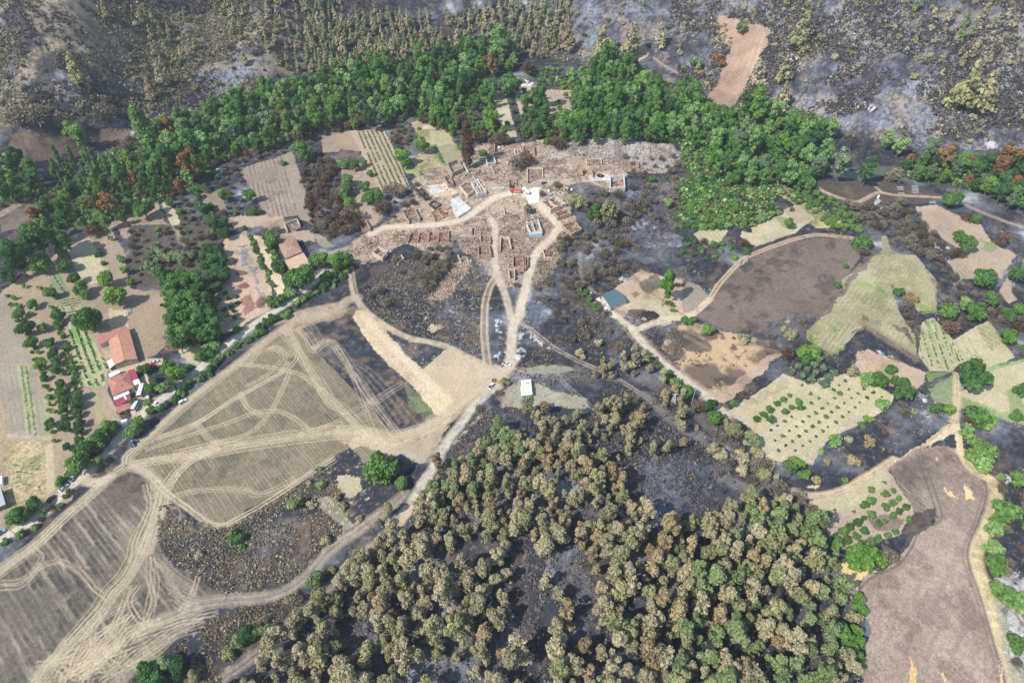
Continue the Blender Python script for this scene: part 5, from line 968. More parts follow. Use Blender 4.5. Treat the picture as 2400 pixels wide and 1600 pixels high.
 ('D', 180, 680, 55, 'round', 'deep', 'dark garden tree in the first column'), ('D', 130, 590, 38, 'round', 'green', 'garden tree above the dark one in the first column'), ('D', 345, 440, 45, 'round', 'pale', 'olive-green garden tree between the beds'), ('D', 225, 520, 35, 'round', 'green', 'lone garden tree on the fallow strip'), ('D', 290, 680, 32, 'round', 'green', 'small garden tree on the fallow strip'), ('D', 400, 610, 45, 'round', 'green', 'garden tree at the head of the second column'), ('D', 215, 785, 42, 'round', 'green', 'garden tree beside the grey plot'), ('D', 335, 790, 40, 'round', 'green', 'garden tree in the middle of the second column'), ('D', 285, 940, 40, 'round', 'bright', 'yellow-green garden tree beside the grey plot'), ('D', 360, 865, 36, 'round', 'deep', 'dark garden tree of the third column'), ('D', 385, 920, 34, 'round', 'deep', 'next dark garden tree of the third column'), ('D', 390, 985, 38, 'round', 'deep', 'round dark garden tree near the row plot'), ('D', 300, 1030, 26, 'round', 'green', 'small garden tree at the grey plot edge'), ('D', 415, 1070, 40, 'round', 'deep', 'dark garden tree upper of the tall pair'), ('D', 425, 1130, 45, 'round', 'deep', 'dark garden tree lower of the tall pair'), ('D', 435, 1180, 34, 'round', 'green', 'green garden tree under the tall pair'), ('D', 525, 1150, 38, 'round', 'deep', 'dark tree at the top of the fourth column'), ('D', 530, 1210, 40, 'round', 'deep', 'second dark tree of the fourth column'), ('D', 540, 1275, 30, 'round', 'deep', 'third dark tree of the fourth column'), ('D', 435, 1250, 34, 'round', 'green', 'green tree in the middle garden column'), ('D', 445, 1300, 28, 'round', 'green', 'smaller green tree in the middle garden column'), ('D', 345, 1335, 38, 'round', 'deep', 'dark tree by the striped plot corner'), ('D', 450, 1370, 40, 'round', 'deep', 'dark tree above the lane gardens'), ('D', 545, 1345, 32, 'round', 'deep', 'dark tree by the last bed'), ('D', 550, 1400, 28, 'round', 'deep', 'dark small tree by the last bed'), ('D', 545, 1465, 32, 'round', 'deep', 'dark tree near the lane trees'), ('D', 450, 1500, 28, 'round', 'deep', 'small dark tree near the wild grass'),
 ('D', 505, 960, 30, 'bush', 'green', 'bush on the row plot edge'), ('D', 460, 820, 28, 'bush', 'green', 'bush at the head of the row plot'), ('D', 400, 660, 30, 'bush', 'green', 'bush between the garden columns'), ('D', 830, 215, 27, 'round', 'green', 'small tree at the ploughed plot corner'), ('D', 868, 290, 30, 'round', 'bright', 'yellow-green tree at the ploughed plot end'), ('D', 895, 370, 26, 'sprig', 'pale', 'thin pale tree by the fallow field'), ('D', 760, 70, 20, 'sprig', 'pine', 'thin tree by the striped plot'), ('D', 675, 175, 30, 'bush', 'green', 'green bush on the straw plot edge'), ('D', 710, 240, 20, 'bush', 'green', 'smaller green bush on the straw plot edge'), ('D', 500, 350, 40, 'round', 'green', 'garden tree by the vegetable bed'), ('D', 545, 420, 48, 'round', 'green', 'broad garden tree by the vegetable bed'), ('D', 420, 170, 45, 'round', 'green', 'garden tree below the big dark ones'), ('D', 450, 260, 45, 'round', 'green', 'next garden tree below the big dark ones'), ('D', 575, 460, 35, 'round', 'green', 'garden tree at the green bed'),
 ('D', 990, 975, 36, 'round', 'deep', 'dark tree at the house yard'), ('D', 1060, 1040, 26, 'round', 'green', 'small round tree in the garden by the lane'), ('D', 1160, 950, 48, 'round', 'bright', 'bright tree in the lane garden'), ('D', 1215, 1000, 52, 'round', 'bright', 'taller bright tree in the lane garden'), ('D', 1190, 1060, 40, 'round', 'green', 'green tree at the lane garden edge'), ('D', 1040, 1100, 38, 'round', 'green', 'green tree beside the white bus'), ('D', 1110, 1100, 35, 'round', 'pale', 'pale tree behind the bus'), ('D', 915, 1190, 26, 'round', 'green', 'small tree between house and van'), ('D', 1010, 1200, 22, 'bush', 'pale', 'small bush in the straw by the lane'), ('D', 1300, 955, 26, 'bush', 'green', 'small bush by the lane bend'), ('D', 1400, 870, 55, 'bush', 'green', 'large bush between straw patch and lane'), ('D', 1370, 880, 40, 'bush', 'pale', 'pale bush beside the straw patch'), ('D', 1460, 820, 45, 'bush', 'pale', 'bush above the straw patch'), ('D', 1630, 700, 28, 'bush', 'green', 'bush at the corner of the burn-pile field'),
 ('D', 935, 1340, 48, 'round', 'bright', 'yellow-green tree at the lane junction'), ('D', 900, 1400, 50, 'round', 'pale', 'spreading tree with pale branches at the lane junction'), ('D', 770, 1370, 55, 'round', 'green', 'green tree over the lane near the last bed'), ('D', 700, 1430, 60, 'round', 'green', 'green tree over the parked dark blue car'), ('D', 640, 1480, 60, 'round', 'bright', 'bright tree over the lane'), ('D', 570, 1530, 65, 'round', 'green', 'broad green tree over the lane'),
 ('G', 560, 40, 75, 'round', 'green', 'broad green tree where the lane cars begin'), ('G', 485, 120, 40, 'bush', 'green', 'bush beside the parked pickup'), ('G', 420, 185, 38, 'bush', 'bright', 'bright bush beside the white sedan'), ('G', 680, 35, 38, 'round', 'green', 'round tree at the field access'), ('G', 230, 340, 52, 'round', 'green', 'green tree over the lower lane'), ('G', 150, 400, 60, 'round', 'green', 'broad green tree over the lower lane'), ('G', 90, 440, 45, 'round', 'green', 'green tree at the lane end'), ('G', 300, 395, 20, 'bush', 'green', 'small bush on the lower lane'),
 ('G', 2150, 860, 55, 'round', 'pine', 'dark green pine by the lower track'), ('G', 1990, 990, 32, 'round', 'pine', 'small green pine by the lower track'), ('G', 1680, 1250, 60, 'round', 'deep', 'dark green tree of the pair below the track'), ('G', 1620, 1290, 50, 'round', 'pine', 'green pine of the pair below the track'), ('G', 1830, 1210, 48, 'round', 'pine', 'rounded green pine by the wood edge'), ('G', 1740, 1220, 50, 'round', 'green', 'green tree between the two dark ones'), ('G', 1030, 1480, 70, 'round', 'deep', 'dark green tree in the bottom clump'), ('G', 1130, 1430, 60, 'round', 'pine', 'green pine in the bottom clump'), ('G', 1230, 1450, 70, 'round', 'deep', 'large dark tree in the bottom clump'), ('G', 1330, 1520, 48, 'round', 'olive', 'yellow-green tree in the bottom clump'), ('G', 1080, 1560, 70, 'round', 'deep', 'lowest dark tree in the bottom clump'), ('G', 1620, 570, 52, 'bush', 'green', 'bright bush on the stony burnt ground'), ('G', 1665, 635, 22, 'bush', 'bright', 'small bush on the stony burnt ground'), ('G', 2020, 330, 48, 'round', 'pine', 'green pine at the graveyard edge'), ('G', 2200, 200, 26, 'round', 'pale', 'pale small tree at the graveyard edge'), ('G', 1360, 690, 32, 'bush', 'tan', 'straw-coloured bush on the stony ground'),
 ('H', 290, 90, 105, 'round', 'green', 'large green oak beside the dirt road'), ('H', 225, 125, 75, 'round', 'pine', 'darker side of the oak clump by the dirt road'), ('H', 420, 190, 42, 'round', 'green', 'smaller green oak by the dirt road'),
 ('F', 2100, 345, 70, 'round', 'green', 'big round green tree beside the pink fields'), ('F', 2130, 490, 45, 'round', 'green', 'green tree under the big round one'), ('F', 1960, 110, 55, 'round', 'green', 'green tree between the two pink fields'), ('F', 1900, 50, 42, 'round', 'green', 'upper green tree between the two pink fields'), ('F', 1900, 170, 40, 'twig', 'brown', 'brown bush under the tree between pink fields'), ('F', 2330, 310, 75, 'round', 'deep', 'dark green tree at the east edge of the pink fields'), ('F', 2200, 70, 45, 'round', 'brown', 'brownish bush near the diagonal track'), ('F', 2000, 1010, 105, 'round', 'green', 'giant spreading tree where the fields meet'), ('F', 2250, 750, 52, 'round', 'bright', 'bright green bush east of the striped field'), ('F', 1840, 570, 60, 'round', 'green', 'green thicket tree south of the hay field'), ('F', 2020, 580, 65, 'round', 'green', 'broad green thicket tree east of the hay field'), ('F', 1960, 520, 50, 'round', 'pale', 'pale thicket tree east of the hay field'), ('F', 1860, 690, 50, 'twig', 'brown', 'dark brown thicket beside the striped field'), ('F', 2240, 590, 50, 'round', 'green', 'green tree in the eastern hedge'), ('F', 2330, 560, 45, 'round', 'bright', 'yellow-green tree in the eastern hedge'), ('F', 1490, 440, 36, 'bush', 'green', 'green bush in the notch of the hay field'), ('F', 1570, 480, 38, 'bush', 'rust', 'rusty bush in the notch of the hay field'), ('F', 1545, 520, 42, 'twig', 'char', 'grey bush in the notch of the hay field'), ('F', 1065, 390, 28, 'bush', 'green', 'small bush between brown and hay fields'), ('F', 1120, 260, 22, 'bush', 'green', 'small bush on the brown field'), ('F', 1240, 110, 60, 'bush', 'green', 'dark bush at the top of the hay field'), ('F', 1250, 160, 34, 'twig', 'char', 'grey bush at the top of the hay field'), ('F', 170, 700, 38, 'round', 'bright', 'bright oval bush by the brown field corner'), ('F', 35, 635, 38, 'bush', 'green', 'green bush by the field track'), ('F', 870, 860, 60, 'bush', 'bright', 'yellow-green thicket above the saplings'), ('F', 850, 900, 48, 'bush', 'green', 'green thicket above the saplings'), ('F', 750, 730, 45, 'bush', 'tan', 'tan dead bush beside the brown field'), ('F', 420, 760, 38, 'bush', 'tan', 'tan dead bush on the ash'), ('F', 730, 860, 45, 'twig', 'brown', 'brown thicket west of the yellow-green one'),
 ('F', 1165, 985, 42, 'bush', 'tan', 'grey-tan dead bush at the sapling field'), ('F', 1445, 975, 36, 'bush', 'green', 'green bush on the tan ground'), ('F', 1260, 1035, 48, 'bush', 'pale', 'olive bush at the sapling field corner'), ('F', 1350, 1050, 58, 'bush', 'green', 'long green bush at the sapling field corner'), ('F', 1520, 1110, 70, 'bush', 'green', 'large green hedge bush by the white ash'), ('F', 1480, 1060, 40, 'bush', 'green', 'green hedge bush above the white ash'), ('F', 1830, 1250, 42, 'bush', 'bright', 'bright bush by the field road'), ('F', 1750, 1240, 40, 'bush', 'green', 'green bush by the field road'), ('F', 2020, 1300, 75, 'bush', 'green', 'large green thicket east of the field road'), ('F', 2110, 1340, 55, 'bush', 'pale', 'pale thicket east of the field road'), ('F', 1960, 1400, 50, 'bush', 'pale', 'lower thicket east of the field road'), ('F', 1970, 1330, 40, 'twig', 'brown', 'brown patch of the thicket east of the field road'), ('F', 2050, 1540, 80, 'bush', 'green', 'wide green thicket below the field road'), ('F', 2330, 1120, 45, 'round', 'green', 'round green tree at the meadow edge'), ('F', 2300, 1290, 40, 'bush', 'green', 'green bush at the meadow foot'), ('F', 350, 1205, 28, 'bush', 'green', 'green bush at the sapling field entry'), ('F', 420, 1150, 26, 'bush', 'brown', 'brown-green bush at the sapling field entry'), ('F', 200, 1220, 45, 'round', 'deep', 'dark green tree by the right-hand lane'), ('F', 230, 1300, 52, 'round', 'green', 'green tree by the right-hand lane'), ('F', 130, 1230, 42, 'twig', 'brown', 'brown bush by the right-hand lane'), ('F', 30, 1130, 55, 'round', 'green', 'green tree by the lamp mast'), ('F', 1050, 1460, 45, 'bush', 'pale', 'pale bush on the black ground'), ('F', 1280, 1470, 38, 'bush', 'orange', 'orange-brown bush on the black ground'), ('F', 1140, 1450, 28, 'bush', 'tan', 'tan bush on the black ground'), ('F', 1390, 1400, 24, 'bush', 'brown', 'brown bush on the black ground'), ('F', 1380, 1210, 45, 'bush', 'pale', 'pale bush at the sapling field side'), ('F', 1275, 1310, 28, 'bush', 'bright', 'bright bush at the sapling field side'), ('F', 950, 1540, 28, 'bush', 'pale', 'small bush at the sapling field foot'), ('F', 1230, 1350, 22, 'bush', 'green', 'small green bush by the black ground'),
 ('F', 430, 1400, 55, 'dead', 'char', 'pale bare tree at the sapling field foot'), ('F', 360, 1380, 60, 'round', 'olive', 'grey-green tree at the sapling field foot'), ('F', 480, 1460, 50, 'round', 'pine', 'dark tree at the sapling field foot'), ('F', 210, 1520, 42, 'round', 'tan', 'round tan tree beside the ashy track'),
 ('I', 1170, 40, 38, 'bush', 'orange', 'orange bush with a green top on black ground'), ('I', 1175, 25, 20, 'bush', 'bright', 'green sprout on the orange bush'), ('I', 1000, 45, 26, 'bush', 'orange', 'small orange-brown bush on black ground'), ('I', 925, 170, 32, 'bush', 'orange', 'orange-green bush over the straw streak'), ('I', 1115, 175, 22, 'bush', 'green', 'green bush on black ground'), ('I', 780, 50, 45, 'bush', 'bright', 'bright bush at the bare trees'), ('I', 840, 130, 38, 'bush', 'green', 'green bush at the bare trees'), ('I', 740, 80, 45, 'bush', 'green', 'olive bush at the bare trees'), ('I', 700, 140, 60, 'dead', 'char', 'bare silver tree beside the orchard road'),
 ('I', 1240, 700, 90, 'bush', 'bright', 'wide bright laurel thicket below the small orchard'), ('I', 1170, 690, 60, 'bush', 'bright', 'western end of the bright thicket'), ('I', 1320, 700, 65, 'bush', 'bright', 'eastern end of the bright thicket'), ('I', 1055, 625, 50, 'bush', 'green', 'green bush beside the bright thicket'), ('I', 1420, 690, 60, 'twig', 'char', 'dry grey bush by the purple field'), ('I', 1215, 990, 42, 'bush', 'bright', 'lime green bush at the field edge'), ('I', 1220, 1060, 42, 'bush', 'bright', 'second lime green bush at the field edge'), ('I', 1190, 1200, 42, 'round', 'bright', 'lime green tree lower at the field edge'), ('I', 1215, 1290, 45, 'round', 'bright', 'next lime green tree at the field edge'), ('I', 1200, 1370, 42, 'round', 'bright', 'lowest lime green tree at the field edge'), ('I', 1100, 1260, 70, 'round', 'green', 'green tree in the wood corner'), ('I', 1130, 1340, 60, 'round', 'green', 'darker green tree in the wood corner'), ('I', 1080, 1190, 50, 'round', 'silver', 'grey-green tree in the wood corner'),
 ('I', 2060, 50, 80, 'bush', 'pale', 'pale green thicket beyond the straw border'), ('I', 2320, 180, 60, 'round', 'green', 'green tree on the eastern slope'), ('I', 2220, 390, 80, 'bush', 'green', 'green thicket beyond the straw border'), ('I', 2160, 460, 45, 'bush', 'bright', 'bright thicket against the straw border'), ('I', 2140, 640, 55, 'bush', 'pale', 'pale thicket below the bright one'), ('I', 2150, 750, 65, 'bush', 'green', 'lush green thicket at the bend of the border'), ('I', 2220, 960, 70, 'bush', 'green', 'low green bush on the pale eastern ash'), ('I', 2330, 1040, 45, 'bush', 'orange', 'orange bush on the pale eastern ash'), ('I', 2300, 1290, 55, 'bush', 'green', 'lowest green bush on the eastern ash'), ('I', 1860, 30, 2, 'bush', 'tan', 'tiny straw bush')][:-1]
CATN = {'broad': ('garden_tree', 'tree'), 'round': ('garden_tree', 'tree'), 'poplar': ('poplar_tree', 'tree'), 'bush': ('garden_bush', 'bush'), 'twig': ('charred_bush', 'bush'), 'dead': ('bare_tree', 'tree'), 'snag': ('bare_tree', 'tree'), 'sprig': ('garden_tree', 'tree')}
for t_, x_, y_, r_px, sh, lf, lab in tr:
    p_ = T(t_, [(x_, y_)])[0]; nm, ct = CATN[sh]
    plant_px(p_[0], p_[1], r_px / 2.936, sh, lf, nm, ct, lab, None)
for px_, py_, h_ in [(1562, 668, 26)]:
    plant_px(px_, py_, 15, 'broad', 'bright', 'garden_tree', 'tree', 'tall slender bright tree casting a round shadow on the bare plot', None, hz=2.0)
# orchards and saplings
def row_px(tile, pts, rpx, shape, leaf, name, cat, label, group):
    for k, (x_, y_) in enumerate(pts):
        p_ = T(tile, [(x_, y_)])[0]; rr = rpx if np.ndim(rpx) == 0 else rpx[k]
        plant_px(p_[0], p_[1], rr / 2.936 * (.84 if tile in 'IF' else 1), shape, leaf, name, cat, label, group)
row_px('I', [(1003, 402), (1248, 347), (1298, 317), (1395, 265), (1447, 241), (1487, 298), (1440, 327), (1395, 352), (1297, 408), (1246, 432), (1540, 357), (1485, 387), (1443, 413), (1198, 462), (1148, 494), (1097, 524), (1345, 470), (1391, 452), (1558, 446), (1245, 524), (1190, 556), (1045, 555), (1137, 585), (1232, 606), (1292, 590), (1348, 573), (1405, 549), (1464, 530)],
       [27, 33, 36, 33, 22, 27, 28, 32, 32, 20, 29, 29, 26, 34, 33, 35, 28, 20, 28, 33, 29, 26, 34, 28, 32, 28, 27, 24], 'round', 'green', 'orchard_tree', 'tree', 'round dark green orchard tree on the pale sloping plot', 'orchard trees on the pale sloping plot')
row_px('I', [(1298, 238)], 27, 'round', 'bright', 'orchard_tree', 'tree', 'single yellowish tree above the orchard rows', None)
row_px('I', [(1390, 188), (1047, 375), (1180, 387)], 13, 'bush', 'green', 'sapling', 'sapling', 'tiny sapling above the orchard rows', 'tiny saplings above the orchard')
row_px('F', [(820, 1078), (1118, 1050), (1036, 1110), (1140, 1108), (1245, 1105), (1205, 1136), (1310, 1130), (1080, 1132), (1270, 1165), (1160, 1168), (1335, 1192), (880, 1137), (935, 1170), (1045, 1170), (1110, 1205), (1218, 1198), (735, 1150), (883, 1202), (998, 1205), (1065, 1232), (1185, 1232), (958, 1238), (1025, 1265), (1143, 1266), (915, 1268), (985, 1296), (1097, 1296), (868, 1296), (935, 1332), (1053, 1332), (825, 1330), (890, 1363), (1000, 1365), (780, 1363), (845, 1395), (962, 1396), (732, 1393), (800, 1430), (915, 1433), (688, 1430), (755, 1463), (875, 1465), (635, 1460), (707, 1495), (823, 1497), (660, 1530), (775, 1530), (748, 1297), (700, 1328), (652, 1358), (1075, 1078), (1370, 1160), (605, 1388)],
       [14, 15, 17, 13, 15, 13, 16, 24, 16, 10, 14, 15, 13, 12, 11, 11, 20, 14, 11, 16, 11, 13, 13, 11, 17, 21, 15, 14, 16, 16, 15, 17, 10, 11, 14, 17, 12, 17, 13, 16, 14, 12, 12, 15, 12, 14, 12, 12, 15, 11, 12, 8, 14], 'sprig', 'green', 'sapling', 'sapling', 'small sapling in the diagonal rows of the pale field', 'saplings in the diagonal rows')
row_px('F', [(600, 1243), (646, 1208), (690, 1178), (745, 1228), (795, 1195), (700, 1256), (800, 1236), (555, 1280), (610, 1318), (505, 1310), (835, 1235)], [34, 23, 24, 22, 25, 28, 24, 26, 32, 28, 16], 'round', 'green', 'orchard_tree', 'tree', 'fuller young tree in the west corner of the sapling field', 'fuller young trees of the sapling field')
row_px('F', [(755, 985), (800, 950), (860, 970), (910, 940), (970, 965), (830, 1010), (920, 995), (1045, 995), (1000, 1025), (890, 1043), (970, 1070), (950, 905)], [28, 27, 30, 28, 30, 26, 32, 28, 32, 30, 36, 28], 'round', 'silver', 'orchard_tree', 'tree', 'grey-green olive tree in the cluster above the sapling field', 'grey-green trees above the sapling field')
row_px('D', [(1550, 445), (1620, 470), (1570, 485), (1635, 515), (1590, 540), (1605, 570), (1560, 595), (1615, 615), (1510, 490), (1545, 560)], 16, 'bush', 'deep', 'sapling', 'sapling', 'dark young sapling on the green-tinged burn-pile field', 'saplings on the burn-pile field')
row_px('A', [(1350, 1300), (1400, 1290), (1360, 1340), (1320, 1310)], 24, 'round', 'green', 'orchard_tree', 'tree', 'small green tree in the cluster near the white ash patch', 'small green trees near the white ash')
row_px('A', [(1410, 1430), (1460, 1490), (1490, 1540), (1450, 1530), (1380, 1420), (1520, 1530)], 36, 'round', 'deep', 'orchard_tree', 'tree', 'dark green fruit tree in the scorched orchard column', 'dark fruit trees of the scorched orchard')
row_px('D', [(1490, -20), (1540, 30), (1430, 150), (1500, 160), (1400, 200), (1470, 220), (1530, 210), (1430, 260), (1500, 280), (1540, 300), (1460, 320), (1510, 340), (1475, 410), (1545, 340)], 42, 'round', 'deep', 'orchard_tree', 'tree', 'blue-green fruit tree in the double row beside the burn-pile field', 'blue-green fruit trees in a double row')
row_px('D', [(1270, 400), (1330, 360), (1380, 430), (1290, 480), (1350, 520), (1260, 560), (1400, 520), (1330, 600), (1400, 600), (1280, 640), (1200, 640), (1360, 680), (1440, 620), (1230, 720), (1310, 720), (1470, 700), (1400, 720), (1220, 780), (1190, 420), (1130, 350), (1240, 340), (1180, 470)], 55, 'broad', 'green', 'orchard_tree', 'tree', 'full green tree in the dense grove east of the fallow field', 'trees of the dense grove by the fallow field')
row_px('D', [(1020, 260), (1060, 160), (1100, 170), (1160, 200), (1210, 190), (1080, 230), (1060, 300), (1330, 180), (1250, 220)], 34, 'round', 'pine', 'orchard_tree', 'tree', 'dusty green tree in the half-burnt orchard', 'dusty trees of the half-burnt orchard')
row_px('D', [(160, 400), (90, 480), (105, 525), (205, 590), (265, 410), (350, 540), (330, 1170), (340, 1210), (350, 1400), (370, 1460), (370, 590), (255, 850), (520, 1100), (430, 740), (480, 880), (490, 920), (510, 1000)], 18, 'sprig', 'pale', 'sapling', 'sapling', 'small pale shrub scattered along the garden strips', 'small pale shrubs of the garden strips')
row_px('C', [(290, 170), (260, 180), (300, 205), (235, 220), (275, 225), (210, 240), (290, 245), (330, 262), (250, 262), (225, 290), (270, 295), (325, 290), (318, 315), (255, 330)], 12, 'bush', 'tan', 'hillside_bush', 'bush', 'small tan mound bush beside the clay field', 'small tan mound bushes by the clay field')
row_px('B', [(1545, 655), (1490, 705), (1500, 740), (1260, 625), (1290, 690), (1215, 670), (1185, 760), (1200, 830), (1215, 890), (1270, 770), (1140, 850), (1165, 700)], 20, 'sprig', 'green', 'sapling', 'sapling', 'young tree in the small plots north of the village', 'young trees in the small northern plots')
# hedges
def hedge(tile, pts, step, rr, mixk, label, group, name='hedge_bush', jitter=1.2, seed=0):
    P = smooth(G(T(tile, pts), 1.0), 8); d = np.concatenate([[0], np.cumsum(np.linalg.norm(np.diff(P, axis=0), axis=1))])
    r = np.random.default_rng(seed + 77)
    for s in np.arange(0, d[-1], step):
        x = np.interp(s, d, P[:, 0]) + r.normal(0, jitter); y = np.interp(s, d, P[:, 1]) + r.normal(0, jitter)
        sh, lf = mixk[r.integers(len(mixk))]
        plant(x, y, 1.2 * r.uniform(*rr), sh, lf, name, 'bush', label, group, hz=r.uniform(.8, 1.2))
hg = [('bush', 'green'), ('bush', 'green'), ('bush', 'pale'), ('bush', 'deep')]
hedge('D', [(1050, 1260), (1150, 1220), (1250, 1110), (1350, 1040), (1440, 970), (1560, 860), (1660, 800)], 3.2, (1.7, 2.5), hg, 'green hedge bush between the lane and the stubble field', 'hedge bushes below the lane', seed=1)
hedge('D', [(1690, 770), (1780, 720), (1880, 640), (1960, 590), (2060, 510), (2150, 450), (2220, 390), (2320, 290)], 3.2, (1.9, 2.9), hg, 'green hedge bush along the upper bend of the lane', 'hedge bushes on the upper lane', seed=2)
hedge('G', [(20, 590), (120, 540), (230, 480), (340, 400), (420, 310), (480, 250), (540, 200)], 4.2, (1.2, 2.1), [('bush', 'pale'), ('twig', 'brown'), ('bush', 'green')], 'scrubby bush between the parked cars and the rutted track', 'scrubby bushes along the lower lane', seed=3)
hedge('D', [(1710, 60), (1760, 150), (1800, 240), (1840, 340), (1870, 420)], 3.0, (1.2, 1.9), hg[:3], 'green bush in the garden row by the straw strip', 'bushes in the garden row by the straw strip', seed=4)
hedge('D', [(1850, 130), (1900, 210), (1930, 290), (1990, 380), (1960, 450)], 3.2, (1.6, 2.4), hg, 'green bush screening the old tiled house', 'bushes screening the old tiled house', seed=5)
hedge('E', [(1660, 420), (1700, 500), (1760, 560)], 3.4, (1.6, 2.6), hg[:2], 'green bush below the grey-roofed house', 'bushes below the grey-roofed house', seed=6)
hedge('E', [(2110, 880), (2160, 930), (2230, 1000), (2300, 1080), (2349, 1140)], 3.8, (2.0, 3.0), hg[:3], 'lush bush between the lane and the charred slope', 'lush bushes along the eastern lane', seed=7)
hedge('E', [(2230, 430), (2260, 500), (2290, 560)], 3, (1.2, 1.8), hg[:2], 'small bush on the plot edge by the tall slender tree', 'small bushes by the tall slender tree', seed=8)
hedge('E', [(0, 180), (60, 200), (40, 280), (0, 340), (-60, 390)], 3.4, (1.8, 2.8), hg, 'green bush at the village end of the lane', 'bushes at the village end of the lane', seed=9)
hedge('D', [(380, 560), (430, 700), (450, 850), (490, 980), (510, 1080)], 4, (1.0, 1.7), hg[:3], 'low green bush lining the row plot', 'low bushes lining the row plot', seed=10)
hedge('D', [(60, 460), (110, 540), (150, 640), (230, 850), (290, 1000), (320, 1150), (350, 1400)], 5, (1.0, 1.7), hg[:3], 'low green bush on the edge of the grey plots', 'low bushes edging the grey plots', seed=11)
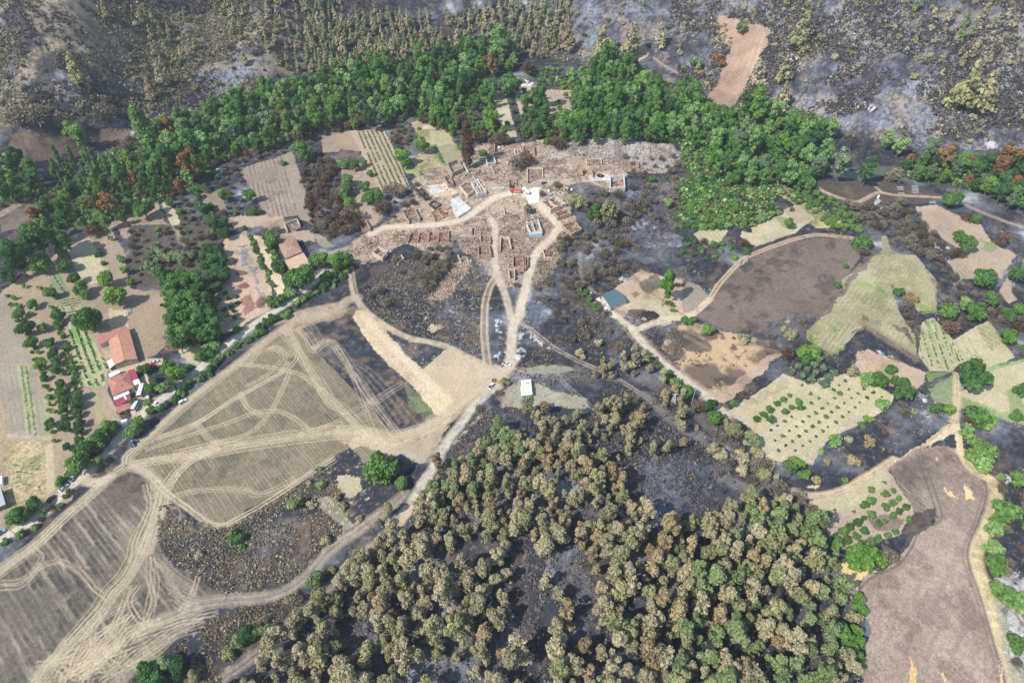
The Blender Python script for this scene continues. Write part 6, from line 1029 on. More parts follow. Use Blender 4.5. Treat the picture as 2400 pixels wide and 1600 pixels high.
for tl, pts_, sp, sz, mk, lab, grp, sd in [
    ('A', [(1120, 1360), (1400, 1180), (1700, 1170), (1640, 1300), (1850, 1520), (1500, 1640), (1350, 1640), (1150, 1500)], 6, (1.2, 2.4), mxg(('n', 2), ('c', 3), ('B', 1.5)), '* bush on the half-burnt land west of the ploughed fields', '* bushes west of the ploughed fields', 50),
    ('A', [(2060, 1090), (2250, 1080), (2349, 1200), (2349, 1640), (2150, 1600)], 4.6, (1.3, 2.6), mxg(('n', 3), ('c', 2.5)), '* bush in the charred thicket beside the pale strip', '* bushes in the charred thicket', 51),
    ('B', [(-60, 1350), (60, 1420), (150, 1568), (-60, 1640)], 5, (1.6, 2.8), mxg(('n', 3), ('c', 1)), '* bush in the thicket west of the village', '* bushes in the thicket west of the village', 52),
    ('D', [(880, 0), (1560, 0), (1480, 200), (1200, 320), (960, 330), (900, 150)], 5, (1.1, 2.3), mxg(('n', 2), ('c', 3), ('L', 1.2)), '* bush in the half-burnt orchard', '* bushes in the half-burnt orchard', 53),
    ('A', [(0, 1400), (400, 1280), (560, 1290), (440, 1400), (200, 1568), (150, 1400), (0, 1440)], 6, (1.3, 2.6), mxg(('n', 2), ('c', 2)), '* bush under the river belt by the dark field', '* bushes under the river belt', 54),
    ('A', [(750, 880), (960, 850), (1000, 960), (1080, 1080), (900, 1110), (760, 1010)], 6, (1.6, 2.8), mxg(('n', 2), ('c', 3)), '* bush by the leaning poplar', '* bushes by the leaning poplar', 55),
    ('A', [(1420, 1100), (1960, 970), (2250, 880), (2349, 830), (2349, 900), (2200, 960), (1950, 1060), (1620, 1120), (1450, 1180)], 5.5, (1.4, 2.6), mxg(('n', 4), ('c', 2), ('r', .4)), '* bush along the south side of the river belt', '* bushes south of the river belt', 56),
    ('B', [(-30, 880), (400, 830), (740, 900), (760, 960), (1200, 960), (1340, 920), (1340, 960), (1100, 1000), (740, 900), (600, 820), (460, 860), (480, 980), (380, 1030), (320, 890)], 5.5, (1.3, 2.5), mxg(('n', 4), ('c', 2), ('B', 1)), '* bush between the crop plots and the river', '* bushes between the plots and the river', 57),
    ('B', [(200, 1250), (340, 1300), (600, 1220), (560, 1400), (420, 1440), (380, 1500), (230, 1530)], 6, (1.2, 2.3), mxg(('c', 4), ('n', 1)), '* bush at the west side of the ruins', '* bushes at the west side of the ruins', 58),
    ('B', [(1560, 1330), (1960, 1300), (2349, 1250), (2349, 1420), (1980, 1568), (1950, 1700), (1600, 1600), (1560, 1450)], 7, (1.4, 2.8), mxg(('c', 4), ('n', 1)), '* bush on the slope east of the village square', '* bushes on the slope east of the square', 59),
    ('B', [(1950, 1080), (2349, 1080), (2349, 1250), (1960, 1230)], 7, (1.2, 2.2), mxg(('c', 4), ('B', .7)), '* bush on the rocky ridge end', '* bushes on the rocky ridge end', 60),
    ('E', [(430, 160), (760, 130), (760, 250), (700, 330), (600, 440), (540, 400), (300, 260)], 4.6, (1.7, 2.9), mxg(('c', 5),), '* twiggy bush in the thicket below the village', '* twiggy bushes below the village', 61),
    ('E', [(130, 400), (300, 400), (330, 540), (180, 520)], 6, (1.5, 2.6), mxg(('c', 3), ('L', .7)), '* bush beside the footpath below the village', '* bushes beside the footpath', 62),
    ('E', [(1480, 50), (1900, 60), (1950, 280), (1700, 400), (1560, 420), (1500, 250)], 5.5, (1.5, 2.8), mxg(('c', 4), ('n', 1)), '* bush on the bank east of the village road', '* bushes on the bank east of the village road', 63),
    ('E', [(1250, 380), (1700, 350), (1800, 560), (1950, 640), (2000, 760), (1700, 700), (1500, 640), (1400, 500)], 7.5, (1.2, 2.3), mxg(('c', 5), ('L', .4)), '* bush on burnt ground west of the grey-roofed house', '* bushes west of the grey-roofed house', 64),
    ('E', [(1400, 700), (2000, 760), (2300, 1100), (2200, 1200), (1800, 950), (1450, 850)], 8.5, (1.0, 2.4), mxg(('c', 5),) + [(2, 'bush', 'tan', 'charred_bush', 'bush', 'tan')], '* bush between the two dirt tracks', '* bushes between the two dirt tracks', 65),
    ('E', [(1060, 560), (1170, 600), (1180, 300), (1300, 300), (1240, 540), (1190, 600), (1130, 560), (1080, 440)], 6, (.9, 1.6), mxg(('c', 5),), '* bush between the forks of the road', '* bushes between the road forks', 66),
    ('E', [(880, 1180), (1080, 1010), (1170, 990), (1100, 1130), (900, 1300), (760, 1460), (700, 1400)], 6, (.9, 1.8), mxg(('c', 4),) + [(2, 'bush', 'olive', 'charred_bush', 'bush', 'olive')], '* bush on the bank of the lower road', '* bushes on the bank of the lower road', 67),
    ('C', [(1000, 1400), (1550, 1400), (1650, 1440), (1700, 1568), (1300, 1568)], 5.5, (1.4, 2.7), mxg(('c', 4), ('n', 1), ('B', .7)), '* bush near the tiny white hut', '* bushes near the tiny white hut', 68),
    ('F', [(1300, -20), (1700, -20), (1850, 240), (1700, 220), (1600, 170), (1440, 140)], 5.2, (1.4, 2.9), mxg(('c', 5), ('n', 1)), '* bush beyond the tip of the hay field', '* bushes beyond the hay field tip', 69),
    ('F', [(1760, 250), (1960, 350), (2020, 470), (1900, 520), (1760, 560)], 6, (1.2, 2.4), mxg(('c', 4), ('n', 2), ('L', .8)), '* bush east of the hay field', '* bushes east of the hay field', 70),
    ('F', [(340, 700), (900, 620), (960, 720), (860, 800), (700, 830), (340, 780)], 6.5, (1.0, 2.2), mxg(('c', 4),) + [(3, 'bush', 'tan', 'charred_bush', 'bush', 'tan')], '* bush at the foot of the brown field', '* bushes at the foot of the brown field', 71),
    ('F', [(1440, 560), (1600, 560), (1640, 640), (1600, 740), (1500, 640)], 6, (1.2, 2.3), mxg(('c', 3), ('B', 1)), '* bush in the wedge south of the hay field', '* bushes in the wedge south of the hay field', 72),
    ('F', [(2000, 560), (2349, 600), (2349, 900), (2280, 880), (2150, 640)], 6.5, (1.3, 2.6), mxg(('c', 3), ('n', 2), ('B', 1)), '* bush at the east end of the striped field', '* bushes east of the striped field', 73),
    ('F', [(1480, 1180), (1680, 1200), (1720, 1300), (1500, 1320)], 6.5, (1.0, 2.0), mxg(('c', 3), ('L', .6)), '* bush on the black plot by the field road', '* bushes on the black plot', 74),
    ('F', [(-30, 60), (200, 100), (470, 120), (470, 180), (200, 250), (0, 320)], 5.5, (1.5, 2.9), mxg(('B', 4), ('Y', 1.3), ('n', 1.4), ('D', 1)), '* bush on the west side of the big brown field', '* bushes west of the big brown field', 75),
    ('F', [(70, 1380), (170, 1300), (340, 1330), (480, 1480), (640, 1640), (420, 1620), (300, 1480)], 6, (1.4, 2.6), [(3, 'bush', 'olive', 'charred_bush', 'bush', 'olive'), (2, 'bush', 'orange', 'charred_bush', 'bush', 'orange-brown'), (2, 'twig', 'char', 'charred_bush', 'bush', 'grey')], '* bush beside the ashy track junction', '* bushes beside the ashy track', 76),
    ('I', [(250, 0), (480, -30), (760, 120), (760, 260), (950, 400), (1000, 560), (800, 420), (560, 330), (430, 180)], 5.6, (1.5, 2.8), [(3, 'bush', 'olive', 'charred_bush', 'bush', 'olive'), (3, 'bush', 'tan', 'charred_bush', 'bush', 'tan'), (2, 'twig', 'char', 'charred_bush', 'bush', 'grey')], '* bush between the wood and the small orchard', '* bushes between the wood and the small orchard', 77),
    ('I', [(960, 700), (1060, 740), (1130, 930), (1200, 1200), (1080, 1130), (1000, 900)], 5, (1.3, 2.4), [(2, 'twig', 'char', 'charred_bush', 'bush', 'grey'), (2, 'bush', 'olive', 'charred_bush', 'bush', 'olive')], '* bush along the straw patch edge of the wood', '* bushes along the straw patch edge', 78),
    ('I', [(1180, 900), (1250, 1000), (1290, 1400), (1230, 1500), (1180, 1400), (1170, 1000)], 5, (1.1, 1.9), mxg(('c', 3), ('L', 1)), '* bush on the western rim of the purple field', '* bushes on the rim of the purple field', 79),
    ('I', [(2150, 100), (2400, 60), (2400, 1568), (2300, 1540), (2200, 1200), (2130, 900), (2080, 640), (2180, 300)], 6.5, (1.4, 2.8), mxg(('c', 2), ('L', 2), ('B', 2), ('n', .7)), '* bush on the ashy slope beyond the straw border', '* bushes beyond the straw border', 80),
    ('G', [(1900, 240), (2200, 30), (2349, 100), (2349, 700), (2250, 600), (2200, 430), (2050, 250)], 6, (1.2, 2.6), [(3, 'bush', 'tan', 'charred_bush', 'bush', 'tan'), (2, 'bush', 'olive', 'charred_bush', 'bush', 'olive'), (1, 'twig', 'char', 'charred_bush', 'bush', 'grey')], '* bush around the little graveyard', '* bushes around the little graveyard', 81),
    ('G', [(1500, 1300), (1900, 1080), (2100, 930), (2300, 700), (2349, 780), (2150, 960), (1900, 1190), (1600, 1400)], 8, (1.1, 2.3), [(3, 'bush', 'olive', 'charred_bush', 'bush', 'olive'), (2, 'twig', 'char', 'charred_bush', 'bush', 'grey')], '* bush on the strip between the two lower tracks', '* bushes between the two lower tracks', 82),
    ('H', [(0, 320), (200, 430), (330, 300), (460, 250), (480, 330), (240, 520), (100, 560), (0, 640)], 6, (1.3, 2.6), [(3, 'bush', 'tan', 'charred_bush', 'bush', 'tan'), (2, 'pine', 'olive', 'charred_bush', 'bush', 'tall olive')], '* bush between graveyard and dirt road', '* bushes between graveyard and dirt road', 83),
]:
    scatter(T(tl, pts_), sp, sz, mk, lab, grp, 1.0, [], (18, .38), sd)

# ---------------------------------------------------------------- turn the list into objects
CAP = 288
stuff_names = {'scorched_pine': 'pines', 'hillside_bush': 'bushes', 'charred_bush': 'charred bushes', 'scorched_conifer': 'conifers', 'broadleaf_tree': 'trees', 'riverside_shrub': 'shrubs', 'green_pine': 'green pines', 'bare_tree': 'bare trees', 'orchard_tree': 'fruit trees', 'garden_tree': 'trees', 'garden_bush': 'bushes', 'hedge_bush': 'hedge bushes', 'sapling': 'saplings', 'poplar_tree': 'poplars', 'willow_tree': 'willows'}
PLANTS.sort(key=lambda d: -d['prio'])
cnt = {}; extra = {}
zs = H(np.array([d['x'] for d in PLANTS]), np.array([d['y'] for d in PLANTS]))
pr = np.random.default_rng(99)
def in_frame(x, y, z, m=1.12):
    c, s = math.cos(PITCH), math.sin(PITCH); dz = z - CAM_Z
    dep = y * c - dz * s; up = y * s + dz * c
    return abs(x / dep) < .75 * m and abs(up / dep) < .5 * m + .03
for d, z in zip(PLANTS, zs):
    if not in_frame(d['x'], d['y'], z): continue
    if not in_frame(d['x'], d['y'], z, 1.0) and d['prio'] < 0: continue
    d['z'] = float(z) - .1; d['rz'] = pr.uniform(0, 6.28); d['v'] = int(pr.integers(len(PROTO[d['shape']])))
    lone = d['group'] is None
    if cnt.get(d['name'], 0) >= CAP and not lone:
        extra.setdefault(d['name'], []).append(d); continue
    cnt[d['name']] = cnt.get(d['name'], 0) + 1
    cm, tm = PROTO[d['shape']][d['v']][:2]
    e = bpy.data.objects.new(d['name'], None); COL.objects.link(e)
    e.location = (d['x'], d['y'], d['z']); e.rotation_euler = (pr.normal(0, .04), pr.normal(0, .04), d['rz']); e.scale = (d['R'], d['R'] * pr.uniform(.85, 1.15), d['R'] * d['hz'])
    e.empty_display_size = .3
    e['label'] = d['label']; e['category'] = d['cat']
    if d['group']: e['group'] = d['group']
    for nm_, ms in (('crown' if d['shape'] not in ('dead', 'snag') else 'limbs', cm), ('trunk', tm)):
        o = bpy.data.objects.new(nm_, ms); COL.objects.link(o); o.parent = e
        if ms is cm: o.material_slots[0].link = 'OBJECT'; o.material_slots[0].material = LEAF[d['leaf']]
for nm_, L_ in extra.items():
    by = {}
    VV = []; FQ = []; FT = []; TT = []; MQ = []; MT_ = []; n0 = 0
    keys = sorted({d['leaf'] for d in L_})
    for d in L_:
        _, _, V, F, Ft, ti = PROTO[d['shape']][d['v']]
        c, s = math.cos(d['rz']), math.sin(d['rz'])
        W = np.stack([(V[:, 0] * c - V[:, 1] * s) * d['R'] + d['x'], (V[:, 0] * s + V[:, 1] * c) * d['R'] + d['y'], V[:, 2] * d['R'] * d['hz'] + d['z']], 1)
        VV.append(W); FQ.append(F + n0); TT.append(ti * .7 + .3 * pr.random()); MQ.append(np.full(len(F), keys.index(d['leaf'])))
        if Ft is not None: FT.append(Ft + n0); MT_.append(np.full(len(Ft), keys.index(d['leaf'])))
        n0 += len(V)
    me_ = mesh_np('far_' + nm_, np.vstack(VV), np.vstack(FQ), np.vstack(FT) if FT else None, [LEAF[k] for k in keys], np.concatenate(TT), np.concatenate(MQ + MT_))
    nm2 = {'scorched_conifer': 'distant_forest', 'hillside_bush': 'distant_scrub_foliage', 'charred_bush': 'burnt_undergrowth', 'broadleaf_tree': 'distant_riverside_foliage', 'scorched_pine': 'wood_undergrowth'}.get(nm_, nm_ + '_foliage')
    o = bpy.data.objects.new(nm2, me_); COL.objects.link(o); o['kind'] = 'stuff'; o['label'] = 'mass of further ' + stuff_names.get(nm_, 'plants') + ' seen small between the others'


# ================================================================ buildings, ruins, vehicles, small things
import bmesh
ZO = {'Z4': (820, 320, 7.84), 'Z5': (1040, 320, 7.84), 'Z6': (1240, 360, 7.84), 'Z7': (840, 460, 7.84), 'Z8': (1060, 480, 7.84), 'BZ': (200, 740, 6.03), 'OZ': (620, 500, 9.8), 'CZ': (1100, 820, 7.84), 'RZ': (1360, 640, 7.84), 'GZ': (720, 1120, 11.2), 'FZ': (1180, 420, 11.2), 'WZ': (1130, 830, 8.14), 'LZ': (0, 1060, 7.13), 'HZ': (1980, 440, 16.8), 'PX': (0, 0, 1)}
def Z(n, pts):
    ox, oy, s = ZO[n]; return [(ox + x / s, oy + y / s) for x, y in pts]
M = dict(
    stone=mat_plain('rubble_stone_wall', (.42, .32, .24), .95, noise=.35, scale=1.5), pink=mat_plain('mud_brick_wall', (.44, .30, .23), .95, noise=.35, scale=1.5),
    cream=mat_plain('cream_plaster', (.62, .52, .40), .9, noise=.3, scale=1.2), white=mat_plain('white_plaster', (.66, .63, .58), .85, noise=.35, scale=.9),
    char=mat_plain('charred_timber', (.06, .05, .045), .9, noise=.4), conc=mat_plain('concrete', (.50, .49, .46), .9, noise=.2, scale=.6), slab=mat_plain('pale_concrete', (.62, .61, .57), .85, noise=.35, scale=.4),
    rub=mat_plain('rubble', (.46, .35, .27), .95, scale=2.5, col2=(.17, .135, .115)), rubred=mat_plain('brick_rubble', (.44, .26, .20), .95, scale=2.5, col2=(.24, .15, .12)), ashfl=mat_plain('ash_floor', (.42, .40, .39), .95, scale=1.5, col2=(.22, .2, .19)),
    tile=mat_plain('weathered_roof_tile', (.40, .25, .18), .85, scale=1.6, col2=(.27, .18, .14)), tileo=mat_plain('orange_roof_tile', (.52, .27, .17), .85, scale=.5, col2=(.38, .21, .15)), tiler=mat_plain('red_roof_tile', (.43, .19, .145), .85, scale=.6, col2=(.33, .155, .125)),
    tilep=mat_plain('pale_roof_tile', (.58, .42, .32), .85, scale=1.2, col2=(.45, .29, .22)), crim=mat_plain('crimson_sheet_metal', (.34, .05, .09), .5, noise=.12, spec=.5), whitem=mat_plain('white_sheet_metal', (.80, .80, .80), .5), greym=mat_plain('grey_sheet_metal', (.42, .44, .46), .5, noise=.2),
    teal=mat_plain('slate_blue_sheet_roof', (.085, .15, .18), .5, noise=.1, spec=.5), cyan=mat_plain('light_blue_paint', (.10, .42, .58), .7), glass=mat_plain('dark_glass', (.02, .025, .03), .15, spec=.6), rubber=mat_plain('black_rubber', (.02, .02, .02), .8),
    metal=mat_plain('bare_metal', (.45, .45, .45), .4, .6), wood=mat_plain('weathered_wood', (.22, .17, .12), .9, noise=.3), door=mat_plain('brown_door', (.16, .09, .05), .7), lamp=mat_plain('headlight_lens', (.8, .8, .75), .2), red=mat_plain('red_paint', (.55, .03, .03), .4, spec=.5), palew=mat_plain('pale_blue_wall', (.42, .52, .54), .8, noise=.15))
PAINT = {}
def paintm(n, c, r=.3):
    if n not in PAINT: PAINT[n] = mat_plain(n + '_car_paint', c, r, spec=.6)
    return PAINT[n]
def link(o, parent=None):
    COL.objects.link(o)
    if parent: o.parent = parent
    return o
def thing(name, loc, label, cat, group=None, rz=0):
    e = bpy.data.objects.new(name, None); e.location = loc; e.rotation_euler = (0, 0, rz); e.empty_display_size = .5
    e['label'] = label; e['category'] = cat
    if group: e['group'] = group
    return link(e)
def bm_obj(name, bm, mat, parent=None, bevel=0):
    if bevel: bmesh.ops.bevel(bm, geom=bm.edges[:], offset=bevel, segments=1, affect='EDGES')
    bmesh.ops.recalc_face_normals(bm, faces=bm.faces[:])
    me = bpy.data.meshes.new(name); bm.to_mesh(me); bm.free()
    me.materials.append(mat); return link(bpy.data.objects.new(name, me), parent)
def prism(bm, bot, top):
    """solid between two rings of points"""
    a = [bm.verts.new(p) for p in bot]; b = [bm.verts.new(p) for p in top]; n = len(a)
    bm.faces.new(a[::-1]); bm.faces.new(b)
    for i in range(n): bm.faces.new((a[i], a[(i + 1) % n], b[(i + 1) % n], b[i]))
def box(bm, x0, x1, y0, y1, z0, z1, taper=0, rot=None):
    t = taper
    bot = [(x0, y0, z0), (x1, y0, z0), (x1, y1, z0), (x0, y1, z0)]; top = [(x0 + t, y0 + t, z1), (x1 - t, y0 + t, z1), (x1 - t, y1 - t, z1), (x0 + t, y1 - t, z1)]
    prism(bm, bot, top)
def tube_obj(name, segs, mat, parent=None, sides=6):
    V, F = tubes(segs, sides); me = mesh_np(name, V, F, None, [mat], smooth_=True); return link(bpy.data.objects.new(name, me), parent)
rr_ = np.random.default_rng(21)
def stones(name, n, pts, size, mat, parent, z0=0, hmax=.8, long_=0):
    """tumbled blocks inside a local polygon"""
    P = np.array(pts)[:, :2]; lo, hi = P.min(0), P.max(0); VV = []; FF = []; k = 0
    base = np.array([[-1, -1, -1], [1, -1, -1], [1, 1, -1], [-1, 1, -1], [-1, -1, 1], [1, -1, 1], [1, 1, 1], [-1, 1, 1]]) * .5
    fq = np.array([[3, 2, 1, 0], [4, 5, 6, 7], [0, 1, 5, 4], [1, 2, 6, 5], [2, 3, 7, 6], [3, 0, 4, 7]])
    t = 0
    while k < n and t < n * 20:
        t += 1; q = rr_.uniform(lo, hi)
        if not inside(P, q[:1], q[1:])[0]: continue
        s = size * rr_.uniform(.4, 1.6, 3) * (np.array([6, .5, .4]) if rr_.random() < long_ else 1); e = Matrix.Rotation(rr_.uniform(0, 6.28), 3, 'Z') @ Matrix.Rotation(rr_.normal(0, .3), 3, 'X')
        VV.append((base * s * rr_.uniform(.8, 1.2, (8, 1))) @ np.array(e).T + [q[0], q[1], z0 + rr_.uniform(0, hmax) ** 1.5 * .6]); FF.append(fq + 8 * k); k += 1
    if not VV: return
    me = mesh_np(name, np.vstack(VV), np.vstack(FF), None, [mat]); return link(bpy.data.objects.new(name, me), parent)
def wall_run(bm, a, b, h, th, broken, seed, zbase=0, windows=True, gable=0):
    r = np.random.default_rng(seed); a = np.array(a[:2]); b = np.array(b[:2]); L_ = np.linalg.norm(b - a)
    n = max(2, int(L_ / 1.1)); d = (b - a) / L_; nn = np.array([-d[1], d[0]]) * th
    hs = h * (1 - broken * r.random(n + 1) ** 1.3 - .12 * broken * r.random(n + 1))
    if gable: hs = hs + gable * (1 - np.abs(np.linspace(-1, 1, n + 1)))
    hs = np.maximum(hs, .35)
    for i in range(n):
        p = a + (b - a) * i / n; q = a + (b - a) * (i + 1) / n
        win = windows and h > 2.2 and n > 4 and i % 3 == 1 and min(hs[i], hs[i + 1]) > 2.5
        parts = [(zbase - .6, 1.0), (2.0, None)] if win else [(zbase - .6, None)]
        for z0, z1 in parts:
            t0, t1 = (hs[i], hs[i + 1]) if z1 is None else (z1, z1)
            prism(bm, [(*p, z0), (*q, z0), (*(q + nn), z0), (*(p + nn), z0)], [(*p, t0), (*q, t1), (*(q + nn), t1), (*(p + nn), t0)])
RUINS = 0
def ruin(zn, pts, h, mat, label, broken=.35, missing=(), inner=0, floor='rub', th=.55, name='ruined_house', gable=0, fill=70, cat='ruin'):
    global RUINS
    RUINS += 1; h *= 1.15
    P = G3(Z(zn, pts), h * .8)[:, :2]; c = P.mean(0)
    if sum(P[i][0] * P[(i + 1) % len(P)][1] - P[(i + 1) % len(P)][0] * P[i][1] for i in range(len(P))) < 0: P = P[::-1]; missing = [(len(P) - 2 - m_) % len(P) for m_ in missing]
    z = ground_z(*c); e = thing(name, (c[0], c[1], z), label, cat, 'ruined houses of the burnt village' if name == 'ruined_house' else None)
    Q = P - c
    for i in range(len(Q)):
        if i in missing: continue
        bm = bmesh.new(); wall_run(bm, Q[i], Q[(i + 1) % len(Q)], h, th, broken, RUINS * 10 + i, gable=gable if i % 2 else 0); bm_obj('wall', bm, M[mat], e)
    for k in range(inner):
        t = (k + 1) / (inner + 1); a = Q[0] + (Q[1] - Q[0]) * t; b = Q[3] + (Q[2] - Q[3]) * t
        bm = bmesh.new(); wall_run(bm, a, b, h * .9, th * .8, min(broken + .2, .9), RUINS * 10 + 7 + k, windows=False); bm_obj('wall', bm, M[mat], e)
    bm = bmesh.new(); S = Q * .96; prism(bm, [(*p, -.6) for p in S], [(*p, .22) for p in S]); bm_obj('floor', bm, M[floor], e)
    stones('rubble', fill, S * .93, .55, M['rubred' if floor == 'rubred' else 'rub'], e, .2, 1.0, .12)
    stones('charred_beam', max(4, fill // 9), S * .8, .5, M['char'], e, .35, .8, 1.0)
    return e
ruin('Z4', [(1780, 510), (1985, 430), (2090, 580), (1880, 690)], 3.2, 'stone', 'square roofless house with grey ash floor beside the fallow plots', .12, (), 0, 'ashfl', fill=16)
ruin('Z4', [(1715, 740), (1840, 700), (1905, 870), (1810, 900)], 2.8, 'stone', 'small roofless annex just below the square ash-floored ruin', .2, fill=20)
ruin('Z4', [(2010, 900), (2150, 815), (2310, 960), (2160, 1090)], 2.6, 'cream', 'roofless house filled with cream rubble above the white slab', .4, (1,))
ruin('Z4', [(1225, 985), (1320, 930), (1465, 1120), (1385, 1140)], 2.6, 'char', 'blackened timber house shell at the west end of the village', .5, (), 1, 'rub', .3)
ruin('Z4', [(960, 1360), (1190, 1290), (1290, 1500), (1080, 1560)], 3.0, 'stone', 'collapsed house with one leaning side wall above the bend road', .45, (2,))
ruin('Z4', [(1480, 1380), (1700, 1270), (1900, 1410), (1560, 1530)], 2.0, 'pink', 'reddish collapsed house between bend road and white slab', .6, (2,), 1, 'rubred')
ruin('Z4', [(1450, 1230), (1560, 1170), (1680, 1240), (1560, 1320)], 1.6, 'char', 'charred low shed ruin above the reddish house', .6, (), 0, 'ashfl', fill=40)
ruin('Z5', [(760, 380), (915, 345), (965, 465), (800, 510)], 3.0, 'white', 'white-walled ruin north of the village lane', .3, (0,), fill=50)
ruin('Z5', [(1440, 190), (1650, 170), (1685, 305), (1480, 300)], 3.0, 'pink', 'northernmost ruin with brown end walls and ash floor', .35, (2,), 0, 'ashfl', fill=30)
ruin('Z5', [(1290, 230), (1420, 215), (1450, 300), (1310, 330)], 2.4, 'cream', 'broken cream wall stubs beside the northernmost ruin', .6, (0,), 1)
ruin('Z5', [(800, 170), (935, 110), (945, 235), (830, 255)], 3.2, 'pink', 'reddish ruin with tall end wall under the dead brown trees', .45, (0, 3), 0, 'rubred')
ruin('Z5', [(1530, 570), (1820, 565), (1830, 730), (1530, 830)], 2.0, 'cream', 'wide low-walled ruin full of tan rubble in mid village', .4, (2,), fill=130)
ruin('Z5', [(500, 820), (620, 770), (790, 1010), (620, 1060)], 2.8, 'white', 'pale ruin with blackened rooms north of the white slab', .4, (), 2, 'rub', fill=60)
ruin('Z5', [(870, 590), (1000, 580), (1045, 700), (930, 690)], 2.4, 'stone', 'small ruin with a round dark pit above the lane', .5, (1,), 0, 'ashfl', fill=40)
ruin('Z5', [(1185, 770), (1330, 760), (1350, 860), (1195, 890)], 2.2, 'stone', 'low ruin with black wall corners north of the fire truck', .6, (2,))
ruin('Z5', [(690, 720), (850, 700), (920, 820), (740, 850)], 1.2, 'cream', 'flattened heap of a house west of the low black-cornered ruin', .8, (1, 3), fill=110)
ruin('Z5', [(1870, 420), (2200, 380), (2230, 480), (1900, 490)], 1.6, 'stone', 'remains of a house on the rocky rise north-east', .7, (0, 2), fill=90)
ruin('Z6', [(235, 890), (480, 765), (690, 920), (395, 1050)], 3.2, 'cream', 'large cream roofless house at the square corner', .25, (), 1, 'rub', fill=120)
ruin('Z6', [(470, 1095), (710, 1020), (785, 1100), (520, 1185)], 2.8, 'stone', 'narrow roofless house directly below the large cream one', .15, fill=40)
ruin('Z6', [(600, 1310), (840, 1220), (975, 1390), (790, 1490)], 2.8, 'stone', 'roofless house with reddish rubble, lowest of the eastern row', .25, (), 0, 'rubred', fill=100)
ruin('Z6', [(1485, 405), (1750, 390), (1765, 655), (1480, 655)], 3.0, 'white', 'white roofless building with brick-red floor on the eastern edge', .06, (), 0, 'rubred', .7, fill=14)
ruin('Z6', [(1040, 90), (1320, 90), (1340, 180), (1060, 200)], 1.6, 'cream', 'terraced cream ruin on the rocky ridge', .6, (2,), fill=90)
ruin('Z6', [(1690, 130), (2010, 150), (2020, 250), (1720, 240)], 1.6, 'pink', 'low pinkish ruin among scorched bushes on the ridge', .6, (), 1, 'rub', fill=80)
ruin('Z7', [(250, 1030), (370, 930), (550, 1010), (440, 1140)], 3.0, 'cream', 'roofless house with cream inner walls below the bend road', .2, (), 0, fill=40)
ruin('Z7', [(680, 1100), (790, 1070), (840, 1130), (720, 1240)], 1.6, 'cream', 'small ruin with splayed cream beams below the bend road', .5, (0,), fill=70)
ruin('Z7', [(960, 640), (1665, 590), (1660, 780), (900, 810)], 3.0, 'pink', 'long ruin with four upright partition walls under the bend road', .6, (0, 2), 3, 'rubred', fill=160)
ruin('Z7', [(0, 440), (120, 405), (225, 590), (60, 600)], 2.8, 'pink', 'reddish toothed-wall ruin at the western road end', .5, (), 0, 'rubred')
ruin('Z8', [(515, 530), (700, 560), (705, 690), (510, 680)], 2.4, 'stone', 'ruin with blackened rooms west of the fork lane', .5, (), 1, 'ashfl', fill=70)
ruin('Z8', [(475, 740), (680, 725), (720, 930), (475, 945)], 2.6, 'stone', 'square ruin standing over the fork lane', .35, (), 0, 'rub', fill=70)
ruin('Z8', [(885, 570), (1045, 585), (1090, 785), (870, 820)], 2.8, 'cream', 'yellowish walled ruin between the two lanes', .3, (2,), 0, 'rub', fill=60)
ruin('Z8', [(1110, 935), (1305, 905), (1320, 1180), (1110, 1120)], 2.8, 'pink', 'ruin with brick rubble beside the eastern road fork', .4, (), 0, 'rubred', fill=110)
ruin('Z8', [(1330, 930), (1400, 940), (1395, 1110), (1330, 1170)], 2.4, 'stone', 'narrow dark ruin against the brick-rubble one', .4, (), 0, fill=40)
ruin('Z8', [(1355, 320), (1580, 260), (1655, 480), (1430, 505)], 3.4, 'white', 'ruined white house with pale blue front by the road junction', .35, (), 1, 'rub', fill=40)
ruin('Z8', [(1025, 1190), (1150, 1175), (1155, 1345), (1045, 1360)], 2.6, 'cream', 'lone cream ruin at the tip between the roads', .4, (), 0, fill=40)
ruin('Z8', [(1650, 800), (1750, 785), (1840, 960), (1700, 970)], 2.2, 'cream', 'broken ruin on the east side of the road', .5, (1,), 0, 'rubred', fill=90)
ruin('Z8', [(940, 60), (1160, 130), (1290, 300), (1180, 320), (960, 180)], 1.6, 'cream', 'heaped cream ruin south of the grey terrace', .7, (1, 3), fill=150)
ruin('Z8', [(120, 650), (480, 560), (490, 700), (140, 730)], 1.3, 'stone', 'levelled rubble house west of the blackened rooms', .8, (0, 1), fill=160)
ruin('OZ', [(440, 235), (750, 125), (820, 265), (515, 400)], 2.6, 'cream', 'small pale stone shell with beams inside, north of the old tiled house', .15, (2,), 0, 'rub', fill=50)
ruin('RZ', [(940, 375), (1030, 330), (1080, 375), (985, 430)], .9, 'pink', 'low brick-rimmed pit beside the grey-roofed house', .2, (), 0, 'rub', .3, 'brick_pit', fill=12, cat='pit')
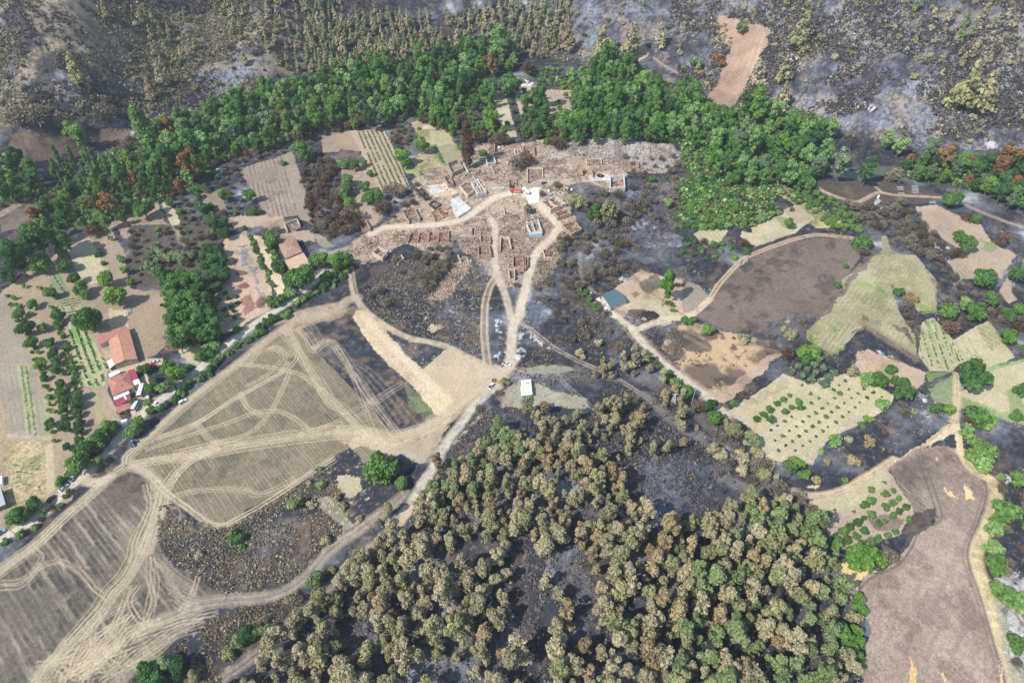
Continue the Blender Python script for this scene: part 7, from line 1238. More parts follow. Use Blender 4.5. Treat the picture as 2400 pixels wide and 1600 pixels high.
for n_, zn, a, b, h, mt, lab in [('free_standing_wall', 'Z4', (2075, 510), (2170, 640), 2.6, 'white', 'white standing wall behind the square ash-floored ruin'), ('free_standing_wall', 'Z6', (1110, 335), (1500, 350), 1.8, 'cream', 'long low cream wall leading to the white roofless building'), ('free_standing_wall', 'Z5', (860, 530), (930, 690), 2.6, 'cream', 'leaning cream wall above the village lane'), ('free_standing_wall', 'Z5', (630, 590), (640, 660), 2.2, 'stone', 'short wall stub west of the leaning cream wall'), ('free_standing_wall', 'Z7', (2070, 560), (2080, 650), 2.8, 'stone', 'lone chimney-like wall stub by the fork lane'), ('free_standing_wall', 'Z6', (410, 60), (640, 70), 1.2, 'cream', 'long broken retaining wall on the rocky rise'), ('free_standing_wall', 'Z5', (870, 990), (1210, 930), .9, 'conc', 'low grey terrace wall above the bend road'), ('free_standing_wall', 'Z7', (1820, 1080), (1880, 1180), 2.4, 'cream', 'cream wall fragment above the rubble fan')]:
    P = G3(Z(zn, [a, b]), h * .7)[:, :2]; c = P.mean(0); bm = bmesh.new(); wall_run(bm, P[0] - c, P[1] - c, h, .5, .35, int(a[0]), windows=False)
    o = bm_obj(n_, bm, M[mt]); o.location = (*c, ground_z(*c)); o['label'] = lab; o['category'] = 'wall'; o['group'] = 'walls left standing in the village'
for a, b, lab in [((905, 300), (985, 390), 'dark triangular gable wall standing alone east of the square'), ((1060, 290), (1175, 405), 'second triangular gable wall with pale inner face beside the tile heap')]:
    P = G3(Z('Z6', [a, b]), 1.5)[:, :2]; c = P.mean(0); bm = bmesh.new(); d = P[1] - P[0]; nn = np.array([-d[1], d[0]]) / np.linalg.norm(d) * .5
    pts = [(P[0] - c, -.5), (P[1] - c, -.5), (P[1] - c, 1.4), ((P[0] + P[1]) / 2 - c, 6.4), (P[0] - c, 1.4)]
    prism(bm, [(*p, z) for p, z in pts], [(*(p + nn), z) for p, z in pts]); o = bm_obj('gable_wall', bm, M['pink']); o.location = (*c, ground_z(*c)); o['label'] = lab; o['category'] = 'wall'; o['group'] = 'gable walls'
# slabs
def slab(zn, pts, h, mat, name, label, cat='slab', up=.0, kind=None):
    P = G(Z(zn, pts), h); c = P.mean(0); z = ground_z(*c) + up
    if sum(P[i][0] * P[(i + 1) % len(P)][1] - P[(i + 1) % len(P)][0] * P[i][1] for i in range(len(P))) < 0: P = P[::-1]
    bm = bmesh.new(); prism(bm, [(*(p - c), -.8) for p in P], [(*(p - c), h) for p in P]); o = bm_obj(name, bm, M[mat]); o.location = (*c, z); o['label'] = label; o['category'] = cat; return o
slab('Z4', [(1850, 1150), (1990, 1090), (2235, 1310), (1990, 1485), (1900, 1400)], 1.3, 'slab', 'concrete_platform', 'large white concrete platform above the bend road')
slab('Z5', [(880, 945), (1200, 900), (1215, 935), (890, 985)], .5, 'conc', 'concrete_platform', 'narrow grey terrace strip above the road')
slab('Z4', [(1480, 960), (1700, 890), (1790, 930), (1640, 1060), (1490, 1080)], .25, 'slab', 'concrete_platform', 'pinkish-white yard floor west of the ruins')
slab('Z6', [(1120, 400), (1480, 390), (1480, 500), (1130, 510)], .3, 'slab', 'concrete_platform', 'pale terrace in front of the white roofless building')
# intact houses
def house(zn, pts, h, wallm, roofm, label, rise=1.4, ridge_t=.5, kind='gable', over=.35, name='house', wins=2, along=0, cat='house', group=None, extra=None):
    """pts: the four eave corners as seen in the photo; the ridge runs parallel to edge `along`"""
    P = G3(Z(zn, pts), h)[:, :2]
    if sum(P[i][0] * P[(i + 1) % 4][1] - P[(i + 1) % 4][0] * P[i][1] for i in range(4)) < 0: P = P[[0, 3, 2, 1]]; along = 1 - along
    P = np.roll(P, -along, 0); c = P.mean(0); z = ground_z(*c); e = thing(name, (c[0], c[1], z), label, cat, group)
    h = h + (G3([Z(zn, pts)[0]], h)[0][2] - h - z) if False else h
    Q = P - c; W = Q * (1 - over / (np.linalg.norm(Q, axis=1).mean()))
    bm = bmesh.new()
    rt = ridge_t
    A, B = W[3] + (W[0] - W[3]) * rt, W[2] + (W[1] - W[2]) * rt
    for i in range(4):
        a, b = W[i], W[(i + 1) % 4]
        top = [(*a, h - .05), (*b, h - .05)]
        pts_ = [(*a, -.8), (*b, -.8), (*b, h - .05), (*a, h - .05)]
        if kind == 'gable' and i == 1: pts_ = [(*a, -.8), (*b, -.8), (*b, h - .05), (*B, h + rise - .12), (*a, h - .05)]
        if kind == 'gable' and i == 3: pts_ = [(*a, -.8), (*b, -.8), (*b, h - .05), (*A, h + rise - .12), (*a, h - .05)]
        bm.faces.new([bm.verts.new(q) for q in pts_])
    bm_obj('wall', bm, M[wallm], e)
    bm = bmesh.new(); th = .16
    def quad(pp):
        pp = [np.array(p_, float) for p_ in pp]; prism(bm, [tuple(p_ - [0, 0, th]) for p_ in pp], [tuple(p_) for p_ in pp])
    A, B = Q[3] + (Q[0] - Q[3]) * rt, Q[2] + (Q[1] - Q[2]) * rt
    q3 = [(*p_, h) for p_ in Q]
    if kind == 'gable':
        a3, b3 = (*A, h + rise), (*B, h + rise); quad([q3[0], q3[1], b3, a3]); quad([a3, b3, q3[2], q3[3]])
    elif kind == 'hip':
        a2 = A + (B - A) * .36; b2 = A + (B - A) * .62; a3, b3 = (*a2, h + rise), (*b2, h + rise)
        quad([q3[0], q3[1], b3, a3]); quad([a3, b3, q3[2], q3[3]]); quad([q3[0], a3, q3[3]][::-1]); quad([q3[1], q3[2], b3])
    elif kind == 'shed': quad([q3[0], q3[1], (*Q[2], h + rise), (*Q[3], h + rise)])
    else: quad(q3)
    bm_obj('roof', bm, M[roofm], e)
    if kind in ('gable', 'hip'):
        tube_obj('ridge_cap', [((*(A if kind == 'gable' else a2), h + rise + .03), (*(B if kind == 'gable' else b2), h + rise + .03), .12, .12)], M[roofm], e)
    # windows and a door on the walls
    for i in range(4):
        a, b = W[i], W[(i + 1) % 4]; d = b - a; L_ = np.linalg.norm(d); d = d / L_; nn = np.array([d[1], -d[0]])
        for k in range(wins if L_ > 5 else max(wins - 1, 0)):
            t = L_ * (k + .5) / (wins if L_ > 5 else max(wins - 1, 1)); p = a + d * t
            isd = (i == 0 and k == 0)
            w, z0, z1 = (.5, 0, 2.1) if isd else (.6, h * .38, h * .38 + 1.1)
            f = bmesh.new(); prism(f, [(*(p - d * w), z0), (*(p + d * w), z0), (*(p + d * w + nn * .06), z0), (*(p - d * w + nn * .06), z0)], [(*(p - d * w), z1), (*(p + d * w), z1), (*(p + d * w + nn * .06), z1), (*(p - d * w + nn * .06), z1)])
            o = bm_obj('door' if isd else 'window', f, M['door'] if isd else M['whitem'], e)
            if not isd:
                w -= .1; z0 += .1; z1 -= .1; f = bmesh.new(); prism(f, [(*(p - d * w + nn * .05), z0), (*(p + d * w + nn * .05), z0), (*(p + d * w + nn * .08), z0), (*(p - d * w + nn * .08), z0)], [(*(p - d * w + nn * .05), z1), (*(p + d * w + nn * .05), z1), (*(p + d * w + nn * .08), z1), (*(p - d * w + nn * .08), z1)])
                bm_obj('pane', f, M['glass'], o)
    return e, Q, h
def onroof(e, u, v, Q, h, w, l, mat, name, zz):
    c = Q[0] + (Q[1] - Q[0]) * u + (Q[3] - Q[0]) * v; d = (Q[1] - Q[0]) / np.linalg.norm(Q[1] - Q[0]); n = np.array([-d[1], d[0]])
    R = [c - d * w / 2 - n * l / 2, c + d * w / 2 - n * l / 2, c + d * w / 2 + n * l / 2, c - d * w / 2 + n * l / 2]
    bm = bmesh.new(); prism(bm, [(*p_, zz - .3) for p_ in R], [(*p_, zz) for p_ in R]); return bm_obj(name, bm, M[mat], e)
e, Q, h = house('BZ', [(325, 355), (620, 195), (735, 605), (410, 698)], 3.6, 'stone', 'tileo', 'long barn with orange tiled roof in the farmyard', 1.5, .5, 'gable', along=1, name='barn', wins=2, cat='barn')
house('BZ', [(165, 305), (575, 150), (618, 205), (200, 412)], 3.2, 'conc', 'tiler', 'red-roofed side wing joined to the orange barn', .7, .5, 'shed', name='barn_wing', wins=1, cat='barn')
house('BZ', [(305, 640), (372, 600), (412, 690), (345, 745)], 2.4, 'wood', 'whitem', 'small white-roofed lean-to at the barn corner', .2, .5, 'flat', name='lean_to', wins=0, cat='shed')
e, Q, h = house('BZ', [(312, 885), (608, 785), (685, 1000), (385, 1132)], 3.6, 'white', 'tiler', 'farmhouse with salmon-red hipped roof below the barn', 1.7, .5, 'hip', wins=3)
for u, v in ((.5, .25), (.1, .55), (.15, .85), (.62, .82), (.68, .8)): onroof(e, u, v, Q, h, .6, .6, 'stone', 'chimney', h + 1.5 if .2 < u < .8 and v < .6 else h + .9)
house('BZ', [(606, 780), (700, 750), (748, 885), (645, 920)], 3.2, 'white', 'crim', 'crimson sheet-roofed annex on the farmhouse', .4, .5, 'shed', name='annex', wins=1)
house('BZ', [(650, 918), (748, 882), (778, 945), (682, 985)], 3.0, 'white', 'whitem', 'white flat-roofed porch next to the crimson annex', .1, .5, 'flat', name='porch', wins=0, cat='porch')
house('BZ', [(330, 822), (480, 768), (492, 800), (345, 870)], 2.4, 'conc', 'whitem', 'pale sheet-roofed lean-to behind the farmhouse', .3, .5, 'shed', name='lean_to', wins=0, cat='shed')
house('BZ', [(395, 1150), (610, 1062), (625, 1092), (410, 1190)], 2.8, 'conc', 'whitem', 'narrow white roof strip between farmhouse and magenta shed', .2, .5, 'shed', name='covered_passage', wins=0, cat='shed')
e, Q, h = house('BZ', [(410, 1192), (618, 1096), (652, 1172), (435, 1282)], 2.8, 'conc', 'crim', 'magenta sheet-roofed shed with a white skylight strip', .5, .5, 'gable', name='sheet_roofed_shed', wins=1, cat='shed')
onroof(e, .68, .5, Q, h, .9, 3.0, 'whitem', 'skylight', h + .6)
house('BZ', [(490, 1262), (650, 1215), (672, 1290), (512, 1350)], 2.4, 'stone', 'tiler', 'low red-tiled coop below the magenta shed', .5, .5, 'gable', name='coop', wins=1, cat='coop')
house('BZ', [(430, 1290), (488, 1265), (512, 1350), (465, 1382)], 2.2, 'stone', 'tiler', 'tiny red-tiled end shed beside the garden wall', .3, .5, 'shed', name='end_shed', wins=0, cat='shed')
slab('BZ', [(500, 1472), (592, 1452), (566, 1508), (502, 1535)], 2.2, 'whitem', 'pump_house', 'small white flat-topped pump house above the lane', 'hut')
e, Q, h = house('OZ', [(285, 655), (690, 545), (870, 870), (490, 1030)], 5.0, 'stone', 'tile', 'old two-storey house with weathered tile roof among trees', 1.3, .5, 'hip', wins=3)
onroof(e, .45, .3, Q, h, .8, .6, 'whitem', 'chimney', h + 1.4)
house('OZ', [(435, 1100), (880, 880), (1095, 1240), (630, 1310)], 3.6, 'stone', 'tilep', 'lower pink and cream tiled barn in front of the old house', 1.0, .72, 'gable', name='barn', wins=2, cat='barn')
house('RZ', [(390, 412), (640, 290), (862, 490), (548, 625)], 3.8, 'white', 'teal', 'white house with slate-blue sheet roof by the field track', .9, .5, 'gable', wins=3)
e, Q, h = house('CZ', [(937, 690), (1140, 665), (1160, 802), (957, 832)], 2.9, 'cyan', 'whitem', 'white-roofed cabin with light blue walls on the hilltop', .25, .5, 'flat', name='cabin', wins=2, cat='cabin')
e, Q, h = house('CZ', [(950, 567), (1130, 545), (1142, 668), (957, 692)], 2.7, 'white', 'whitem', 'white rear module of the hilltop cabin with two solar panels', .05, .5, 'flat', name='cabin_module', wins=1, cat='cabin')
onroof(e, .56, .55, Q, h, .9, .6, 'glass', 'solar_panel', h + .12); onroof(e, .76, .55, Q, h, .9, .6, 'glass', 'solar_panel', h + .12)
house('HZ', [(1180, 500), (1330, 430), (1420, 550), (1280, 640)], 2.6, 'white', 'greym', 'tiny white hut beside the winding dirt track', .7, .5, 'gable', name='hut', wins=1, cat='hut')
slab('HZ', [(1290, 330), (1340, 280), (1395, 310), (1350, 370)], 1.6, 'whitem', 'water_tank', 'small white water tank above the tiny hut', 'tank')
slab('HZ', [(1370, 790), (1450, 740), (1500, 780), (1420, 850)], .5, 'greym', 'metal_sheet', 'pale metal sheet lying below the tiny hut', 'sheet')
house('PX', [(-22, 1152), (2, 1142), (13, 1181), (-14, 1193)], 3.4, 'wood', 'greym', 'grey sheet-roofed shed cut by the picture edge', .4, .5, 'shed', name='shed', wins=1, cat='shed')
slab('PX', [(-8, 1118), (4, 1114), (5, 1132), (-8, 1136)], 2.0, 'whitem', 'pump_house', 'white cylinder-like tank house above the edge shed', 'hut')
slab('Z8', [(1425, 500), (1650, 480), (1655, 520), (1430, 545)], 2.6, 'palew', 'front_wall_block', 'pale blue front wall with round openings by the road junction', 'wall')
slab('D2' if False else 'PX', [(1547, 725), (1549, 723.5), (1562, 734), (1560, 736)], .8, 'greym', 'water_trough', 'long pale blue trough by the plot edge', 'trough')
slab('BZ', [(1265, 1035), (1285, 1025), (1300, 1045), (1280, 1058)], 1.0, 'greym', 'trash_container', 'small blue-grey container at the lane hedge', 'container')
slab('BZ', [(1320, 1075), (1345, 1068), (1352, 1100), (1330, 1108)], 1.2, 'whitem', 'water_tank', 'white tank behind the lane hedge', 'tank')
slab('BZ', [(850, 1130), (890, 1118), (902, 1160), (862, 1175)], 1.4, 'slab', 'farm_cart', 'pale box cart beside the white bus', 'cart')
slab('BZ', [(965, 1215), (990, 1208), (1005, 1230), (980, 1242)], 1.2, 'whitem', 'water_tank', 'small white tank in the straw beside the lane', 'tank')
slab('Z5', [(1190, 870), (1290, 880), (1290, 930), (1220, 925)], 1.2, 'char', 'burnt_shed', 'small black burnt shed on the terrace above the fire truck', 'shed')
slab('B2' if False else 'PX', [(733, 516), (737, 514), (739, 519), (735, 521)], .7, 'red', 'plastic_crate', 'small red crate by the charred thicket', 'crate')
# heaps
def heap(px_, R, hh, mat, name, label, cat='heap', n=220, size=.4, long_=0):
    w = G3([px_], hh * .4)[0]; z = ground_z(w[0], w[1]); r = np.random.default_rng(int(px_[0])); VV = []; FF = []
    base = np.array([[-1, -1, -1], [1, -1, -1], [1, 1, -1], [-1, 1, -1], [-1, -1, 1], [1, -1, 1], [1, 1, 1], [-1, 1, 1]]) * .5
    fq = np.array([[3, 2, 1, 0], [4, 5, 6, 7], [0, 1, 5, 4], [1, 2, 6, 5], [2, 3, 7, 6], [3, 0, 4, 7]])
    for k in range(n):
        a = r.uniform(0, 6.28); d = math.sqrt(r.random()); q = (math.cos(a) * d * R[0], math.sin(a) * d * R[1], hh * (1 - d ** 1.5) * r.uniform(.6, 1))
        s = size * r.uniform(.5, 1.6, 3) * (np.array([5, .4, .4]) if r.random() < long_ else 1); m_ = Matrix.Rotation(r.uniform(0, 6.28), 3, 'Z') @ Matrix.Rotation(r.normal(0, .5), 3, 'Y')
        VV.append((base * s) @ np.array(m_).T + q); FF.append(fq + 8 * k)
    o = link(bpy.data.objects.new(name, mesh_np(name, np.vstack(VV), np.vstack(FF), None, [M[mat]]))); o.location = (w[0], w[1], z); o['label'] = label; o['category'] = cat
heap(Z('Z6', [(1310, 405)])[0], (3.0, 2.4), 1.3, 'char', 'roof_tile_heap', 'round dark heap of tiles on the pale terrace')
heap(Z('RZ', [(1240, 770)])[0], (7, 4), 1.3, 'char', 'burnt_debris_heap', 'sprawling black and grey debris heap inside the track bend', n=500, long_=.4)
heap(Z('RZ', [(1020, 740)])[0], (5, 3.5), 1.2, 'wood', 'burnt_debris_heap', 'brown debris heap of collapsed boards beside the black one', n=300, long_=.6)
heap(Z('RZ', [(1170, 830)])[0], (1.6, 1.4), .7, 'slab', 'ash_bale', 'pale grey bale on the black debris heap', n=90)
heap(T('B', [(310, 0)])[0] if False else (612, 707), (3.2, 5.5), 1.1, 'rubred', 'brushwood_pile', 'largest reddish brushwood pile near the lane', n=320, long_=.8, size=.3)
heap((569, 670), (4, 2.2), .9, 'rubred', 'brushwood_pile', 'oval reddish brushwood pile in the middle of the field', n=240, long_=.8, size=.3)
heap((566, 640), (3.6, 1.8), .8, 'rubred', 'brushwood_pile', 'second oval brushwood pile above the middle one', n=200, long_=.8, size=.3)
heap((400, 810), (4.5, 3.5), 1.0, 'rubred', 'brushwood_pile', 'reddish brushwood pile by the straw patch', n=260, long_=.8, size=.3)
heap((1223, 868), (2.6, 1.3), .9, 'rub', 'earth_mound', 'brown earth mound beside the cabin track', n=260)
for px_, lab in [((1587, 668), 'charred log pile at the edge of the bare plot')]: heap(px_, (5, 1.2), .9, 'char', 'log_pile', lab, n=90, long_=1, size=.5)
heap((300, 735), (.9, 4.0), .5, 'slab', 'plank_pile', 'pale plank pile beside the walnut tree', n=40, long_=1, size=.5)
# graves
def grave0():
    e = bpy.data.objects.new('grave', None)
    bm = bmesh.new()
    for q in ((-1.35, 1.35, -.75, -.5), (-1.35, 1.35, .5, .75), (-1.35, -1.1, -.5, .5), (1.1, 1.35, -.5, .5)): box(bm, q[0], q[1], q[2], q[3], -.3, .45)
    k = bm_obj('kerb_frame', bm, M['slab']); bm = bmesh.new(); box(bm, -1.1, 1.1, -.5, .5, -.3, .2); s = bm_obj('earth_bed', bm, M['rub']); bm = bmesh.new(); box(bm, -1.5, -1.36, -.35, .35, -.3, 1.0); t = bm_obj('headstone', bm, M['slab'])
    return k, s, t
gp = grave0()
gl = [((470, 525), 'white-framed grave, upper end of the north-west cluster'), ((540, 580), 'beige-framed grave in the middle of the north-west cluster'), ((600, 625), 'brownish grave frame against the dark cypress'), ((388, 678), 'white-framed grave on the burnt side of the cluster'), ((450, 742), 'lowest white-framed grave of the north-west cluster'), ((563, 880), 'bluish-white grave half in the burnt grass'), ((763, 912), 'single white grave on the tan clearing'), ((1005, 1090), 'thin-framed grave under the scorched bush'), ((895, 1182), 'bright white grave, west end of the lower row'), ((1090, 1200), 'thin double-framed grave in the lower row'), ((1140, 1260), 'white grave, lowest of the lower row'), ((1292, 1178), 'white grave, east end of the lower row'), ((1580, 540), 'white grave standing apart on blue ash'), ((650, 715), 'thin pale kerb beside the clearing')]
for i, (q, lab) in enumerate(gl):
    a, b = G(Z('GZ', [(q[0] - 50, q[1] + 33), (q[0] + 50, q[1] - 33)])); w = G3(Z('GZ', [q]), .3)[0]
    e = thing('grave', (w[0], w[1], ground_z(w[0], w[1]) - .08), lab, 'grave', 'graves of the little graveyard', math.atan2(b[1] - a[1], b[0] - a[0]))
    e.scale = (.82, .82, .8)
    for k in gp:
        o = k if i == 0 else k.copy()
        if i: COL.objects.link(o)
        o.parent = e
# poles
def pole(base, hgt, label, mat='wood', arm=True, name='utility_pole', r=.16, lean=(0, 0)):
    w = G3([base])[0]; z = ground_z(w[0], w[1]); e = thing(name, (w[0], w[1], z), label, 'pole'); t = (lean[0], lean[1], hgt)
    tube_obj('pole', [((0, 0, -.5), t, r, r * .6)], M[mat], e, 8)
    if arm:
        tube_obj('crossarm', [((t[0] - 1, t[1] + .3, hgt - .5), (t[0] + 1, t[1] - .3, hgt - .5), .07, .07)], M[mat], e)
        for s in (-.9, 0, .9): tube_obj('insulator', [((t[0] + s, t[1] - s * .3, hgt - .45), (t[0] + s, t[1] - s * .3, hgt - .15), .06, .04)], M['slab'], e)
pole((1620, 948), 13, 'tall pale pole beside the eastern lane', 'slab'); pole((1275, 930), 11, 'tall white pole east of the hilltop cabin', 'slab'); pole((1804, 1112), 10, 'pale pole by the orchard road', 'slab')
pole((425, 915), 8, 'lane-side pole with crossarm near the farmhouse', 'metal'); pole((262, 1105), 8, 'dark pole at the field access', 'wood'); pole((36, 1252), 8, 'pole at the lower end of the lane', 'wood'); pole((1236, 500), 10, 'dark mast in the middle of the village', 'char', r=.3); pole((1477, 540), 7, 'charred pole stump east of the village', 'char', arm=False)
for x_, lab in ((1234, 'short white post, nearest the earth mound'), (1248, 'middle short white post north of the cabin'), (1261, 'short white post, nearest the tall white pole')): pole((x_, 881), 2.6, lab, 'slab', False, 'fence_post', .16)
# lattice tower
w = G3([(1577, 945)])[0]; e = thing('lattice_tower', (w[0], w[1], ground_z(w[0], w[1])), 'small white lattice tower beside the charred lane', 'tower')
tube_obj('leg_frame', [((sx, sy, 0), (sx * .25, sy * .25, 8), .09, .07) for sx in (-1, 1) for sy in (-1, 1)], M['whitem'], e, 4)
tube_obj('lattice', [((sx * (1 - .09 * k), sy * (1 - .09 * k), k), (-sx * (.91 - .09 * k) if sx == sy else sx * (.91 - .09 * k), sy * (.91 - .09 * k) if sx == sy else -sy * (.91 - .09 * k), k + 1), .05, .05) for k in range(8) for sx in (-1, 1) for sy in (-1, 1)], M['whitem'], e, 4)
tube_obj('crossarm', [((-1.6, 0, 7.6), (1.6, 0, 7.6), .08, .08)], M['whitem'], e)
# vehicles
def wheels(e, xs, yw, r, w=.22):
    for x in xs:
        for s in (-1, 1):
            V, F = tubes([((x, s * yw - w / 2, r), (x, s * yw + w / 2, r), r, r)], 14); n = len(V); F = F.tolist()
            me = mesh_np('wheel', V, F, None, [M['rubber']]); bm = bmesh.new(); bm.from_mesh(me); bmesh.ops.holes_fill(bm, edges=bm.edges[:]); o = bm_obj('wheel', bm, M['rubber'], e)
            V, F = tubes([((x, s * (yw + w / 2) - .02, r), (x, s * (yw + w / 2) + .02, r), r * .5, r * .5)], 10); me = mesh_np('rim', V, F, None, [M['metal']]); bm = bmesh.new(); bm.from_mesh(me); bmesh.ops.holes_fill(bm, edges=bm.edges[:]); bm_obj('rim', bm, M['metal'], o)
def place(front, rear):
    a = G3([front])[0]; b = G3([rear])[0]; c = (a + b) / 2; return c, math.atan2(a[1] - b[1], a[0] - b[0])
def loft(bm, prof, hw):
    """profile in x,z; half width per profile point"""
    A = [bm.verts.new((x, -w, z)) for (x, z), w in zip(prof, hw)]; B = [bm.verts.new((x, w, z)) for (x, z), w in zip(prof, hw)]; n = len(A)
    bm.faces.new(A); bm.faces.new(B[::-1])
    for i in range(n): bm.faces.new((A[i], B[i], B[(i + 1) % n], A[(i + 1) % n]))
def car(front, rear, paintname, colour, label, style='sedan', L_=4.4, name='parked_car', cat='car', group=None):
    c, rz = place(front, rear); e = thing(name, (c[0], c[1], ground_z(c[0], c[1]) + .05), label, cat, group, rz); pm = paintm(paintname, colour); l = L_ / 2; W = .92
    bm = bmesh.new(); loft(bm, [(-l, .35), (l, .35), (l, .62), (l * .92, .78), (l * .42, .92), (-l * .96, .98), (-l, .8)], [W * .94, W * .9, W * .9, W * .92, W, W, W * .93]); bm_obj('body', bm, pm, e, .04)
    tops = dict(sedan=(.38, .1, -.5, -.86), suv=(.38, .16, -.9, -.97), pickup=(.42, .2, -.12, -.2))[style]; H_ = 1.45 if style == 'sedan' else 1.72
    bm = bmesh.new(); loft(bm, [(l * tops[0], .9), (l * tops[1], H_ - .03), (l * tops[2], H_ - .03), (l * tops[3], .93)], [W * .92, W * .74, W * .74, W * .92]); bm_obj('window_glass', bm, M['glass'], e)
    bm = bmesh.new(); loft(bm, [(l * (tops[1] + .02), H_ - .06), (l * (tops[1] - .03), H_ + .03), (l * (tops[2] + .03), H_ + .03), (l * (tops[2] - .02), H_ - .06)], [W * .79, W * .74, W * .74, W * .79]); bm_obj('roof', bm, pm, e, .02)
    if style == 'pickup':
        bm = bmesh.new(); box(bm, -l * .95, -l * .24, -W * .82, W * .82, .9, 1.0); bm_obj('cargo_bed', bm, M['rubber'], e)
        for s in (-1, 1): bm = bmesh.new(); box(bm, -l * .97, -l * .22, s * W * .86 - .06, s * W * .86 + .06, .9, 1.25); bm_obj('side_panel', bm, pm, e)
    for s in (-1, 1):
        bm = bmesh.new(); box(bm, l - .08, l + .02, s * .66 - .18, s * .66 + .18, .58, .72); bm_obj('headlight', bm, M['lamp'], e)
        bm = bmesh.new(); box(bm, -l - .02, -l + .06, s * .7 - .14, s * .7 + .14, .65, .82); bm_obj('taillight', bm, M['red'], e)
    wheels(e, (l * .62, -l * .6), W - .1, .34); return e
CG = 'cars parked along the lane'
car((438, 936.5), (421, 948), 'white', (.80, .80, .80), 'white hatchback parked on the rutted field track', 'suv', 4.5)
car((178, 1113), (167, 1129), 'silver_blue', (.30, .38, .44), 'silver-blue pickup parked on the lane, nearest the farmhouse', 'pickup', 4.8, group=CG)
car((160.5, 1135), (140, 1153), 'white', (.8, .8, .8), 'white sedan parked between the pickup and the dark car', 'sedan', 4.8, group=CG)
car((130, 1162), (114, 1178), 'maroon', (.06, .025, .035), 'dark maroon estate car parked on the lane', 'suv', 4.6, group=CG)
car((12, 1243), (-7, 1256), 'sky_blue', (.18, .38, .58), 'light blue car at the bottom end of the lane', 'suv', 4.4, group=CG)
car((256, 1037), (240, 1052), 'dark_blue', (.04, .09, .13), 'dark blue car with silver bonnet under the lane trees', 'sedan', 4.6, group=CG)
car((238, 1058), (223, 1070), 'dark_red', (.22, .01, .02), 'dark red car half hidden under the lane trees', 'sedan', 4.5, group=CG)
car((372, 846), (355, 853), 'silver', (.55, .57, .58), 'silver sedan in the farmyard entrance', 'sedan', 4.5)
car((350, 855), (340, 859), 'dark_red', (.22, .01, .02), 'dark red car beside the silver one', 'sedan', 4.0)
car((1282, 428), (1268, 433), 'navy', (.02, .07, .13), 'dark blue car at the edge of the village square', 'sedan', 4.5)
car((1156, 899), (1146.5, 912), 'white', (.8, .8, .8), 'white pickup with pale blue load on the lower road', 'pickup', 4.8, name='pickup_truck', cat='pickup')
car((1199, 857), (1176, 852), 'white', (.8, .8, .8), 'white pickup parked across the road junction', 'pickup', 5.2, name='pickup_truck', cat='pickup')
def truck(front, rear, L_, W, cabc, bodyc, label, name, cat, tank=False, bus=False):
    c, rz = place(front, rear); e = thing(name, (c[0], c[1], ground_z(c[0], c[1]) + .05), label, cat, None, rz); l = L_ / 2; w = W / 2
    if bus:
        bm = bmesh.new(); box(bm, -l, l, -w, w, .4, 2.9, .05); bm_obj('body', bm, cabc, e, .08)
        for s in (-1, 1): bm = bmesh.new(); box(bm, -l * .92, l * .9, s * w - .03, s * w + .03, 1.5, 2.4); bm_obj('side_window', bm, M['glass'], e)
        bm = bmesh.new(); box(bm, l - .1, l + .04, -w * .88, w * .88, 1.3, 2.5); bm_obj('windscreen', bm, M['glass'], e)
        bm = bmesh.new(); box(bm, -l - .04, -l + .1, -w * .8, w * .8, 1.5, 2.4); bm_obj('rear_window', bm, M['glass'], e)
        for k in (-.5, .45): bm = bmesh.new(); box(bm, l * k - .4, l * k + .4, -.35, .35, 2.88, 3.05); bm_obj('roof_hatch', bm, M['greym'], e)
    else:
        bm = bmesh.new(); box(bm, l * .5, l, -w, w, .6, 2.5, .08); bm_obj('cab', bm, cabc, e, .05)
        bm = bmesh.new(); box(bm, l - .06, l + .03, -w * .85, w * .85, 1.5, 2.3); bm_obj('windscreen', bm, M['glass'], e)
        bm = bmesh.new(); box(bm, -l, l * .98, -w * .5, w * .5, .5, .85); bm_obj('chassis', bm, M['char'], e)
        if tank:
            V, F = tubes([((-l, 0, 1.75), (l * .42, 0, 1.75), 1.05, 1.05)], 16); me = mesh_np('tank', V, F, None, [bodyc]); bm = bmesh.new(); bm.from_mesh(me); bmesh.ops.holes_fill(bm, edges=bm.edges[:]); bm_obj('tank', bm, bodyc, e)
        else:
            bm = bmesh.new(); box(bm, -l, l * .42, -w, w, .85, 2.3, .03); bm_obj('equipment_body', bm, bodyc, e, .04)
            for s in (-1, 1): bm = bmesh.new(); box(bm, -l * .9, l * .3, s * w - .03, s * w + .03, 1.0, 1.9); bm_obj('locker_shutter', bm, M['greym'], e)
            for s in (-1, 1): tube_obj('ladder', [((-l, s * .3, 2.5), (l * .3, s * .3, 2.5), .05, .05)] , M['metal'], e)
            bm = bmesh.new(); box(bm, l * .7, l * .8, -.7, .7, 2.5, 2.65); bm_obj('light_bar', bm, M['cyan'], e)
    for s in (-1, 1): bm = bmesh.new(); box(bm, l - .05, l + .04, s * w * .75 - .15, s * w * .75 + .15, .7, .95); bm_obj('headlight', bm, M['lamp'], e)
    wheels(e, (l * .68, -l * .55), w - .12, .48, .3); return e
RED = paintm('fire_red', (.62, .02, .03)); WHT = paintm('white', (.8, .8, .8))
truck((329, 934), (337, 905), 8.6, 2.4, WHT, WHT, 'white bus parked in the farmyard', 'bus', 'bus', bus=True)
truck((314.5, 965), (324, 947), 5.6, 2.0, WHT, WHT, 'white van parked below the bus', 'van', 'van', bus=True)
truck((1194, 450), (1224, 453), 8.4, 2.5, RED, RED, 'red fire truck on the village road', 'fire_truck', 'fire truck')
truck((1224, 441), (1243, 461), 7.6, 2.4, WHT, WHT, 'white tanker truck beside the fire truck', 'tanker_truck', 'truck', tank=True)
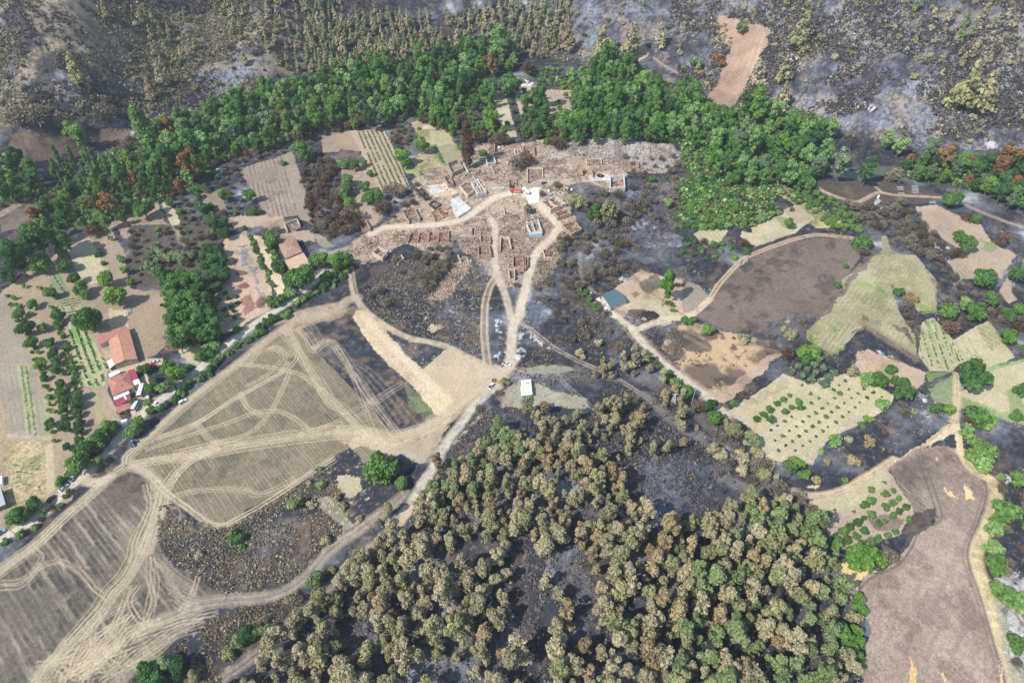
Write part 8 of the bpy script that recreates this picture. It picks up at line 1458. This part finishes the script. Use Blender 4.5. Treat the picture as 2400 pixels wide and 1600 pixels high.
def tractor(front, rear, pc, label):
    c, rz = place(front, rear); e = thing('tractor', (c[0], c[1], ground_z(c[0], c[1]) + .05), label, 'tractor', None, rz)
    bm = bmesh.new(); box(bm, .1, 1.8, -.38, .38, .8, 1.5, .04); bm_obj('bonnet', bm, pc, e, .04); bm = bmesh.new(); box(bm, -1.1, .2, -.55, .55, .9, 2.5, .08); bm_obj('cab', bm, M['glass'], e); bm = bmesh.new(); box(bm, -1.15, .25, -.62, .62, 2.5, 2.62); bm_obj('roof', bm, pc, e)
    for s in (-1, 1): bm = bmesh.new(); box(bm, -1.5, -.1, s * .85 - .2, s * .85 + .2, 1.35, 1.5); bm_obj('fender', bm, pc, e)
    wheels(e, (-.8,), .85, .78, .4); wheels(e, (1.4,), .75, .45, .25)
tractor((314, 1048), (313, 1035), paintm('tractor_blue', (.08, .25, .42)), 'blue tractor standing alone at the track junction'); tractor((364, 858), (352, 861), paintm('tractor_red', (.55, .06, .03)), 'orange-red tractor behind the silver sedan'); tractor((1178, 853), (1170, 851), paintm('tractor_grey', (.10, .13, .14)), 'dark tractor at the road junction beside the white pickup')
# trailer, tyre, tanks, boards
c, rz = place((1003, 283), (992, 283.5)); e = thing('trailer', (c[0], c[1], ground_z(c[0], c[1])), 'small orange trailer on the far grassy plot', 'trailer', None, rz)
bm = bmesh.new(); box(bm, -2, 2, -1, 1, .7, .85); bm_obj('deck', bm, M['wood'], e)
for q in ((-2, 2, -1.05, -.95), (-2, 2, .95, 1.05), (-2.05, -1.95, -1, 1), (1.95, 2.05, -1, 1)): bm = bmesh.new(); box(bm, *q, .86, 1.5); bm_obj('side_panel', bm, paintm('trailer_orange', (.55, .12, .03)), e)
wheels(e, (0,), .95, .4); tube_obj('drawbar', [((2, 0, .6), (3.3, 0, .5), .07, .07)], M['metal'], e)
w = G3([(1158, 892)])[0]; bm = bmesh.new(); n = 20; ring = []
for i in range(n):
    a_ = 2 * math.pi * i / n; ring.append([bm.verts.new(((1.0 + .3 * math.cos(b_)) * math.cos(a_), (1.0 + .3 * math.cos(b_)) * math.sin(a_), .3 + .28 * math.sin(b_))) for b_ in np.linspace(0, 2 * math.pi, 8, endpoint=False)])
for i in range(n):
    for j in range(8): bm.faces.new((ring[i][j], ring[(i + 1) % n][j], ring[(i + 1) % n][(j + 1) % 8], ring[i][(j + 1) % 8]))
o = bm_obj('scrap_ring', bm, M['rubber']); o.location = (w[0], w[1], ground_z(w[0], w[1])); o['label'] = 'big black tyre lying near the white pickup'; o['category'] = 'tyre'
for q, mt, lab in [((1286, 449), 'whitem', 'round white tank in the scorched yard by the square'), ((1291.6, 457), 'cyan', 'blue barrel beside the round white tank'), ((1340, 446), 'whitem', 'white barrel on the slope east of the square'), ((1132, 376), 'cyan', 'blue barrel at the northern ruins'), ((1170, 347), 'whitem', 'white satellite dish-like drum near the reddish ruin')]:
    w = G3([q])[0]; V, F = tubes([((0, 0, 0), (0, 0, 1.3), .95, .85)], 12); me = mesh_np('barrel', V, F, None, [M[mt]]); bm = bmesh.new(); bm.from_mesh(me); bmesh.ops.holes_fill(bm, edges=bm.edges[:]); o = bm_obj('barrel', bm, M[mt]); o.location = (w[0], w[1], ground_z(w[0], w[1])); o['label'] = lab; o['category'] = 'barrel'
bm = bmesh.new(); box(bm, -2.4, 2.4, -.22, .22, 0, .25); o0 = bm_obj('white_board', bm, M['slab']); k = 0
for cx, cy, n_ in ((2109, 438, 3), (2143, 436, 6), (2112, 453, 2), (2185, 473, 2)):
    for i in range(n_):
        w = G3([(cx + i * .6, cy + i * 3.2)])[0]; o = o0 if k == 0 else o0.copy()
        if k: COL.objects.link(o)
        o.location = (w[0], w[1], ground_z(w[0], w[1])); o.rotation_euler = (0, 0, .05); o['label'] = 'white board lying in a row on the burnt meadow by the river pool'; o['category'] = 'board'; o['group'] = 'white boards in rows by the river pool'; k += 1
# people (a few pixels high each)
SKIN = mat_plain('skin', (.40, .24, .17), .6)
def person(px_, shirt, trousers, label, rz):
    w = G3([px_])[0]; e = thing('person', (w[0], w[1], ground_z(w[0], w[1])), label, 'person', None, rz)
    bm = bmesh.new(); J = [(0, 0, .95), (0, 0, 1.2), (0, 0, 1.42), (0, .02, 1.55), (0, .03, 1.68), (.09, 0, .9), (.1, .05, .5), (.1, .02, .06), (.1, .14, .03), (-.09, 0, .9), (-.1, -.05, .5), (-.1, -.1, .06), (-.1, .02, .03), (.19, 0, 1.38), (.24, .03, 1.12), (.23, .15, .9), (-.19, 0, 1.38), (-.24, 0, 1.12), (-.22, .1, .88)]
    E = [(0, 1), (1, 2), (2, 3), (3, 4), (0, 5), (5, 6), (6, 7), (7, 8), (0, 9), (9, 10), (10, 11), (11, 12), (2, 13), (13, 14), (14, 15), (2, 16), (16, 17), (17, 18)]
    v = [bm.verts.new(q) for q in J]
    for a_, b_ in E: bm.edges.new((v[a_], v[b_]))
    me = bpy.data.meshes.new('body'); bm.to_mesh(me); bm.free(); o = link(bpy.data.objects.new('body', me), e)
    md = o.modifiers.new('skin', 'SKIN'); R_ = [.15, .14, .16, .06, .11, .1, .075, .05, .05, .1, .075, .05, .05, .065, .05, .04, .065, .05, .04]
    for sv, r_s in zip(me.skin_vertices[0].data, R_): sv.radius = (r_s, r_s)
    me.skin_vertices[0].data[0].use_root = True
    o.modifiers.new('sub', 'SUBSURF').levels = 1; me.materials.append(SKIN)
    bm = bmesh.new(); prism(bm, [(.2 * math.cos(t), .15 * math.sin(t), .88) for t in a8], [(.23 * math.cos(t), .16 * math.sin(t), 1.46) for t in a8]); bm_obj('shirt', bm, shirt, e, .03)
    for s in (-1, 1): tube_obj('trouser_leg', [((s * .1, 0, .95), (s * .1, s * .05, .5), .12, .095), ((s * .1, s * .05, .5), (s * .1, s * .02, .1), .095, .08)], trousers, e, 8)
    bm = bmesh.new(); bmesh.ops.create_icosphere(bm, subdivisions=2, radius=.125); bmesh.ops.translate(bm, vec=(0, .01, 1.74), verts=bm.verts[:]); bm_obj('hair', bm, M['char'], e)
a8 = np.linspace(0, 2 * math.pi, 8, endpoint=False)
CL = [mat_plain('navy_cloth', (.04, .05, .09)), mat_plain('pale_cloth', (.55, .55, .5)), mat_plain('red_cloth', (.4, .06, .05)), mat_plain('khaki_cloth', (.25, .22, .15))]
for i, (q, lab) in enumerate([((1201, 459), 'person in navy at the cab end of the fire truck'), ((1210, 460), 'person in pale shirt beside the middle of the fire truck'), ((1214, 460), 'person in red, next to the one in pale shirt'), ((1219, 460), 'person in khaki shirt at the rear of the fire truck'), ((1229, 469), 'person in navy walking below the tanker truck'), ((1260, 439), 'person in pale shirt between tanker and parked blue car'), ((1209, 860), 'person in red on the slope beside the junction'), ((1212, 865), 'person in khaki just below the one in red'), ((1215, 868), 'person in navy nearest the earth mound')]):
    person(q, CL[[0, 1, 2, 3, 0, 1, 2, 3, 0][i]], CL[0 if i % 2 else 3], lab, i * .9)
# rubble and debris lying all over the village
def debris(poly, n, size, mats, name, label, hmax=.5, long_=.1, seed=0):
    P = G(poly); lo, hi = P.min(0), P.max(0); r = np.random.default_rng(seed); Q = r.uniform(lo, hi, (n * 3, 2)); Q = Q[inside(P, Q[:, 0], Q[:, 1])]; Q = Q[fbm(Q[:, 0], Q[:, 1], 9, 90 + seed, 3) > .5][:n]
    Q = Q[off_road(Q)]
    n = len(Q)
    base = np.array([[-1, -1, -1], [1, -1, -1], [1, 1, -1], [-1, 1, -1], [-1, -1, 1], [1, -1, 1], [1, 1, 1], [-1, 1, 1]]) * .5
    fq = np.array([[3, 2, 1, 0], [4, 5, 6, 7], [0, 1, 5, 4], [1, 2, 6, 5], [2, 3, 7, 6], [3, 0, 4, 7]])
    s = size * r.uniform(.4, 1.7, (n, 3)); lg = r.random(n) < long_; s[lg] *= [5, .35, .3]; a_ = r.uniform(0, 6.28, n); c_, s_ = np.cos(a_)[:, None], np.sin(a_)[:, None]
    V = base[None] * s[:, None] * r.uniform(.75, 1.25, (n, 8, 1)); x = V[:, :, 0] * c_ - V[:, :, 1] * s_; y = V[:, :, 0] * s_ + V[:, :, 1] * c_
    z = V[:, :, 2] + (H(Q[:, 0], Q[:, 1]) + .1)[:, None]
    V = np.stack([x + Q[:, :1], y + Q[:, 1:], z], 2).reshape(-1, 3); F = (fq[None] + np.arange(n)[:, None, None] * 8).reshape(-1, 4)
    o = link(bpy.data.objects.new(name, mesh_np(name, V, F, None, mats, None, np.repeat(r.integers(0, len(mats), n), 6)))); o['kind'] = 'stuff'; o['label'] = label
debris(VG, 7000, .5, [M['rub'], M['cream'], M['stone'], M['rubred'], M['char'], M['char'], M['rub']], 'village_rubble', 'stones, bricks and charred bits strewn through the burnt village', seed=1)
debris(T('E', [(880, 0), (1640, 0), (1560, 120), (1500, 260), (1300, 420), (1100, 400), (1000, 300), (860, 180), (760, 60)]), 3000, .5, [M['rub'], M['cream'], M['stone'], M['char'], M['rubred']], 'village_debris', 'rubble between the village lanes', seed=2)
debris(T('E', [(600, 490), (660, 390), (740, 360), (700, 300), (760, 220), (900, 220), (860, 330), (800, 390), (740, 480), (680, 505)]), 1000, .5, [M['rub'], M['cream'], M['rubred']], 'collapsed_house_rubble', 'fan of brick and cream rubble on the slope below the village', seed=3)
debris(T('E', [(130, 420), (380, 230), (700, 200), (1040, 340), (980, 560), (960, 930), (720, 800), (350, 690), (190, 540)]), 1100, .3, [M['slab'], M['stone'], M['stone']], 'scattered_pebbles', 'pale stones scattered on the black slope below the village', seed=4, long_=.05)
debris(T('B', [(1500, 1010), (1600, 965), (1850, 945), (2250, 985), (2349, 1060), (2200, 1180), (1900, 1120), (1400, 1100)]), 500, .8, [M['stone'], M['ashfl'], M['ashfl']], 'ridge_gravel', 'broken grey rock on the ridge behind the village', seed=7, long_=0)
# crops
def crop(tile, pts, direction, spacing, step, size, leaf, label, seed=0, keep=.85):
    P = G(T(tile, pts)); a = G(T(tile, direction)); d = a[1] - a[0]; d /= np.linalg.norm(d); n = np.array([-d[1], d[0]]); r = np.random.default_rng(seed)
    s = P @ n; l = P @ d; S, L__ = np.meshgrid(np.arange(math.floor(s.min() / spacing), math.ceil(s.max() / spacing)) * spacing, np.arange(l.min(), l.max(), step)); S = S.ravel() + r.normal(0, .12, S.size); L__ = L__.ravel() + r.uniform(-.3, .3, L__.size)
    Q = S[:, None] * n + L__[:, None] * d; Q = Q[inside(P, Q[:, 0], Q[:, 1]) & (r.random(len(Q)) < keep)]; Q = Q[fbm(Q[:, 0], Q[:, 1], 10, 120 + seed, 2) > .3]
    z = H(Q[:, 0], Q[:, 1]); k = 5; PP = np.repeat(np.column_stack([Q, z + size * .5]), k, 0) + r.normal(0, size * .35, (len(Q) * k, 3)); V, F = cards(PP, r.normal(size=PP.shape) + [0, 0, 1.2], size * .42, r)
    o = link(bpy.data.objects.new('crop_leaves', mesh_np('crop_leaves', V, F, None, [LEAF[leaf]], np.repeat(r.random(len(PP)), 4)))); o['kind'] = 'stuff'; o['label'] = label
crop('B', [(110, 910), (310, 890), (480, 1300), (260, 1295), (150, 1060)], [(130, 920), (290, 1290)], 3.7, .9, .8, 'green', 'double rows of low green plants in the far pale field', 1)
crop('D', [(470, 650), (520, 620), (640, 760), (740, 970), (720, 1085), (540, 1090), (490, 800)], [(520, 700), (660, 1080)], 3.6, .6, .75, 'green', 'leafy vegetable rows west of the barn', 2)
crop('D', [(390, 500), (540, 478), (562, 560), (500, 605), (450, 600)], [(400, 530), (550, 500)], 2.6, .7, .6, 'green', 'short vegetable rows above the walnut tree', 3)
crop('D', [(330, 350), (410, 300), (490, 460), (390, 500)], [(380, 330), (470, 470)], 4.5, .8, .7, 'green', 'sparse vegetable rows in the small upper bed', 4)
crop('D', [(120, 945), (200, 945), (255, 1420), (178, 1420)], [(140, 950), (200, 1420)], 2.4, .6, .5, 'pale', 'pale lettuce strip in the grey plot', 5)
crop('F', [(1640, 650), (1730, 620), (1860, 770), (1905, 930), (1850, 985), (1700, 985), (1620, 860)], [(1700, 660), (1800, 960)], 4.0, .8, .7, 'green', 'patchy green crop rows in the rounded eastern field', 6, .6)
crop('F', [(1870, 780), (1960, 730), (2050, 900), (1905, 930)], [(1900, 770), (1990, 930)], 4.5, 1.2, .6, 'green', 'thin crop rows beside the rounded field', 7, .5)
crop('F', [(2020, 690), (2130, 650), (2220, 780), (2120, 850)], [(2050, 700), (2180, 760)], 4.2, .7, .5, 'pine', 'short dark furrow crop at the eastern field', 8)
crop('B', [(630, 1000), (650, 1000), (710, 1120), (690, 1130)], [(640, 1000), (700, 1130)], 1.4, .6, .7, 'green', 'green strip along the fallow plot edge', 9)
crop('G', [(90, 60), (280, 40), (290, 240), (120, 250)], [(100, 100), (280, 130)], 3, 1.2, .6, 'pale', 'wild weeds in the dry grass plot by the lane', 10, .5)
def scrub(poly, n, size, leaves, name, label, seed, thr=.5, cl=30, k=6):
    P = G(poly); lo, hi = P.min(0), P.max(0); r = np.random.default_rng(seed); Q = r.uniform(lo, hi, (n * 3, 2)); Q = Q[inside(P, Q[:, 0], Q[:, 1])]
    Q = Q[fbm(Q[:, 0], Q[:, 1], cl, 140 + seed, 4) > thr][:n]; Q = Q[off_road(Q, -1)]; Q = Q[~cult(Q)]; z = H(Q[:, 0], Q[:, 1]); s = size * r.uniform(.5, 1.5, len(Q))
    s = np.repeat(s, k); PP = np.repeat(np.column_stack([Q, z]), k, 0); PP[:, 2] += s * .5; PP = PP + r.normal(0, 1, PP.shape) * (s * .6)[:, None]
    V, F = cards(PP, r.normal(size=PP.shape) + [0, 0, .9], 1.0, r); c = np.repeat(PP, 4, 0); V = c + (V - c) * np.repeat(s, 4)[:, None] * .45
    li = np.repeat(r.integers(0, len(leaves), len(Q)), k)
    o = link(bpy.data.objects.new(name, mesh_np(name, V, F, None, [LEAF[l] for l in leaves], np.repeat(r.random(len(PP)), 4), li))); o['kind'] = 'stuff'; o['label'] = label
scrub(P_far, 17000, .95, ['tan', 'char', 'olive', 'tan', 'brown'], 'dry_scrub_foliage', 'low dry scrub and burnt tufts over the far slopes', 1, .52, 60)
scrub(T('A', [(-60, -60), (2349, -60), (2349, 500), (1700, 640), (1100, 740), (300, 860), (-60, 860)]), 9000, 1.0, ['tan', 'tan', 'olive', 'char'], 'slope_scrub_foliage', 'tan scrub on the pale slopes across the river', 2, .5, 55)
scrub([(1560, -60), (2460, -60), (2460, 440), (2100, 360), (1850, 280), (1600, 200)], 17000, 1.1, ['ash', 'ash', 'ash', 'char', 'brown', 'ash', 'tan'], 'mountain_scrub_foliage', 'charred scrub over the blue-grey mountainside', 6, .46, 45)
scrub([(-60, -60), (900, -60), (800, 170), (550, 240), (300, 290), (-60, 300)], 8000, 1.0, ['ash', 'char', 'ash', 'char', 'brown'], 'gully_scrub_foliage', 'charred scrub in the gullies of the far slope', 7, .48, 45)
scrub(HB, 9000, .6, ['ash', 'ash', 'char', 'brown'], 'burnt_litter', 'burnt twigs and ash tufts under the pines', 3, .45, 12)
scrub(T('B', [(1560, 1300), (2349, 1200), (2349, 1700), (1560, 1700)]) + T('E', [(2000, 200), (2349, 700), (2349, 1400), (1000, 1000), (1200, 500)]), 6000, .55, ['ash', 'char', 'char', 'brown'], 'dead_weeds', 'dead weeds on the burnt ground around the right-hand lane', 4, .5, 14)
scrub(T('F', [(0, 0), (2349, 0), (2349, 1568), (300, 1568), (0, 1100)]), 4000, .5, ['char', 'ash', 'tan', 'brown'], 'dead_grass', 'dead weeds between the eastern fields', 5, .55, 12)
scrub(T('G', [(1080, 560), (1100, 330), (1470, 500), (1600, 490), (2000, 240), (2300, 60), (2349, 560), (2100, 810), (1900, 930), (1560, 960), (1130, 690)]), 7000, .38, ['char', 'tan', 'ash', 'brown'], 'burnt_stubble_tufts_litter', 'charred tufts on the stony ground by the graveyard', 8, .4, 8)
scrub(T('G', [(1100, 1420), (1300, 1230), (1560, 1080), (2080, 900), (2200, 960), (1700, 1330), (1480, 1568), (1000, 1568)]), 2500, .38, ['char', 'tan', 'ash', 'brown'], 'burnt_verge_litter', 'charred tufts between the lower tracks', 9, .4, 8)
scrub(T('E', [(130, 420), (380, 230), (700, 200), (1040, 340), (980, 560), (960, 930), (720, 800), (350, 690), (190, 540)]), 3500, .4, ['char', 'ash', 'tan', 'brown'], 'slope_litter', 'charred tufts on the black slope below the village', 10, .42, 8)
for i_, (tl, q) in enumerate(BELTS): scrub(T(tl, q), (5000, 5000, 5000, 6000, 2500, 1500)[i_], 1.5, ['green', 'green', 'deep', 'pale', 'brown'], 'riverside_undergrowth', 'green undergrowth below the ' + ('upstream belt', 'middle belt', 'ridge grove', 'downstream grove', 'far bank trees', 'fallow field grove')[i_], 20 + i_, .3)
# water of the river pool
P = G(T('C', [(930, 1180), (1060, 1200), (1200, 1180), (1350, 1150), (1480, 1140), (1470, 1190), (1350, 1225), (1180, 1245), (1000, 1240)])); z = float(H(P[:, 0], P[:, 1]).mean()) + .25; c = P.mean(0)
bm = bmesh.new(); bm.faces.new([bm.verts.new((*(p - c), 0)) for p in P]); WM = mat_plain('river_water', (.10, .115, .09), .12, spec=.5); o = bm_obj('river_water', bm, WM); o.location = (*c, z); o['kind'] = 'structure'; o['label'] = 'murky river pool'

# ---------------------------------------------------------------- air: thin haze round the whole valley
bm = bmesh.new(); box(bm, -4000, 4000, -600, 3400, -40, 640); hz_ = bpy.data.materials.new('air'); hz_.use_nodes = True; hz_.node_tree.nodes.clear()
v_ = hz_.node_tree.nodes.new('ShaderNodeVolumePrincipled'); v_.inputs['Density'].default_value = .00011; v_.inputs['Color'].default_value = (.86, .92, 1, 1); v_.inputs['Anisotropy'].default_value = .2
o_ = hz_.node_tree.nodes.new('ShaderNodeOutputMaterial'); hz_.node_tree.links.new(v_.outputs[0], o_.inputs['Volume'])
o = bm_obj('haze', bm, hz_); o['kind'] = 'stuff'; o['label'] = 'thin summer haze over the valley'; SC.cycles.volume_bounces = 0
